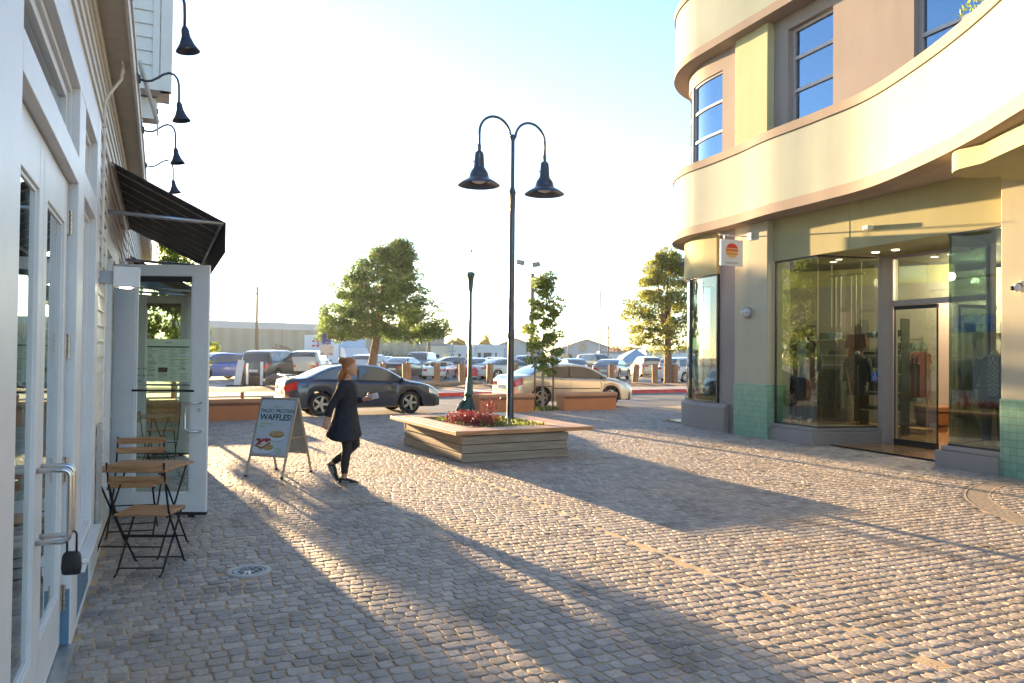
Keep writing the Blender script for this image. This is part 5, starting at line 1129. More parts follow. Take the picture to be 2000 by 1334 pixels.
    for sd in (-1, 1):
        y, z = S(mx_, .5); b = MB(); m0 = Vector((mx_, sd*(y+.10), z+.07)); rg = []
        for k in range(6): t = k/5; rr = .085*math.sin(PI*(.12+.76*t)); rg.append([(m0.x-.06+.14*t, m0.y+rr*1.15*math.cos(2*PI*j/10), m0.z+rr*.85*math.sin(2*PI*j/10)) for j in range(10)])
        b.loft(rg); b.tube([(mx_, sd*(y-.02), z), m0], .02, 6); b.build('mirror', paint, root, smooth=True)
    if detail:
        # door shut lines and handles as thin raised seams
        for x in ([P['win'][0]+.42, P['pil'][0], P['win'][1]-.02] if P['win'] else []):
            patch('shut_line', x-.004, x+.004, .10, .49, M_cbin, off=.0015, nx=1, nv=8)
        for x in ([P['pil'][0]-.28, P['pil'][0]+.95] if P['win'] else []):
            for sd in (-1, 1):
                y, z = S(x, .42); b = MB(); b.tube([(x-.09, sd*(y), z), (x-.07, sd*(y+.03), z), (x+.07, sd*(y+.03), z), (x+.09, sd*y, z)], .012, 6); b.build('door_handle', paint, root, smooth=True)
        patch('side_strip', P['wx'][0]+ar+.05, P['wx'][1]-ar-.05, .235, .25, M_cbin, off=.004, nx=8, nv=1)
    # wheels
    for c in P['wx']:
        for sd in (-1, 1):
            T = Matrix.Translation((c, sd*(w-.10), wr)) @ Matrix.Rotation(-sd*PI/2 if False else (PI/2 if sd < 0 else -PI/2), 4, 'X')
            wl_ = MB(); wl_.lathe([(wr*.68, -.09), (wr*.93, -.10), (wr, -.07), (wr, .07), (wr*.95, .095), (wr*.70, .10), (wr*.68, .07)], 32 if detail else 18, M=T); t_ = wl_.build('wheel', M_tyre, root, smooth=True, auto=50)
            rm = MB(); rm.lathe([(wr*.69, .098), (wr*.665, .10), (wr*.63, .07), (wr*.60, -.04)], 32 if detail else 18, M=T); rm.lathe([(0, .075), (wr*.14, .075), (wr*.18, .055), (wr*.18, 0)], 16, M=T)
            for k in range(5):
                A = T @ Matrix.Rotation(2*PI*k/5, 4, 'Z'); rm.prism([(.05*wr, -.12*wr), (wr*.62, -.085*wr), (wr*.66, 0), (wr*.62, .085*wr), (.05*wr, .12*wr)], .045, .078, M=A)
            rm.build('rim', M_rim, t_)
            ds = MB(); ds.lathe([(0, .01), (wr*.62, .01)], 18, M=T); ds.build('brake_disc', M_ceil, t_)
    return o
def paint(name, col, rough=.28, metal=.35): return mat(name, col, rough, metal, var=0, coat=1.0)
def car(kind, col, loc, rz, label, name='parked_car', detail=0, metal=.35, extra=None, rough=.28):
    root = empty(name, loc, rz, label=label, cat='car', group='cars parked around the street and lot')
    pt = paint('paint_%s' % '_'.join('%d' % (c*100) for c in col), col, rough, metal); carbody(kind, pt, root, detail); return root
# two near cars (origin: rear centre on the ground)
o = car('sedan', (.035, .055, .09), Sp(4.97-1.02, 20.80+.80, -.03), azS, 'dark blue four door sedan side on in the street, nearest car', detail=1, metal=.55)
o.scale = (.94, 1, .98)
b = MB(); b.box(.02, .34, -.55, .55, 1.10, 1.125); b.box(.1, .14, -.52, -.48, 1.03, 1.11); b.box(.1, .14, .48, .52, 1.03, 1.11); b.build('spoiler', MATS['paint_3_5_9'], o, bevel=.01)
o = car('sedan', (.62, .56, .45), Sp(12.10-1.0, 21.55+.80, -.03), azS, 'pale silver gold sedan side on behind the low walls', detail=1, metal=.5)
def lot(kind, col, px_, Y, hd, label, **k):
    """hd: heading of the nose, degrees from +X ; px,Y of the car's centre"""
    L = CARS[kind]['L']; p = at(px_, Y); a_ = R(hd); return car(kind, col, (p.x-math.cos(a_)*L/2, p.y-math.sin(a_)*L/2, -.02), a_, label, **k)
lot('wagon', (.05, .16, .50), 424, 46.5, 236, 'bright blue hatchback parked far left, nose to the left')
lot('suv', (.055, .06, .075), 540, 44.0, 78, 'dark grey blue SUV seen from behind near the white posts')
lot('suv', (.60, .57, .50), 608, 46.5, 94, 'boxy white SUV seen from behind under the truck sign', metal=.1)
lot('sedan', (.60, .62, .64), 700, 66, 30, 'pale small car far behind the big tree trunk')
lot('wagon', (.66, .66, .66), 729, 51, 76, 'white wagon parked right behind the big tree trunk', metal=.1)
lot('sedan', (.30, .36, .42), 752, 61, 100, 'grey blue sedan squeezed between white wagon and black sedan')
lot('sedan', (.03, .03, .035), 790, 51.5, 78, 'black sedan seen from behind, glinting tail, left of the convertible')
lot('suv', (.09, .11, .15), 820, 60, 262, 'dark grey SUV facing the camera behind the black sedan')
lot('roadster', (.66, .64, .60), 861, 51.5, 80, 'white open roadster seen from behind between two posts', metal=.1)
lot('sedan', (.05, .05, .06), 893, 66, 20, 'dark car in the shade beyond the white roadster')
lot('sedan', (.60, .04, .06), 931, 53, 268, 'red coupe facing the camera behind the green lamp post', metal=.2)
lot('sedan', (.42, .42, .42), 965, 65, 262, 'grey sedan facing the camera just beyond the red coupe')
lot('sedan', (.62, .60, .54), 992, 52, 35, 'white sedan behind the tall lamp pole, seen at a slant', metal=.15)
lot('wagon', (.45, .50, .55), 1026, 58, 265, 'silver blue wagon facing the camera behind the slim tree')
lot('sedan', (.35, .40, .44), 1078, 60, 90, 'grey sedan seen from behind to the right of the slim tree')
lot('sedan', (.58, .64, .70), 1121, 56, 285, 'ice blue car facing the camera above the silver sedan roof')
lot('suv', (.50, .36, .16), 1167, 72, 300, 'tan yellow truck far behind the wooden posts', metal=.1)
lot('sedan', (.24, .21, .20), 1196, 53.5, 68, 'brown grey sedan seen from behind, lit on its left side')
lot('wagon', (.58, .40, .24), 1262, 62, 95, 'tan wagon seen from behind beyond the leaning post', metal=.1)
lot('sedan', (.40, .36, .34), 1292, 66, 120, 'brownish sedan far behind the olive tree trunk')
lot('wagon', (.66, .60, .54), 1343, 50, 40, 'pale car half hidden by the corner building', metal=.1)
# ------------------------------------------------------------ far buildings, poles, boats, hedges
def farbox(name, pts, z, wall_m, label, cat='building', roof=None, roof_m=None, wins=()):
    """pts: footprint polygon (2D)"""
    o = empty(name, (0, 0, 0), 0, label=label, cat=cat); b = MB(); b.prism(pts, -.1, z); b.build('wall', wall_m, o)
    if roof: b = MB(); b.prism(pts, z+.001, z+roof); b.build('roof', roof_m, o)
    return o
def ribbed(name, col, sc=3.0):
    m, nt, b = _nodes(name); N = nt.nodes; Lk = nt.links; tc = N.new('ShaderNodeTexCoord'); w = N.new('ShaderNodeTexWave'); w.inputs['Scale'].default_value = sc; Lk.new(tc.outputs['Object'], w.inputs[0])
    rp = N.new('ShaderNodeValToRGB'); rp.color_ramp.elements[0].color = (*[c*.86 for c in col], 1); rp.color_ramp.elements[1].color = (*col, 1); Lk.new(w.outputs[0], rp.inputs[0]); Lk.new(rp.outputs[0], b.inputs['Base Color']); b.inputs['Roughness'].default_value = .6
    bp = N.new('ShaderNodeBump'); bp.inputs['Distance'].default_value = .05; Lk.new(w.outputs[0], bp.inputs['Height']); Lk.new(bp.outputs[0], b.inputs['Normal']); return m
M_ware = ribbed('warehouse_wall', (.34, .32, .25), .25); M_waref = mat('warehouse_roof', (.42, .46, .48), .5)
a0, a1 = at(330, 92), at(868, 118)
wh = farbox('warehouse', [(a0.x, a0.y), (a1.x, a1.y), (a1.x-8, a1.y+40), (a0.x-8, a0.y+40)], 4.6, M_ware, 'long low beige metal warehouse behind the parked cars at left', roof=.9, roof_m=M_waref)
b = MB(); 
for f_ in (.28, .36, .52): q = a0.lerp(a1, f_); b.tube([(q.x, q.y-.2, 0), (q.x, q.y-.2, 4.6)], .09, 6)
b.build('downpipe', mat('pipe_grey', (.4, .38, .34), .6), wh)
# box trailer with a red cross shaped mark
tl_ = empty('box_trailer', at(627, 66), R(6), label='white box trailer with a red cross shaped mark behind the white SUV', cat='trailer')
b = MB(); b.box(-1.35, 1.35, 0, 7, .9, 3.1); b.build('box', mat('trailer_white', (.62, .68, .72), .5, var=.04), tl_, bevel=.03)
b = MB(); b.box(-1.4, -1.28, -.03, .1, .8, 3.15); b.box(1.28, 1.4, -.03, .1, .8, 3.15); b.box(-1.28, 1.28, -.03, .1, 3.04, 3.15); b.build('door_frame', M_white, tl_)
M_rd = mat('mark_red', (.55, .04, .09), .6)
b = MB()
for sx in (-1, 1):
    for sz in (-1, 1): b.box(-.45+sx*.18-.12, -.45+sx*.18+.12, -.012, -.003, 2.42+sz*.2-.08, 2.42+sz*.2+.08, M=None)
b.build('red_mark', M_rd, tl_); text_mesh('lettering', 'XTRA', .36, mat('navy', (.04, .05, .15), .6), tl_, Mx(.12, -.016, 2.42), .001, bold=.01)
b = MB(); b.box(-1.2, 1.2, .3, 6.8, .55, .9); b.build('chassis', M_cbin, tl_)
for yy in (1.0, 2.2):
    for sx in (-1, 1): b = MB(); b.lathe([(0, -.15), (.45, -.15), (.48, 0), (.45, .15), (0, .15)], 16, M=Matrix.Translation((sx*1.05, yy, .48)) @ Matrix.Rotation(PI/2, 4, 'Y')); b.build('wheel', M_tyre, tl_, smooth=True)
bt = empty('delivery_truck', at(676, 62), R(-60), label='pale blue box truck parked behind the sign post', cat='truck')
b = MB(); b.box(-2.6, 1.6, -1.1, 1.1, .8, 2.7); b.build('box', mat('truck_blue', (.34, .50, .66), .5), bt, bevel=.03)
b = MB(); b.loft([[(1.65, -1, .5), (1.65, 1, .5), (1.65, 1, 2.1), (1.65, -1, 2.1)], [(2.5, -1, .5), (2.5, 1, .5), (2.5, .95, 2.0), (2.5, -.95, 2.0)], [(3.3, -1, .5), (3.3, 1, .5), (3.3, .95, 1.15), (3.3, -.95, 1.15)]]); b.build('cab', mat('truck_cab', (.6, .62, .64), .4), bt, bevel=.04)
b = MB(); b.box(2.55, 3.2, -.9, .9, 1.3, 1.32); b.build('hood', M_cglass, bt)
for xx in (-1.6, 2.4):
    for sy in (-1, 1): b = MB(); b.lathe([(0, -.13), (.38, -.13), (.42, 0), (.38, .13), (0, .13)], 16, M=Matrix.Translation((xx, sy*.95, .42)) @ Matrix.Rotation(PI/2, 4, 'X')); b.build('wheel', M_tyre, bt, smooth=True)
def house(name, px0, px1, Y, ze, zr, wall, roof, label, gable=0, deep=12, shift=0, wins=(), emblem=False, Y2=None):
    p, q = at(px0, Y), at(px1, Y2 or Y); d = (q-p); L = d.length; o = empty(name, (p.x, p.y, 0), math.atan2(d.y, d.x), label=label, cat='building')
    b = MB(); b.box(0, L, 0, deep, -.1, ze); 
    if gable: b.prism([(0, ze), (L, ze), (L/2, zr-.12)], 0, deep, M=Matrix(((1, 0, 0, 0), (0, 0, 1, 0), (0, 1, 0, 0.001), (0, 0, 0, 1))))
    b.build('wall', wall, o); b = MB(); ov = .5
    if gable:
        for s_ in (0, 1):
            xa, xb = (-ov, L/2) if s_ == 0 else (L+ov, L/2); za = ze-(zr-ze)*ov/(L/2)
            b.add([(xa, -ov, za), (xb, -ov, zr), (xb, deep+ov, zr), (xa, deep+ov, za), (xa, -ov, za-.15), (xb, -ov, zr-.15), (xb, deep+ov, zr-.15), (xa, deep+ov, za-.15)], [(0, 1, 2, 3), (7, 6, 5, 4), (0, 4, 5, 1), (1, 5, 6, 2), (2, 6, 7, 3), (3, 7, 4, 0)])
    elif zr > ze+.5: b.add([(-ov, -ov, ze), (L+ov, -ov, ze), (L+ov-2, deep/2, zr), (-ov+2, deep/2, zr), (-ov, deep+ov, ze), (L+ov, deep+ov, ze)], [(0, 1, 2, 3), (3, 2, 5, 4), (0, 3, 4), (1, 5, 2), (0, 4, 5, 1)])
    else: b.box(-.15, L+.15, -.15, deep, ze+.001, zr)
    b.build('roof', roof, o)
    for (w0, w1, z0, z1) in wins: b = MB(); b.box(w0*L, w1*L, -.05, -.002, z0, z1); f = b.build('window', M_white, o); b = MB(); b.box(w0*L+.08, w1*L-.08, -.07, -.052, z0+.08, z1-.08); b.build('pane', M_cglass, f)
    if emblem:
        b = MB(); b.lathe([(0, .05), (.78, .05), (.8, 0)], 24, M=Matrix.Translation((L*.44, -.06, ze+.72)) @ Matrix.Rotation(PI/2, 4, 'X')); b.build('emblem', mat('emblem_tan', (.34, .30, .22), .7), o)
    return o
M_fw = mat('far_white', (.62, .64, .64), .7, var=.03); M_rfb = mat('roof_brown', (.30, .20, .15), .8); M_rfg = mat('roof_grey', (.30, .31, .32), .7); M_gw = mat('far_grey', (.42, .44, .45), .7, var=.04)
house('shop_row', 872, 926, 100, 2.35, 2.75, M_fw, M_fw, 'small flat white kiosk building left of the green lamp post', wins=((.15, .3, .9, 1.7), (.4, .55, .9, 1.7), (.7, .85, .9, 1.7)), deep=8)
house('shop_row', 927, 983, 104, 2.5, 2.9, M_fw, M_fw, 'small flat white building right of the green lamp post', wins=((.1, .25, .8, 1.9), (.3, .62, .8, 1.9), (.7, .8, .8, 1.9)), deep=8)
house('gable_building', 953, 1062, 135, 2.6, 4.5, M_gw, M_rfb, 'brown roofed hall behind the white kiosks and the lamp pole', gable=1, deep=26)
house('gable_building', 1078, 1215, 150, 2.4, 4.75, M_gw, M_rfg, 'grey gabled hall with a round emblem beyond the silver car', gable=1, deep=26, emblem=True, wins=((.05, .3, .2, 1.9), (.62, .8, .2, 1.9)))
house('shed', 832, 872, 96, 2.6, 2.9, mat('far_cream', (.62, .56, .44), .7), M_rfg, 'cream shed in the gap under the big tree crown', wins=((.2, .7, 1.0, 1.6),), deep=6)
house('shed', 1175, 1218, 118, 1.9, 2.2, M_fw, M_rfg, 'small white shed behind the rear facing sedan', wins=((.2, .5, .7, 1.4),), deep=5)
house('shed', 1262, 1420, 110, 2.1, 2.5, M_fw, M_rfg, 'low white shed row seen beneath the olive tree', wins=((.1, .2, .8, 1.5), (.3, .45, .8, 1.5), (.6, .7, .8, 1.5)), deep=6)
# boat under a blue cover
bo = empty('covered_boat', at(1243, 78), 0, label='boat on a trailer under a pointed pale blue cover', cat='boat')
b = MB(); b.loft([[(-1.7, 0, .9), (1.7, 0, .9), (1.1, 0, 1.6), (0, 0, 2.35), (-1.2, 0, 1.5)], [(-1.5, 5, 1.0), (1.5, 5, 1.0), (.9, 5, 1.7), (0, 5, 2.1), (-1, 5, 1.6)]]); b.build('cover', mat('tarp_blue', (.25, .42, .62), .6), bo)
b = MB(); b.loft([[(-1.2, .1, .4), (1.2, .1, .4), (1.6, .1, .95), (-1.6, .1, .95)], [(-.8, 5, .5), (.8, 5, .5), (1.4, 5, 1.05), (-1.4, 5, 1.05)]]); b.build('hull', M_fw, bo)
for sx in (-1, 1): b = MB(); b.lathe([(0, -.1), (.32, -.1), (.34, 0), (.32, .1), (0, .1)], 14, M=Matrix.Translation((sx*.9, 1.5, .33)) @ Matrix.Rotation(PI/2, 4, 'Y')); b.build('wheel', M_tyre, bo, smooth=True)
# poles
M_wp = woodmat('utility_wood', (.16, .10, .07), (.26, .17, .12), 2, 3, .9); M_gp = mat('galv_pole', (.36, .36, .37), .5, .5)
def upole(px_, Y, h, r, label, m, arms=(), name='utility_pole', cat='pole'):
    o = empty(name, at(px_, Y), 0, label=label, cat=cat); b = MB(); b.tube([(0, 0, -.1), (0, 0, h)], [r, r*.7], 10); b.build('pole', m, o, smooth=True)
    for z, w in arms: b = MB(); b.box(-w, w, -.06, .06, z-.06, z+.06); b.build('crossarm', m, o)
    return o
upole(501, 82, 8.6, .17, 'leaning brown utility pole in front of the warehouse', M_wp, ((7.9, .25),))
upole(1172, 92, 9.4, .10, 'tall thin pole rising beside the grey gabled hall', M_gp); upole(1188, 112, 6.0, .12, 'shorter thin pole with crossarms right of the tall thin one', M_wp, ((5.6, .8), (4.2, .6))); upole(1110, 108, 7.2, .09, 'very faint pole above the slim young tree', M_gp, ((2.6, .9),))
upole(838, 76, 3.2, .2, 'short dark pole beneath the right side of the big tree', M_wp); upole(884, 84, 2.9, .12, 'short signal pole with a dark round head near the white kiosk', M_gp, ((1.9, .35),))
fl = empty('floodlight_pole', at(1039, 60), 0, label='wooden pole carrying two floodlights, right of the tall lamp', cat='floodlight')
b = MB(); b.tube([(0, 0, -.1), (0, 0, 8.0)], [.16, .13], 10); b.build('pole', M_wp, fl, smooth=True)
b = MB(); b.tube([(-.2, 0, 7.9), (-.2, 0, 8.25), (-.65, 0, 8.35), (-.9, 0, 8.75)], .03, 6); b.tube([(-.2, 0, 8.2), (.2, 0, 8.3), (.3, 0, 8.6)], .03, 6); b.build('bracket', M_gp, fl)
for x, tl in ((-.95, .25), (.25, -.25)):
    b = MB(); b.box(-.32, .32, -.3, .3, -.16, .16, M=Matrix.Translation((x, 0, 8.85 if x < 0 else 8.7)) @ Matrix.Rotation(tl*.6, 4, 'Y')); b.build('floodlight', mat('flood_grey', (.2, .2, .2), .5), fl, bevel=.03)
# hedges, bushes, distant trees
def bush(px_, Y, w, h, d, m, label, n=2600, leaf=.16, seed=3, cat='bush'):
    rg = np.random.default_rng(seed); p = at(px_, Y); o = empty('bush', p, 0, label=label, cat=cat); q = rg.normal(0, 1, (n, 3)); q /= np.linalg.norm(q, axis=1)[:, None]; q *= rg.uniform(.55, 1, n)[:, None]; lump = 1+.2*np.sin(q[:, 0]*5+seed)+.12*np.sin(q[:, 2]*9+q[:, 0]*4)
    q *= lump[:, None]; q[:, 2] = np.abs(q[:, 2]); q *= np.array([w/2, d/2, h]); leaves('foliage', q, leaf, m, o)
    b = MB()
    for k in range(7): a_ = k*.9; b.tube([(0, 0, 0), (w*.3*math.cos(a_), d*.3*math.sin(a_), h*.75)], .03, 5)
    b.build('stem', M_bark, o)
M_bb = leafmat('brown_leaf', (.10, .055, .03), (.26, .17, .09), .3); M_gb = leafmat('dull_green', (.05, .07, .03), (.13, .15, .06), .35)
bush(552, 76, 5.6, 2.0, 3, M_bb, 'brown green bush by the warehouse wall behind the cars', 3200, .2, 2); bush(770, 72, 4.6, 1.75, 3, M_gb, 'dull green bush behind the black sedan', 3600, .2, 4); bush(806, 74, 3.5, 1.9, 3, M_gb, 'dull green bush behind the dark grey SUV', 3000, .2, 6)
bush(872, 68, 3.2, 1.25, 2, M_oak2, 'low olive bush beyond the white roadster', 2000, .16, 8); bush(900, 72, 2.4, 1.1, 2, M_oak2, 'smaller olive bush just left of the green lamp post', 1500, .16, 9); bush(1208, 130, 3.6, 4.2, 3, M_bb, 'reddish crowned bush above the shed by the thin poles', 1500, .3, 10)
def farwood(name, x0, x1, Y, h, m, label, n=7000, seed=1):
    rg = np.random.default_rng(seed); t = rg.uniform(0, 1, n); X = x0+(x1-x0)*t; H = h*(.65+.25*np.sin(t*13+seed)+.12*np.sin(t*31)+.08*np.sin(t*67)); z = H*rg.uniform(0, 1, n)**.6; P = np.stack([X, Y+rg.uniform(0, 8, n), z], 1)
    o = leaves(name, P, 1.3, m); tag(o, label, 'woodland', kind='stuff')
farwood('far_trees', at(845, 230).x, at(965, 230).x, 230, 6.6, M_oak2, 'distant line of hazy olive trees behind the white kiosks', 9000, 3)
farwood('far_trees', at(1180, 260).x, at(1420, 260).x, 260, 4.4, M_oak2, 'distant low trees on the horizon at the right', 9000, 5)
farwood('far_trees', at(-300, 240).x, at(430, 240).x, 240, 9, M_oak2, 'distant trees beyond the warehouse at far left', 12000, 7)
# ------------------------------------------------------------ folding bistro set
M_slat = woodmat('acacia_slat', (.28, .13, .055), (.46, .25, .12), 0, 4, .5); M_blk = mat('black_steel_rod', (.012, .012, .014), .45, .3)
def bistro_chair(loc, rz, label):
    """local +y = the way the sitter faces"""
    o = empty('folding_chair', loc, rz, label=label, cat='chair', group='folding bistro chairs by the white wall')
    for k in range(6): b = MB(); b.box(-.20, .20, -.17+k*.062, -.118+k*.062, .445, .462); b.build('seat_slat', M_slat, o, bevel=.004)
    for z, y in ((.70, -.245), (.79, -.268)):
        b = MB(); rg = []
        for k in range(9): x = -.215+.43*k/8; c_ = -.02*(1-(x/.215)**2); rg.append([(x, y+c_-.008, z), (x, y+c_+.006, z), (x, y+c_+.002, z+.058), (x, y+c_-.012, z+.058)])
        b.loft(rg); b.build('back_slat', M_slat, o, bevel=.004)
    for sx in (-1, 1):
        b = MB(); b.tube([(sx*.205, -.285, .86), (sx*.205, -.24, .68), (sx*.20, -.15, .45), (sx*.19, .20, .02), (sx*.19, .235, .008)], .0085, 6); b.build('leg', M_blk, o)
        b = MB(); b.tube([(sx*.175, .17, .44), (sx*.165, -.18, .02), (sx*.165, -.215, .008)], .0085, 6); b.build('leg', M_blk, o)
        b = MB(); b.tube([(sx*.19, -.17, .44), (sx*.19, .19, .44)], .008, 6); b.build('seat_rail', M_blk, o)
    for w_, y_, z_ in ((.19, .17, .055), (.165, -.15, .055), (.19, 0, .255)): b = MB(); b.tube([(-w_, y_, z_), (w_, y_, z_)], .006, 6); b.build('crossbar', M_blk, o)
    return o
bistro_chair((-2.77, 5.93, .012), R(3), 'near folding wooden slat chair, its back turned to the camera')
bistro_chair((-3.47, 7.12, .012), R(196), 'far folding wooden slat chair beyond the bistro table, facing the camera')
tb = empty('bistro_table', (-3.10, 6.50, .012), R(1), label='small square wooden slat bistro table between the two folding chairs', cat='table')
for k in range(9): b = MB(); b.box(-.31, .31, -.305+k*.068, -.243+k*.068, .700, .718); b.build('top_slat', M_slat, tb, bevel=.004)
for sx in (-1, 1):
    b = MB(); b.tube([(sx*.27, -.26, .69), (sx*.27, .26, .02), (sx*.27, .29, .006)], .0085, 6); b.build('leg', M_blk, tb); b = MB(); b.tube([(sx*.255, .26, .69), (sx*.255, -.26, .02), (sx*.255, -.29, .006)], .0085, 6); b.build('leg', M_blk, tb)
    b = MB(); b.tube([(sx*.262, -.29, .692), (sx*.262, .29, .692)], .009, 6); b.build('top_rail', M_blk, tb)
for w_, y_ in ((.27, .2), (.255, -.2)): b = MB(); b.tube([(-w_, y_, .08), (w_, y_, .08)], .006, 6); b.build('crossbar', M_blk, tb)
c = copy_tree(tb); c.location = (-5.42, 11.35, .012); tag(c, 'second bistro table seen through the glass of the open door', 'table')
ch2 = [o for o in bpy.data.objects if o.name.split('.')[0] == 'folding_chair']
c = copy_tree(ch2[0]); c.location = (-5.28, 10.75, .012); tag(c, 'third folding chair, seen through the open door, back towards the camera')
c = copy_tree(ch2[1]); c.location = (-5.40, 11.95, .012); tag(c, 'fourth folding chair, farthest one seen through the open door')
# ------------------------------------------------------------ A board
fl_, fr_, bl_, br_ = Vector((-3.59, 10.39, 0)), Vector((-3.02, 10.20, 0)), Vector((-3.40, 11.06, 0)), Vector((-2.83, 10.86, 0))
ax_ = (fr_-fl_).normalized(); ay_ = Vector((-ax_.y, ax_.x, 0)); W_ = (fr_-fl_).length; D_ = (bl_-fl_).dot(ay_)
ab = empty('sandwich_board', fl_, math.atan2(ax_.y, ax_.x), label='silver framed sandwich board advertising waffles on the cobbles', cat='sign')
H_ = 1.06; M_snap = mat('silver_frame', (.55, .54, .52), .35, .9, var=.05); M_post_ = mat('poster_pale', (.50, .56, .62), .45, var=.02)
def panelM(sgn):   # local frame lying on the slanted face: x along width, y up the face
    if sgn > 0: o_ = Vector((0, 0, 0)); y = Vector((0, D_/2, H_)).normalized(); x = Vector((1, 0, 0))
    else: o_ = Vector((W_, D_, 0)); y = Vector((0, -D_/2, H_)).normalized(); x = Vector((-1, 0, 0))
    return frameM(o_, x, y)
sl_ = math.hypot(D_/2, H_)
for sgn in (1, -1):
    M = panelM(sgn); b = MB(); z0 = .29
    b.box(0, .028, .0, sl_, -.012, .012, M=M); b.box(W_-.028, W_, .0, sl_, -.012, .012, M=M); b.box(.028, W_-.028, z0, z0+.03, -.011, .013, M=M); b.box(.028, W_-.028, sl_-.03, sl_, -.011, .013, M=M); fr = b.build('frame', M_snap, ab, bevel=.004)
    b = MB(); b.box(.028, W_-.028, z0+.03, sl_-.03, -.004, .003, M=M); ps = b.build('poster' if sgn > 0 else 'back_panel', M_post_ if sgn > 0 else mat('back_grey', (.30, .31, .30), .6), ab)
    b = MB(); b.box(.0, .03, -.004, .03, -.016, .016, M=M); b.box(W_-.03, W_, -.004, .03, -.016, .016, M=M); b.build('rubber_foot', M_dark, ab)
    if sgn > 0:
        M_txt = mat('poster_dark', (.02, .07, .09), .6, var=0); M_grn2 = mat('poster_green', (.16, .42, .12), .6, var=0)
        def T_(x, y, z=.0036): return M @ Matrix.Translation((x, y, z))
        text_mesh('lettering', 'PALEO PROTEIN', .074, M_txt, ps, T_(W_/2+.005, .925), .0003, bold=.0014, sp=.98)
        text_mesh('lettering', 'WAFFLES!', .116, M_txt, ps, T_(W_/2+.0, .835), .0003, bold=.0035, sp=1.0)
        text_mesh('lettering', 'Nourish', .052, M_grn2, ps, T_(W_/2+.0, .985), .0003, shear=.3)
        b = MB()
        def bar(x0, x1, y, h=.008):
            x = x0
            while x < x1-.012: w = random.uniform(.008, .024); b.box(x, min(x1, x+w), y, y+h, .0032, .0042, M=M); x += w+.005
        bar(.075, .27, .735, .014); bar(.075, .155, .700, .014); bar(.40, .50, .345, .014); bar(.40, .49, .375, .012); bar(.40, .50, .40, .010); b.build('small_lettering', M_grn2, ps)
        def disc(cx, cy, rx, ry, z, m, nm, n=28, wob=0):
            pts = [(cx+rx*(1+wob*random.uniform(-1, 1))*math.cos(2*PI*k/n), cy+ry*(1+wob*random.uniform(-1, 1))*math.sin(2*PI*k/n)) for k in range(n)]; b = MB(); b.add([M @ Vector((p[0], p[1], z)) for p in pts], [tuple(range(n))]); return b.build(nm, m, ps)
        M_plw = mat('plate_print', (.60, .66, .72), .5, var=.05); M_pls = mat('plate_edge', (.36, .44, .54), .5)
        M_wf = mat('waffle_print', (.30, .17, .07), .6, var=.35, scale=70); M_wf2 = mat('waffle_print_light', (.48, .33, .15), .6, var=.35, scale=70); M_brr = mat('berry_print', (.38, .03, .04), .5, var=.5, scale=60); M_crm = mat('cream_print', (.62, .60, .56), .5)
        disc(.38, .555, .135, .055, .0034, M_pls, 'picture'); disc(.38, .565, .125, .05, .0037, M_plw, 'picture')
        disc(.37, .60, .12, .045, .0042, M_wf, 'picture', wob=.04); disc(.37, .615, .115, .035, .0046, M_wf2, 'picture', wob=.05)
        disc(.19, .375, .19, .06, .0034, M_pls, 'picture'); disc(.19, .385, .18, .055, .0037, M_plw, 'picture'); disc(.27, .42, .09, .04, .0040, M_wf2, 'picture')
        b = MB(); b.add([M @ Vector((x, y, .0043)) for x, y in [(.055, .43), (.17, .385), (.30, .47), (.29, .50), (.17, .42), (.055, .455)]], [(0, 1, 4, 5), (1, 2, 3, 4)]); b.build('picture', M_wf, ps)
        b = MB(); b.add([M @ Vector((x, y, .0046)) for x, y in [(.055, .455), (.17, .42), (.29, .50), (.18, .54), (.09, .50)]], [(0, 1, 2, 3, 4)]); b.build('picture', M_crm, ps)
        for k in range(16): x = random.uniform(.08, .27); y = .47+.25*(x-.08)*.5+random.uniform(-.02, .055); disc(x, y, random.uniform(.013, .024), random.uniform(.012, .02), .0049+k*.00006, M_brr, 'picture', 10, .15)
b = MB(); b.box(.014, .024, D_*.26, D_*.74, .52, .535); b.box(W_-.024, W_-.014, D_*.26, D_*.74, .52, .535); b.build('spreader', M_snap, ab)
# ------------------------------------------------------------ figure helpers
def hand(b, w, dirv, side, palm, curl=.5, s=1.0, thumb=1):
    """w wrist, dirv hand direction, side across the palm (towards thumb), palm normal"""
    d = Vector(dirv).normalized(); sd = Vector(side); sd = (sd-d*sd.dot(d)).normalized(); pn = Vector(palm); pn = (pn-d*pn.dot(d)-sd*pn.dot(sd)).normalized(); w = Vector(w)
    rg = []
    for t, hw, ht in [(-.01, .022, .016), (.02, .030, .016), (.055, .038, .014), (.085, .036, .012)]:
        c = w+d*t*s; rg.append([c+(sd*math.cos(2*PI*k/10)*hw+pn*math.sin(2*PI*k/10)*ht)*s for k in range(10)])
    b.loft(rg)
    for i, (o_, L_) in enumerate([(.027, .070), (.009, .078), (-.010, .073), (-.028, .057)]):
        base = w+d*.08*s+sd*o_*s; p = [base]; a_ = curl*(.35+.08*i); dd = d
        for seg, fr in enumerate((.42, .33, .25)):
            a_t = a_*(seg+1); dd = d*math.cos(a_t)+pn*math.sin(a_t); p.append(p[-1]+dd*L_*fr*s)
        b.tube(p, [.0095*s, .009*s, .0082*s, .006*s], 8)
    tb_ = w+d*.022*s+sd*.028*s*thumb; t1 = tb_+(d*.5+sd*.8*thumb+pn*.3).normalized()*.032*s; t2 = t1+(d*.8+sd*.35*thumb+pn*.5).normalized()*.028*s; t3 = t2+(d*.9+pn*.5).normalized()*.02*s
    b.tube([tb_, t1, t2, t3], [.013*s, .0105*s, .0095*s, .007*s], 8)
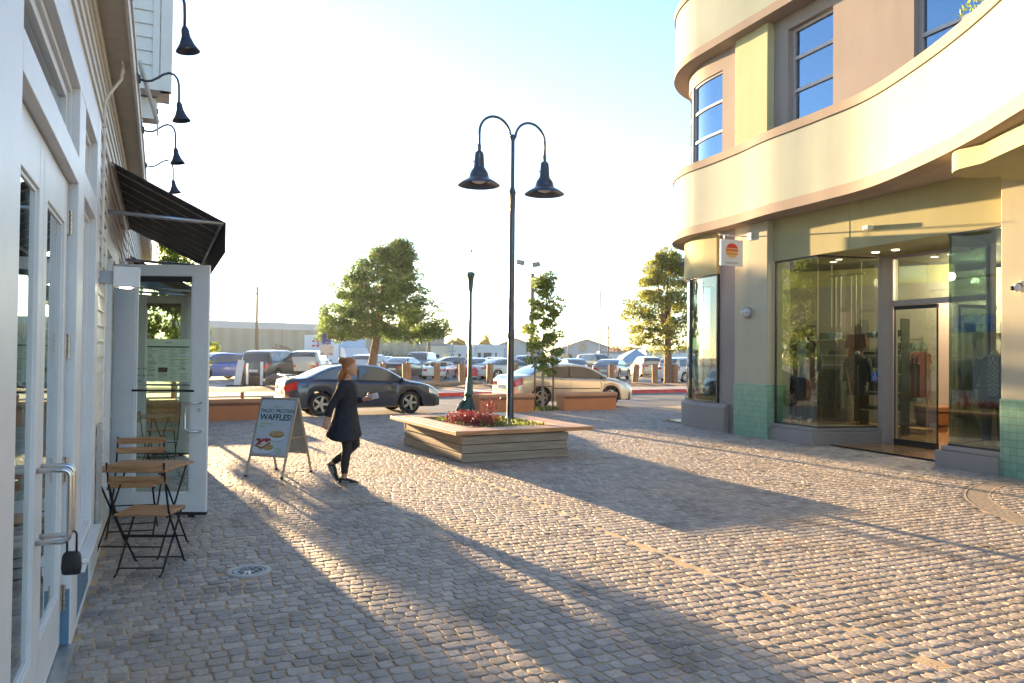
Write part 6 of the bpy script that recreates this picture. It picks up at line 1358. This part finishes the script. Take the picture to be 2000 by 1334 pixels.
def ell(b, rows, n=18, m=None):
    """stacked ellipses (cx, cy, z, rx, ry)"""
    b.loft([[(cx+rx*math.cos(2*PI*k/n), cy+ry*math.sin(2*PI*k/n), z) for k in range(n)] for cx, cy, z, rx, ry in rows], m)
def remesh(o, vox, sm=4):
    r = o.modifiers.new('remesh', 'REMESH'); r.mode = 'VOXEL'; r.voxel_size = vox; r.use_smooth_shade = True
    s_ = o.modifiers.new('smooth', 'SMOOTH'); s_.iterations = sm; s_.factor = .5
    dg = bpy.context.evaluated_depsgraph_get(); me = bpy.data.meshes.new_from_object(o.evaluated_get(dg)); nm = o.data.name; o.modifiers.clear(); o.data = me; me.name = nm
M_skin = mat('skin', (.50, .27, .17), .5, var=.06, scale=14); M_coat = mat('dark_cloth', (.016, .017, .028), .8, var=.5, scale=7, bump=1.0, bscale=22); M_leg = mat('dark_leggings', (.022, .022, .026), .75, var=.2, scale=10); M_hair = mat('auburn_hair', (.34, .13, .035), .45, var=.35, scale=40, bump=.5, bscale=90); M_shoe = mat('black_shoe', (.015, .015, .017), .55)
ps_ = empty('person', (-2.13, 9.98, .006), 0, label='person in dark coat and black trainers walking past the sandwich board holding a phone', cat='person')
def ball(b, c, r, s=(1, 1, 1)):
    rg = [];
    for j in range(1, 8):
        a_ = PI*j/8; rg.append([(c[0]+r*s[0]*math.sin(a_)*math.cos(2*PI*k/14), c[1]+r*s[1]*math.sin(a_)*math.sin(2*PI*k/14), c[2]-r*s[2]*math.cos(a_)) for k in range(14)])
    b.loft(rg)
b = MB()
# head, neck, torso; the figure faces +x, slight lean forward
hx, hz = .02, 1.50
ell(b, [(hx+.005, 0, 1.395, .035, .032), (hx+.03, 0, 1.405, .058, .045), (hx+.022, 0, 1.44, .078, .058), (hx+.012, 0, 1.48, .088, .067), (hx, 0, 1.53, .092, .073), (hx-.004, 0, 1.575, .080, .064), (hx-.006, 0, 1.605, .045, .038), (hx-.006, 0, 1.612, .012, .01)])
b.tube([(hx+.084, 0, 1.505), (hx+.108, 0, 1.475), (hx+.090, 0, 1.462)], [.008, .013, .009], 8)        # nose
b.tube([(hx+.080, -.02, 1.437), (hx+.088, 0, 1.439), (hx+.080, .02, 1.437)], [.006, .009, .006], 8)   # lips
ball(b, (hx+.068, 0, 1.408), .022)                                                            # chin
for sy in (-1, 1): ball(b, (hx-.01, sy*.074, 1.485), .024, (.8, .35, 1.25)); b.tube([(hx+.055, sy*.05, 1.522), (hx+.08, sy*.028, 1.527), (hx+.084, sy*.012, 1.522)], .006, 6)
b.tube([(-.01, 0, 1.30), (0, 0, 1.36), (.012, 0, 1.43)], [.058, .048, .050], 14)
ell(b, [(.0, 0, .80, .105, .155), (-.01, 0, .88, .115, .165), (.0, 0, 1.0, .095, .125), (.005, 0, 1.12, .105, .135), (.0, 0, 1.22, .11, .165), (-.01, 0, 1.30, .075, .15), (-.01, 0, 1.335, .05, .08)])
R_h, L_h = (-.005, -.09, .84), (-.005, .09, .84)
# planted right leg (camera side), left leg swinging through behind
b.tube([R_h, (.012, -.088, .65), (.022, -.08, .46), (.0, -.078, .28), (-.012, -.075, .09), (-.012, -.075, .05)], [.088, .078, .053, .052, .034, .034], 14)
b.tube([L_h, (.06, .088, .66), (.10, .08, .49), (-.04, .08, .36), (-.20, .078, .245), (-.23, .078, .22)], [.088, .076, .053, .052, .034, .034], 14)
b.tube([(-.03, -.075, .035), (.06, -.075, .035), (.15, -.078, .025)], [.034, .034, .022], 10); b.tube([(-.235, .078, .21), (-.20, .078, .13), (-.165, .08, .06)], [.034, .032, .022], 10)
# arms: right (near camera) swings back, left comes forward with the phone
b.tube([(-.01, -.155, 1.29), (-.06, -.19, 1.17), (-.13, -.21, 1.06), (-.16, -.22, .99), (-.19, -.225, .90), (-.205, -.225, .845)], [.05, .044, .037, .036, .027, .022], 12)
hand(b, (-.207, -.225, .84), (-.2, -.05, -1), (1, .1, -.2), (0, 1, 0), .9)
b.tube([(-.01, .155, 1.29), (.03, .19, 1.17), (.04, .20, 1.06), (.12, .17, 1.06), (.20, .12, 1.08), (.225, .10, 1.085)], [.05, .044, .037, .034, .026, .022], 12)
hand(b, (.225, .10, 1.085), (1, -.4, .25), (0, .3, 1), (.3, -.9, .2), 1.2)
bd = b.build('body', M_skin, ps_); remesh(bd, .0075, 3)
for sy in (-1, 1):
    e_ = MB(); ball(e_, (hx+.076, sy*.030, 1.503), .011); e_.build('eye', mat('eye_white', (.7, .68, .65), .2, var=0), bd, smooth=True)
    e_ = MB(); ball(e_, (hx+.084, sy*.0305, 1.503), .0052); e_.build('iris', mat('iris', (.03, .02, .015), .1, var=0), bd, smooth=True)
b = MB(); ell(b, [(hx-.045, 0, 1.40, .045, .060), (hx-.038, 0, 1.45, .062, .080), (hx-.026, 0, 1.50, .078, .086), (hx-.014, 0, 1.55, .090, .088), (hx-.004, 0, 1.59, .086, .078), (hx-.006, 0, 1.622, .055, .05), (hx-.006, 0, 1.632, .015, .015)])
ball(b, (hx-.095, 0, 1.585), .048); b.tube([(hx-.07, -.05, 1.46), (hx-.10, -.04, 1.40), (hx-.115, -.03, 1.33), (hx-.13, -.02, 1.27)], [.03, .035, .028, .008], 10); b.tube([(hx-.07, .05, 1.46), (hx-.10, .04, 1.40), (hx-.11, .03, 1.32)], [.03, .033, .01], 10); b.tube([(hx-.05, 0, 1.42), (hx-.10, 0, 1.38), (hx-.12, 0, 1.30)], [.04, .04, .012], 10)
hr = b.build('hair', M_hair, ps_); remesh(hr, .009, 3)
b = MB(); rows = [(-.01, 0, 1.335, .062, .075), (-.012, 0, 1.315, .095, .135), (-.01, 0, 1.28, .122, .178), (-.005, 0, 1.20, .135, .175), (.0, 0, 1.08, .128, .155), (-.01, 0, .98, .135, .165), (-.02, 0, .85, .165, .195), (-.03, 0, .72, .195, .215), (-.04, 0, .60, .225, .235), (-.045, 0, .57, .215, .225)]
n = 28; rgs = []
for i, (cx, cy, z, rx, ry) in enumerate(rows):
    wv = .0 if z > 1.0 else (1.0-z)*.09; rgs.append([(cx+rx*(1+wv*math.sin(k*2*PI/n*6+1)+.4*wv*math.sin(k*2*PI/n*11))*math.cos(2*PI*k/n), cy+ry*(1+wv*math.sin(k*2*PI/n*6+1))*math.sin(2*PI*k/n), z+(.03*math.sin(k*2*PI/n*2+1) if z < .65 else 0)) for k in range(n)])
b.loft(rgs)
b.tube([(-.01, -.15, 1.285), (-.06, -.19, 1.17), (-.13, -.21, 1.06), (-.16, -.22, .99), (-.197, -.225, .875)], [.064, .058, .050, .048, .044], 14)
b.tube([(-.01, .15, 1.285), (.03, .19, 1.17), (.04, .20, 1.06), (.12, .17, 1.06), (.185, .13, 1.077)], [.064, .058, .052, .048, .042], 14)
ct = b.build('coat', M_coat, ps_); remesh(ct, .009, 5)
b = MB(); b.tube([(-.005, -.09, .84), (.012, -.088, .65), (.022, -.08, .46), (.0, -.078, .28), (-.010, -.075, .13)], [.098, .086, .060, .058, .041], 16); b.tube([(-.005, .09, .84), (.06, .088, .66), (.10, .08, .49), (-.04, .08, .36), (-.185, .078, .257)], [.098, .084, .060, .058, .041], 16)
lg = b.build('leggings', M_leg, ps_); remesh(lg, .009, 3)
def shoe(M):
    b = MB(); b.loft([[M @ Vector(p) for p in r] for r in [
        [(-.075, y, z) for y, z in ((-.02, .006), (.02, .006), (.028, .03), (.022, .065), (0, .07), (-.022, .065), (-.028, .03))],
        [(-.03, y, z) for y, z in ((-.032, .004), (.032, .004), (.040, .03), (.032, .075), (0, .085), (-.032, .075), (-.040, .03))],
        [(.05, y, z) for y, z in ((-.036, .004), (.036, .004), (.042, .026), (.032, .058), (0, .07), (-.032, .058), (-.042, .026))],
        [(.12, y, z) for y, z in ((-.038, .004), (.038, .004), (.044, .02), (.032, .04), (0, .048), (-.032, .04), (-.044, .02))],
        [(.175, y, z) for y, z in ((-.018, .008), (.018, .008), (.022, .016), (.016, .026), (0, .03), (-.016, .026), (-.022, .016))]]])
    o = b.build('shoe', M_shoe, ps_, smooth=True); b = MB(); b.loft([[M @ Vector(p) for p in r] for r in [[(-.08, -.03, -.004), (-.08, .03, -.004), (-.08, .03, .014), (-.08, -.03, .014)], [(.05, -.044, -.006), (.05, .044, -.006), (.05, .044, .014), (.05, -.044, .014)], [(.14, -.042, -.004), (.14, .042, -.004), (.14, .042, .014), (.14, -.042, .014)], [(.185, -.018, .0), (.185, .018, .0), (.185, .018, .014), (.185, -.018, .014)]]]); b.build('sole', mat('sole_white', (.30, .28, .25), .6), o)
    b = MB()
    for sy in (-1, 1): b.add([M @ Vector(p) for p in [(-.03, sy*.0405, .022), (.07, sy*.0435, .020), (.065, sy*.041, .036), (-.03, sy*.040, .05)]], [(0, 1, 2, 3)])
    b.build('side_stripe', mat('sole_white', (.3, .28, .25)), o)
shoe(Matrix.Translation((-.005, -.075, .004))); shoe(Matrix.Translation((-.225, .078, .165)) @ Matrix.Rotation(R(62), 4, 'Y'))
ph = empty('phone', (-2.13+.325, 9.98+.055, 1.125), 0, label='pale phone held forward in the hand of the walking person', cat='phone'); b = MB(); b.box(-.07, .075, -.004, .004, -.036, .036, M=Matrix.Rotation(R(-14), 4, 'Y') @ Matrix.Rotation(R(-20), 4, 'Z')); b.build('case', mat('phone_white', (.75, .75, .78), .3, var=0), ph, bevel=.006)
b = MB(); b.box(-.062, .067, -.0052, -.0045, -.031, .031, M=Matrix.Rotation(R(-14), 4, 'Y') @ Matrix.Rotation(R(-20), 4, 'Z')); b.build('screen', mat('phone_screen', (.55, .57, .62), .1, var=0), ph)
# ------------------------------------------------------------ inside the store
def instore(name, s, y, z, rz, label, cat, group=None): return empty(name, Rp(s, -y, z), azR+rz, label=label, cat=cat, group=group)
b = MB(); b.prism([(1.08, .45), (2.15, .25), (2.45, 1.5), (2.45, 1.95), (.6, 1.95), (.3, .7)], .04, .31); b.build('display_platform', M_flS, cbd); b = MB(); b.prism([(5.1, .2), (6.0, .2), (6.0, 1.95), (4.75, 1.95), (4.75, 1.6)], .04, .31); b.build('display_platform', M_flS, cbd)
M_man = mat('mannequin', (.55, .48, .38), .5, var=.05)
def mannequin(s, y, z, rz, top, bottom, jacket, label, hgt=1.0, legs=True, head=False, hands=True):
    o = instore('mannequin', s, y, z, rz, label, 'mannequin', 'mannequins in the shop windows'); o.scale = (hgt, hgt, hgt)
    b = MB(); ell(b, [(0, 0, .82, .10, .155), (0, 0, .90, .115, .165), (0, 0, 1.03, .10, .14), (0, 0, 1.2, .12, .165), (0, 0, 1.32, .105, .18), (0, 0, 1.40, .06, .13), (0, 0, 1.43, .05, .06), (0, 0, 1.51, .045, .048), (0, 0, 1.52, .02, .02)])
    for sy in (-1, 1):
        b.tube([(0, sy*.17, 1.36), (.0, sy*.22, 1.18), (-.02, sy*.235, 1.08), (.03, sy*.235, .92), (.04, sy*.23, .86)], [.055, .046, .04, .03, .025], 10); hand(b, (.04, sy*.23, .85), (.1, 0, -1), (1, 0, 0), (0, -sy, 0), .6)
        if legs: b.tube([(0, sy*.09, .88), (.01, sy*.095, .5), (0, sy*.10, .1), (0, sy*.10, .05)], [.09, .055, .036, .036], 10); b.tube([(-.04, sy*.1, .04), (.06, sy*.1, .035), (.16, sy*.105, .025)], [.035, .035, .022], 8)
    bd = b.build('figure', M_man, o); remesh(bd, .012, 2)
    b = MB(); ell(b, [(0, 0, .80, .135, .19), (0, 0, .9, .13, .185), (0, 0, 1.05, .122, .17), (0, 0, 1.2, .138, .19), (0, 0, 1.34, .12, .2), (0, 0, 1.41, .075, .14), (0, 0, 1.455, .06, .07)], 24)
    for sy in (-1, 1): b.tube([(0, sy*.17, 1.36), (.0, sy*.225, 1.18), (-.02, sy*.24, 1.08), (.03, sy*.24, .93)], [.068, .058, .052, .044], 10)
    sh_ = b.build('shirt', top, o); remesh(sh_, .014, 3)
    if jacket:
        b = MB()
        for sy in (-1, 1):
            rg = []
            for z_, r0, a0_, a1_ in [(.62, .17, 20, 190), (.8, .165, 22, 190), (1.0, .15, 28, 190), (1.2, .165, 26, 190), (1.36, .155, 24, 190), (1.42, .10, 40, 190)]:
                ou = [((r0*.95)*math.cos(R(a0_+(a1_-a0_)*k/10)), sy*(r0*1.25)*math.sin(R(a0_+(a1_-a0_)*k/10)), z_) for k in range(11)]; inn_ = [(p[0]*.9, p[1]*.9, p[2]) for p in reversed(ou)]; rg.append(ou+inn_)
            b.loft(rg); b.tube([(0, sy*.18, 1.37), (.0, sy*.235, 1.18), (-.02, sy*.25, 1.08), (.03, sy*.25, .90)], [.078, .068, .06, .05], 10)
        jk = b.build('jacket', jacket, o, smooth=True)
    if legs:
        b = MB(); ell(b, [(0, 0, .78, .13, .185), (0, 0, .9, .125, .18)], 18)
        for sy in (-1, 1): b.tube([(0, sy*.09, .86), (.01, sy*.10, .5), (0, sy*.105, .1)], [.105, .078, .066], 12)
        tr = b.build('trousers', bottom, o); remesh(tr, .014, 3)
    return o
def cloth(name, col, **k): return mat(name, col, .9, var=.25, scale=14, bump=.4, bscale=150, **k)
def plaid(name, c0, c1, sc=14):
    m, nt, b = _nodes(name); N = nt.nodes; Lk = nt.links; tc = N.new('ShaderNodeTexCoord'); ck = N.new('ShaderNodeTexChecker'); ck.inputs['Scale'].default_value = sc; ck.inputs['Color1'].default_value = (*c0, 1); ck.inputs['Color2'].default_value = (*c1, 1); mp = N.new('ShaderNodeMapping'); mp.inputs['Location'].default_value = (.013, .017, .011); Lk.new(tc.outputs['Object'], mp.inputs[0]); Lk.new(mp.outputs[0], ck.inputs[0]); Lk.new(ck.outputs[0], b.inputs['Base Color']); b.inputs['Roughness'].default_value = .9; return m
c_den = cloth('denim_light', (.28, .37, .46)); c_navy = cloth('navy_knit', (.03, .04, .06)); c_dk = cloth('charcoal_knit', (.04, .045, .05)); c_jean = cloth('jeans', (.05, .075, .12)); c_pl = plaid('plaid_blue', (.10, .13, .18), (.34, .36, .38), 30); c_maroon = cloth('maroon_wool', (.14, .03, .035)); c_stripe = plaid('chevron_dark', (.02, .025, .035), (.06, .07, .08), 16)
mannequin(.95, 1.05, .31, R(-60), c_den, c_jean, c_dk, 'headless mannequin in pale denim shirt and dark coat behind the left display glass', hgt=1.19)
mannequin(.35, 1.35, .31, R(-50), c_maroon, c_dk, c_navy, 'mannequin in maroon top and navy coat nearest the buff pillar', hgt=1.12)
mannequin(1.95, 1.5, .31, R(-75), c_stripe, c_jean, c_navy, 'mannequin in dark striped knitwear beside the wheelchair sticker', legs=False)
mannequin(5.36, .78, .31, R(-62), c_pl, c_jean, c_navy, 'mannequin in blue plaid shirt and dark cardigan behind the right display glass')
st_ = instore('display_stand', 1.95, 1.5, .31, 0, 'black rod stand carrying the striped knitwear mannequin', 'stand'); b = MB(); b.tube([(0, 0, .01), (0, 0, .84)], .015, 8); b.lathe([(0, 0), (.16, 0), (.16, .012), (0, .015)], 20); b.build('rod', M_blk, st_)
# garments on rails
def shirtmesh(b, w=.42, h=.66, t=.028, sl=.26, seed=0):
    r = random.Random(seed); out = [(-.06, 0), (.06, 0), (.19, -.05), (.26, -sl), (.17, -sl-.02), (.165, -.16), (.17+r.uniform(-.01, .02), -h), (-.17+r.uniform(-.02, .01), -h), (-.165, -.16), (-.17, -sl-.02), (-.26, -sl), (-.19, -.05)]
    n = len(out); f = w/.52
    rg = []
    for k, s_ in ((-1, .9), (-.8, 1), (.8, 1), (1, .9)): rg.append([(k*t/2+.008*math.sin(i*1.7+seed), p[0]*f*s_, p[1]*(1 if s_ == 1 else .99)) for i, p in enumerate(out)])
    b.loft(rg)
ORD = ['first', 'second', 'third', 'fourth', 'fifth', 'sixth', 'seventh', 'eighth', 'ninth', 'tenth', 'eleventh', 'twelfth', 'thirteenth', 'fourteenth', 'fifteenth', 'sixteenth']
cols = [cloth('g%d' % i, c) for i, c in enumerate([(.05, .09, .08), (.10, .13, .12), (.16, .17, .13), (.06, .10, .12), (.20, .18, .12), (.07, .08, .07), (.22, .20, .15), (.04, .05, .07)])]
cols2 = [c_pl, plaid('p2', (.03, .05, .08), (.12, .16, .2), 26), plaid('p3', (.08, .03, .03), (.2, .16, .14), 24), cloth('g9', (.06, .12, .14)), cloth('g10', (.10, .12, .15))]
def rack(s, y, rz, label, L_=1.15, zs=(2.12, 1.32), n=11, gl='shirt'):
    rk = instore('clothes_rack', s, y, .035, rz, label, 'clothes rack'); M_rk = mat('rack_steel', (.5, .47, .42), .3, .9)
    b = MB(); 
    for x in (0, L_): b.tube([(x, 0, 0), (x, 0, zs[0]+.05)], .014, 8)
    b.build('upright', M_rk, rk)
    for z in zs: b = MB(); b.tube([(0, 0, z), (L_, 0, z)], .012, 8); b.build('rail', M_rk, rk)
    b = MB(); b.box(-.02, L_+.02, -.22, .22, .10, .125); b.build('shelf', M_slat, rk); return rk
dist_words = ['dark green', 'grey green', 'khaki', 'teal grey', 'sand', 'olive black', 'stone', 'ink blue']
def garments(s, y, rz, z, L_, n, pal, where, nm='shirt', w=.42, h=.66):
    protos = {}
    for k in range(n):
        i = random.randrange(len(pal)); x = .06+(L_-.12)*k/(n-1); c_, s_ = math.cos(rz), math.sin(rz)
        loc = Rp(s+x*c_, -(y+x*s_), z-.06)
        if i not in protos:
            b = MB(); shirtmesh(b, w, h, .03, seed=i+k); o = b.build('hanging_shirt', pal[i], None, smooth=False); g = MB(); g.tube([(0, 0, .055), (0, 0, .0), (0, .16, -.04)], .004, 5); g.tube([(0, 0, .0), (0, -.16, -.04)], .004, 5); g.build('hanger', M_slat, o); protos[i] = o
        else: o = copy_tree(protos[i])
        o.location = loc; o.rotation_euler = (0, 0, azR+rz+random.uniform(-.12, .12)); tag(o, '%s shirt, %s from the left, %s' % ({id(p_): q_ for p_, q_ in zip(cols+cols2+[c_maroon, c_navy, c_dk, c_stripe], ['dark green', 'grey green', 'khaki', 'teal grey', 'sand', 'olive black', 'stone', 'ink blue', 'blue plaid', 'navy checked', 'red checked', 'deep teal', 'slate blue', 'maroon', 'navy knit', 'charcoal knit', 'dark striped'])}[id(pal[i])], ORD[k], where), 'shirt', 'shirts hanging %s' % where)
rack(-.95, 5.4, 0, 'two level clothes rack seen through the glass door'); garments(-.95, 5.4, 0, 2.155, 1.15, 13, cols, 'on the upper rail behind the glass door'); garments(-.95, 5.4, 0, 1.355, 1.15, 12, cols2, 'on the lower rail behind the glass door')
rack(2.0, 5.9, 0, 'clothes rack deeper in the store right of the door gap', L_=1.6); garments(2.0, 5.9, 0, 2.155, 1.6, 15, cols, 'on the upper rail deeper in the store'); garments(2.0, 5.9, 0, 1.355, 1.6, 14, cols2, 'on the lower rail deeper in the store')
rack(3.8, 3.4, R(70), 'clothes rack behind the right display window', L_=1.2, zs=(1.55,)); garments(3.8, 3.4, R(70), 1.59, 1.2, 12, cols+cols2, 'behind the right display window', h=.8)
rack(-1.2, 2.6, R(20), 'low clothes rack behind the left display window', L_=1.5, zs=(1.55,)); garments(-1.2, 2.6, R(20), 1.59, 1.5, 14, cols2+[c_maroon], 'behind the left display window', h=.8)
rack(-.3, 3.7, R(5), 'long coat rack behind the mannequin in pale denim', L_=1.9, zs=(1.85,)); garments(-.3, 3.7, R(5), 1.89, 1.9, 16, [c_navy, c_dk, c_maroon, c_stripe, cols[5], cols[7]], 'on the long coat rack at left', h=1.0)
rack(.3, 2.15, R(-8), 'short coat rack close behind the left display glass', L_=.9, zs=(1.5,)); garments(.3, 2.15, R(-8), 1.54, .9, 9, [c_dk, c_navy, cols[5], c_stripe], 'on the short rack close to the glass', h=.9)
# shelves with folded piles
def shelves(s, y, rz, label, w=.9, zs=(.5, .9, 1.3, 1.7, 2.1), pal=None, sd=0):
    o = instore('shelf_unit', s, y, .035, rz, label, 'shelves'); b = MB()
    for x in (0, w): b.box(x-.012, x+.012, -.18, .18, 0, zs[-1]+.4)
    b.build('side_frame', M_blk, o)
    for z in zs: b = MB(); b.box(.012, w-.012, -.2, .2, z, z+.022); b.build('shelf', mat('pale_shelf', (.5, .46, .38), .5), o)
    r = random.Random(sd); 
    for j, z in enumerate(zs):
        for k in range(3):
            x = .16+k*.28; hh = r.uniform(.08, .2); b = MB()
            n_ = int(hh/.035)
            for q in range(n_): b.box(-.11+r.uniform(-.01, .01), .11+r.uniform(-.01, .01), -.14, .14, q*.035, q*.035+.031)
            c = b.build('folded_clothes', r.choice(pal or cols), None, bevel=.008); c.location = Rp(*((s+x*math.cos(rz)), -(y+x*math.sin(rz))), .035+z+.024); c.rotation_euler = (0, 0, azR+rz)
            tag(c, '%s folded pile, %s shelf up, %s' % (['left', 'middle', 'right'][k], ORD[j], label.replace('open ', '').replace('tall ', '').replace(' behind', ',').replace(' beyond', ',').replace('the ', '').replace('display ', '')), 'clothes', 'folded piles on the %s' % label.split(' of ')[0])
    return o
shelves(-2.3, 4.3, R(10), 'corner shelves behind the rounded window', w=1.4, pal=[c_dk, c_den, cols[2]], sd=5); shelves(.75, 2.95, R(15), 'open shelves behind the left display window', pal=[c_maroon, c_navy, c_den, c_dk], sd=1); shelves(.75, 6.3, 0, 'tall shelves beyond the round wooden tub', pal=[cols[4], cols[6], cols[2]], sd=2); shelves(5.2, 3.2, R(50), 'open shelves behind the right display window', pal=[cols[4], c_maroon, cols[6]], sd=3)
b = MB(); b.loft([[(x, y, z) for x, y, z in [(-.13, -.2, -.75), (.13, -.2, -.75), (.16, .0, -.3), (.26, -.02, -.3), (.2, .0, 0), (-.2, 0, 0), (-.26, -.02, -.3), (-.16, 0, -.3)]], [(x, y+.07, z) for x, y, z in [(-.13, -.2, -.75), (.13, -.2, -.75), (.16, .0, -.3), (.26, -.02, -.3), (.2, .0, 0), (-.2, 0, 0), (-.26, -.02, -.3), (-.16, 0, -.3)]]]); o = b.build('hanging_jacket', c_maroon, smooth=False); o.location = Rp(.85, -2.6, 2.2); o.rotation_euler = (0, 0, azR+R(15)); tag(o, 'maroon wool jacket hanging high behind the left display glass', 'jacket')
# tub table, rails, leaning board, wheelchair sticker
tt = instore('wooden_tub', 1.0, 4.75, .035, 0, 'round wooden tub table lit warm inside the store door', 'tub'); b = MB(); b.lathe([(.30, 0), (.36, .3), (.38, .56), (.36, .58), (0, .58)], 28); b.build('tub', woodmat('tub_wood', (.12, .05, .02), (.22, .10, .045), 2, 4, .4), tt, smooth=True, auto=40)
b = MB(); b.lathe([(.345, .12), (.352, .16)], 28); b.lathe([(.372, .42), (.378, .46)], 28); b.build('hoop', M_blk, tt)
dfm = instore('rod_frame', .75, 2.0, 0, 0, 'white rods of a display frame hanging behind the left window', 'frame'); b = MB()
for k, x in enumerate((0, .12, .26, .55, .68, .82)): b.tube([(x, 0, 2.35), (x, 0, 3.45)], .011, 6)
b.tube([(-.05, 0, 3.45), (.9, 0, 3.45)], .015, 6); b.tube([(0, 0, 3.45), (0, 0, 4.0)], .01, 6); b.tube([(.82, 0, 3.45), (.82, 0, 4.0)], .01, 6); b.build('rod', mat('cream_rod', (.6, .58, .45), .4), dfm)
lb_ = instore('leaning_board', 4.75, 1.9, .31, R(-30), 'long pale board leaning inside behind the right display glass', 'board'); b = MB(); rg = []
for k in range(13): t = k/12; w = .20*math.sin(PI*(.06+.88*t))**.6; rg.append([(-w+t*.5, -.02, t*1.9), (w+t*.5, -.02, t*1.9), (w*.9+t*.5, .03, t*1.9), (-w*.9+t*.5, .03, t*1.9)])
b.loft(rg); b.build('board', mat('pale_board', (.62, .55, .38), .35), lb_)
# wheelchair access sticker on the glass
wc = empty('access_sticker', Rp(2.47, -1.40, 1.32), azR+R(80), label='blue and white wheelchair access sticker on the storefront glass', cat='sticker')
wc.rotation_euler = (0, 0, math.atan2((nR*-1).y*1.34+aR.y*.265, (nR*-1).x*1.34+aR.x*.265)); b = MB(); b.box(-.075, .075, -.012, -.0075, -.085, .085); b.build('panel', mat('access_blue', (.02, .12, .45), .4, var=0), wc, bevel=.002)
b = MB(); yk = -.0135
b.tube([(.012*math.cos(2*PI*k/12), yk, .055+.012*math.sin(2*PI*k/12)) for k in range(13)], .004, 5); b.tube([(-.005, yk, .035), (-.005, yk, -.0), (.022, yk, -.0), (.036, yk, -.038), (.05, yk, -.032)], .006, 5); b.tube([(-.005, yk, .018), (.02, yk, .018)], .005, 5); b.tube([(-.005+.033*math.cos(R(115+k*14)), yk, -.022+.033*math.sin(R(115+k*14))) for k in range(16)], .005, 5); b.build('symbol', mat('sign_white', (.74, .72, .68)), wc)
lf = MB(); lf.add([(-.05, 0, .012), (-.02, .022, .02), (.03, .018, .014), (.055, 0, .024), (.02, -.02, .012), (-.02, -.018, .018), (0, 0, .010)], [(0, 6, 1), (1, 6, 2), (2, 6, 3), (3, 6, 4), (4, 6, 5), (5, 6, 0)])
o = lf.build('fallen_leaf', mat('dry_leaf', (.55, .22, .06), .7)); o.location = (2.46, 7.05, .006); tag(o, 'orange dry leaf lying on the cobbles below the planter shadow', 'leaf')

# ------------------------------------------------------------ evening haze
hm = bpy.data.materials.new('haze_air'); hm.use_nodes = True; nt = hm.node_tree; nt.nodes.clear(); ho = nt.nodes.new('ShaderNodeOutputMaterial'); hv = nt.nodes.new('ShaderNodeVolumePrincipled')
hv.inputs['Color'].default_value = (.95, .93, .9, 1); hv.inputs['Density'].default_value = .00018; hv.inputs['Anisotropy'].default_value = .55; nt.links.new(hv.outputs[0], ho.inputs['Volume'])
b = MB(); b.box(-450, 450, -80, 660, -1.1, 13.5); hz_ = b.build('haze', hm); hz_['kind'] = 'stuff'
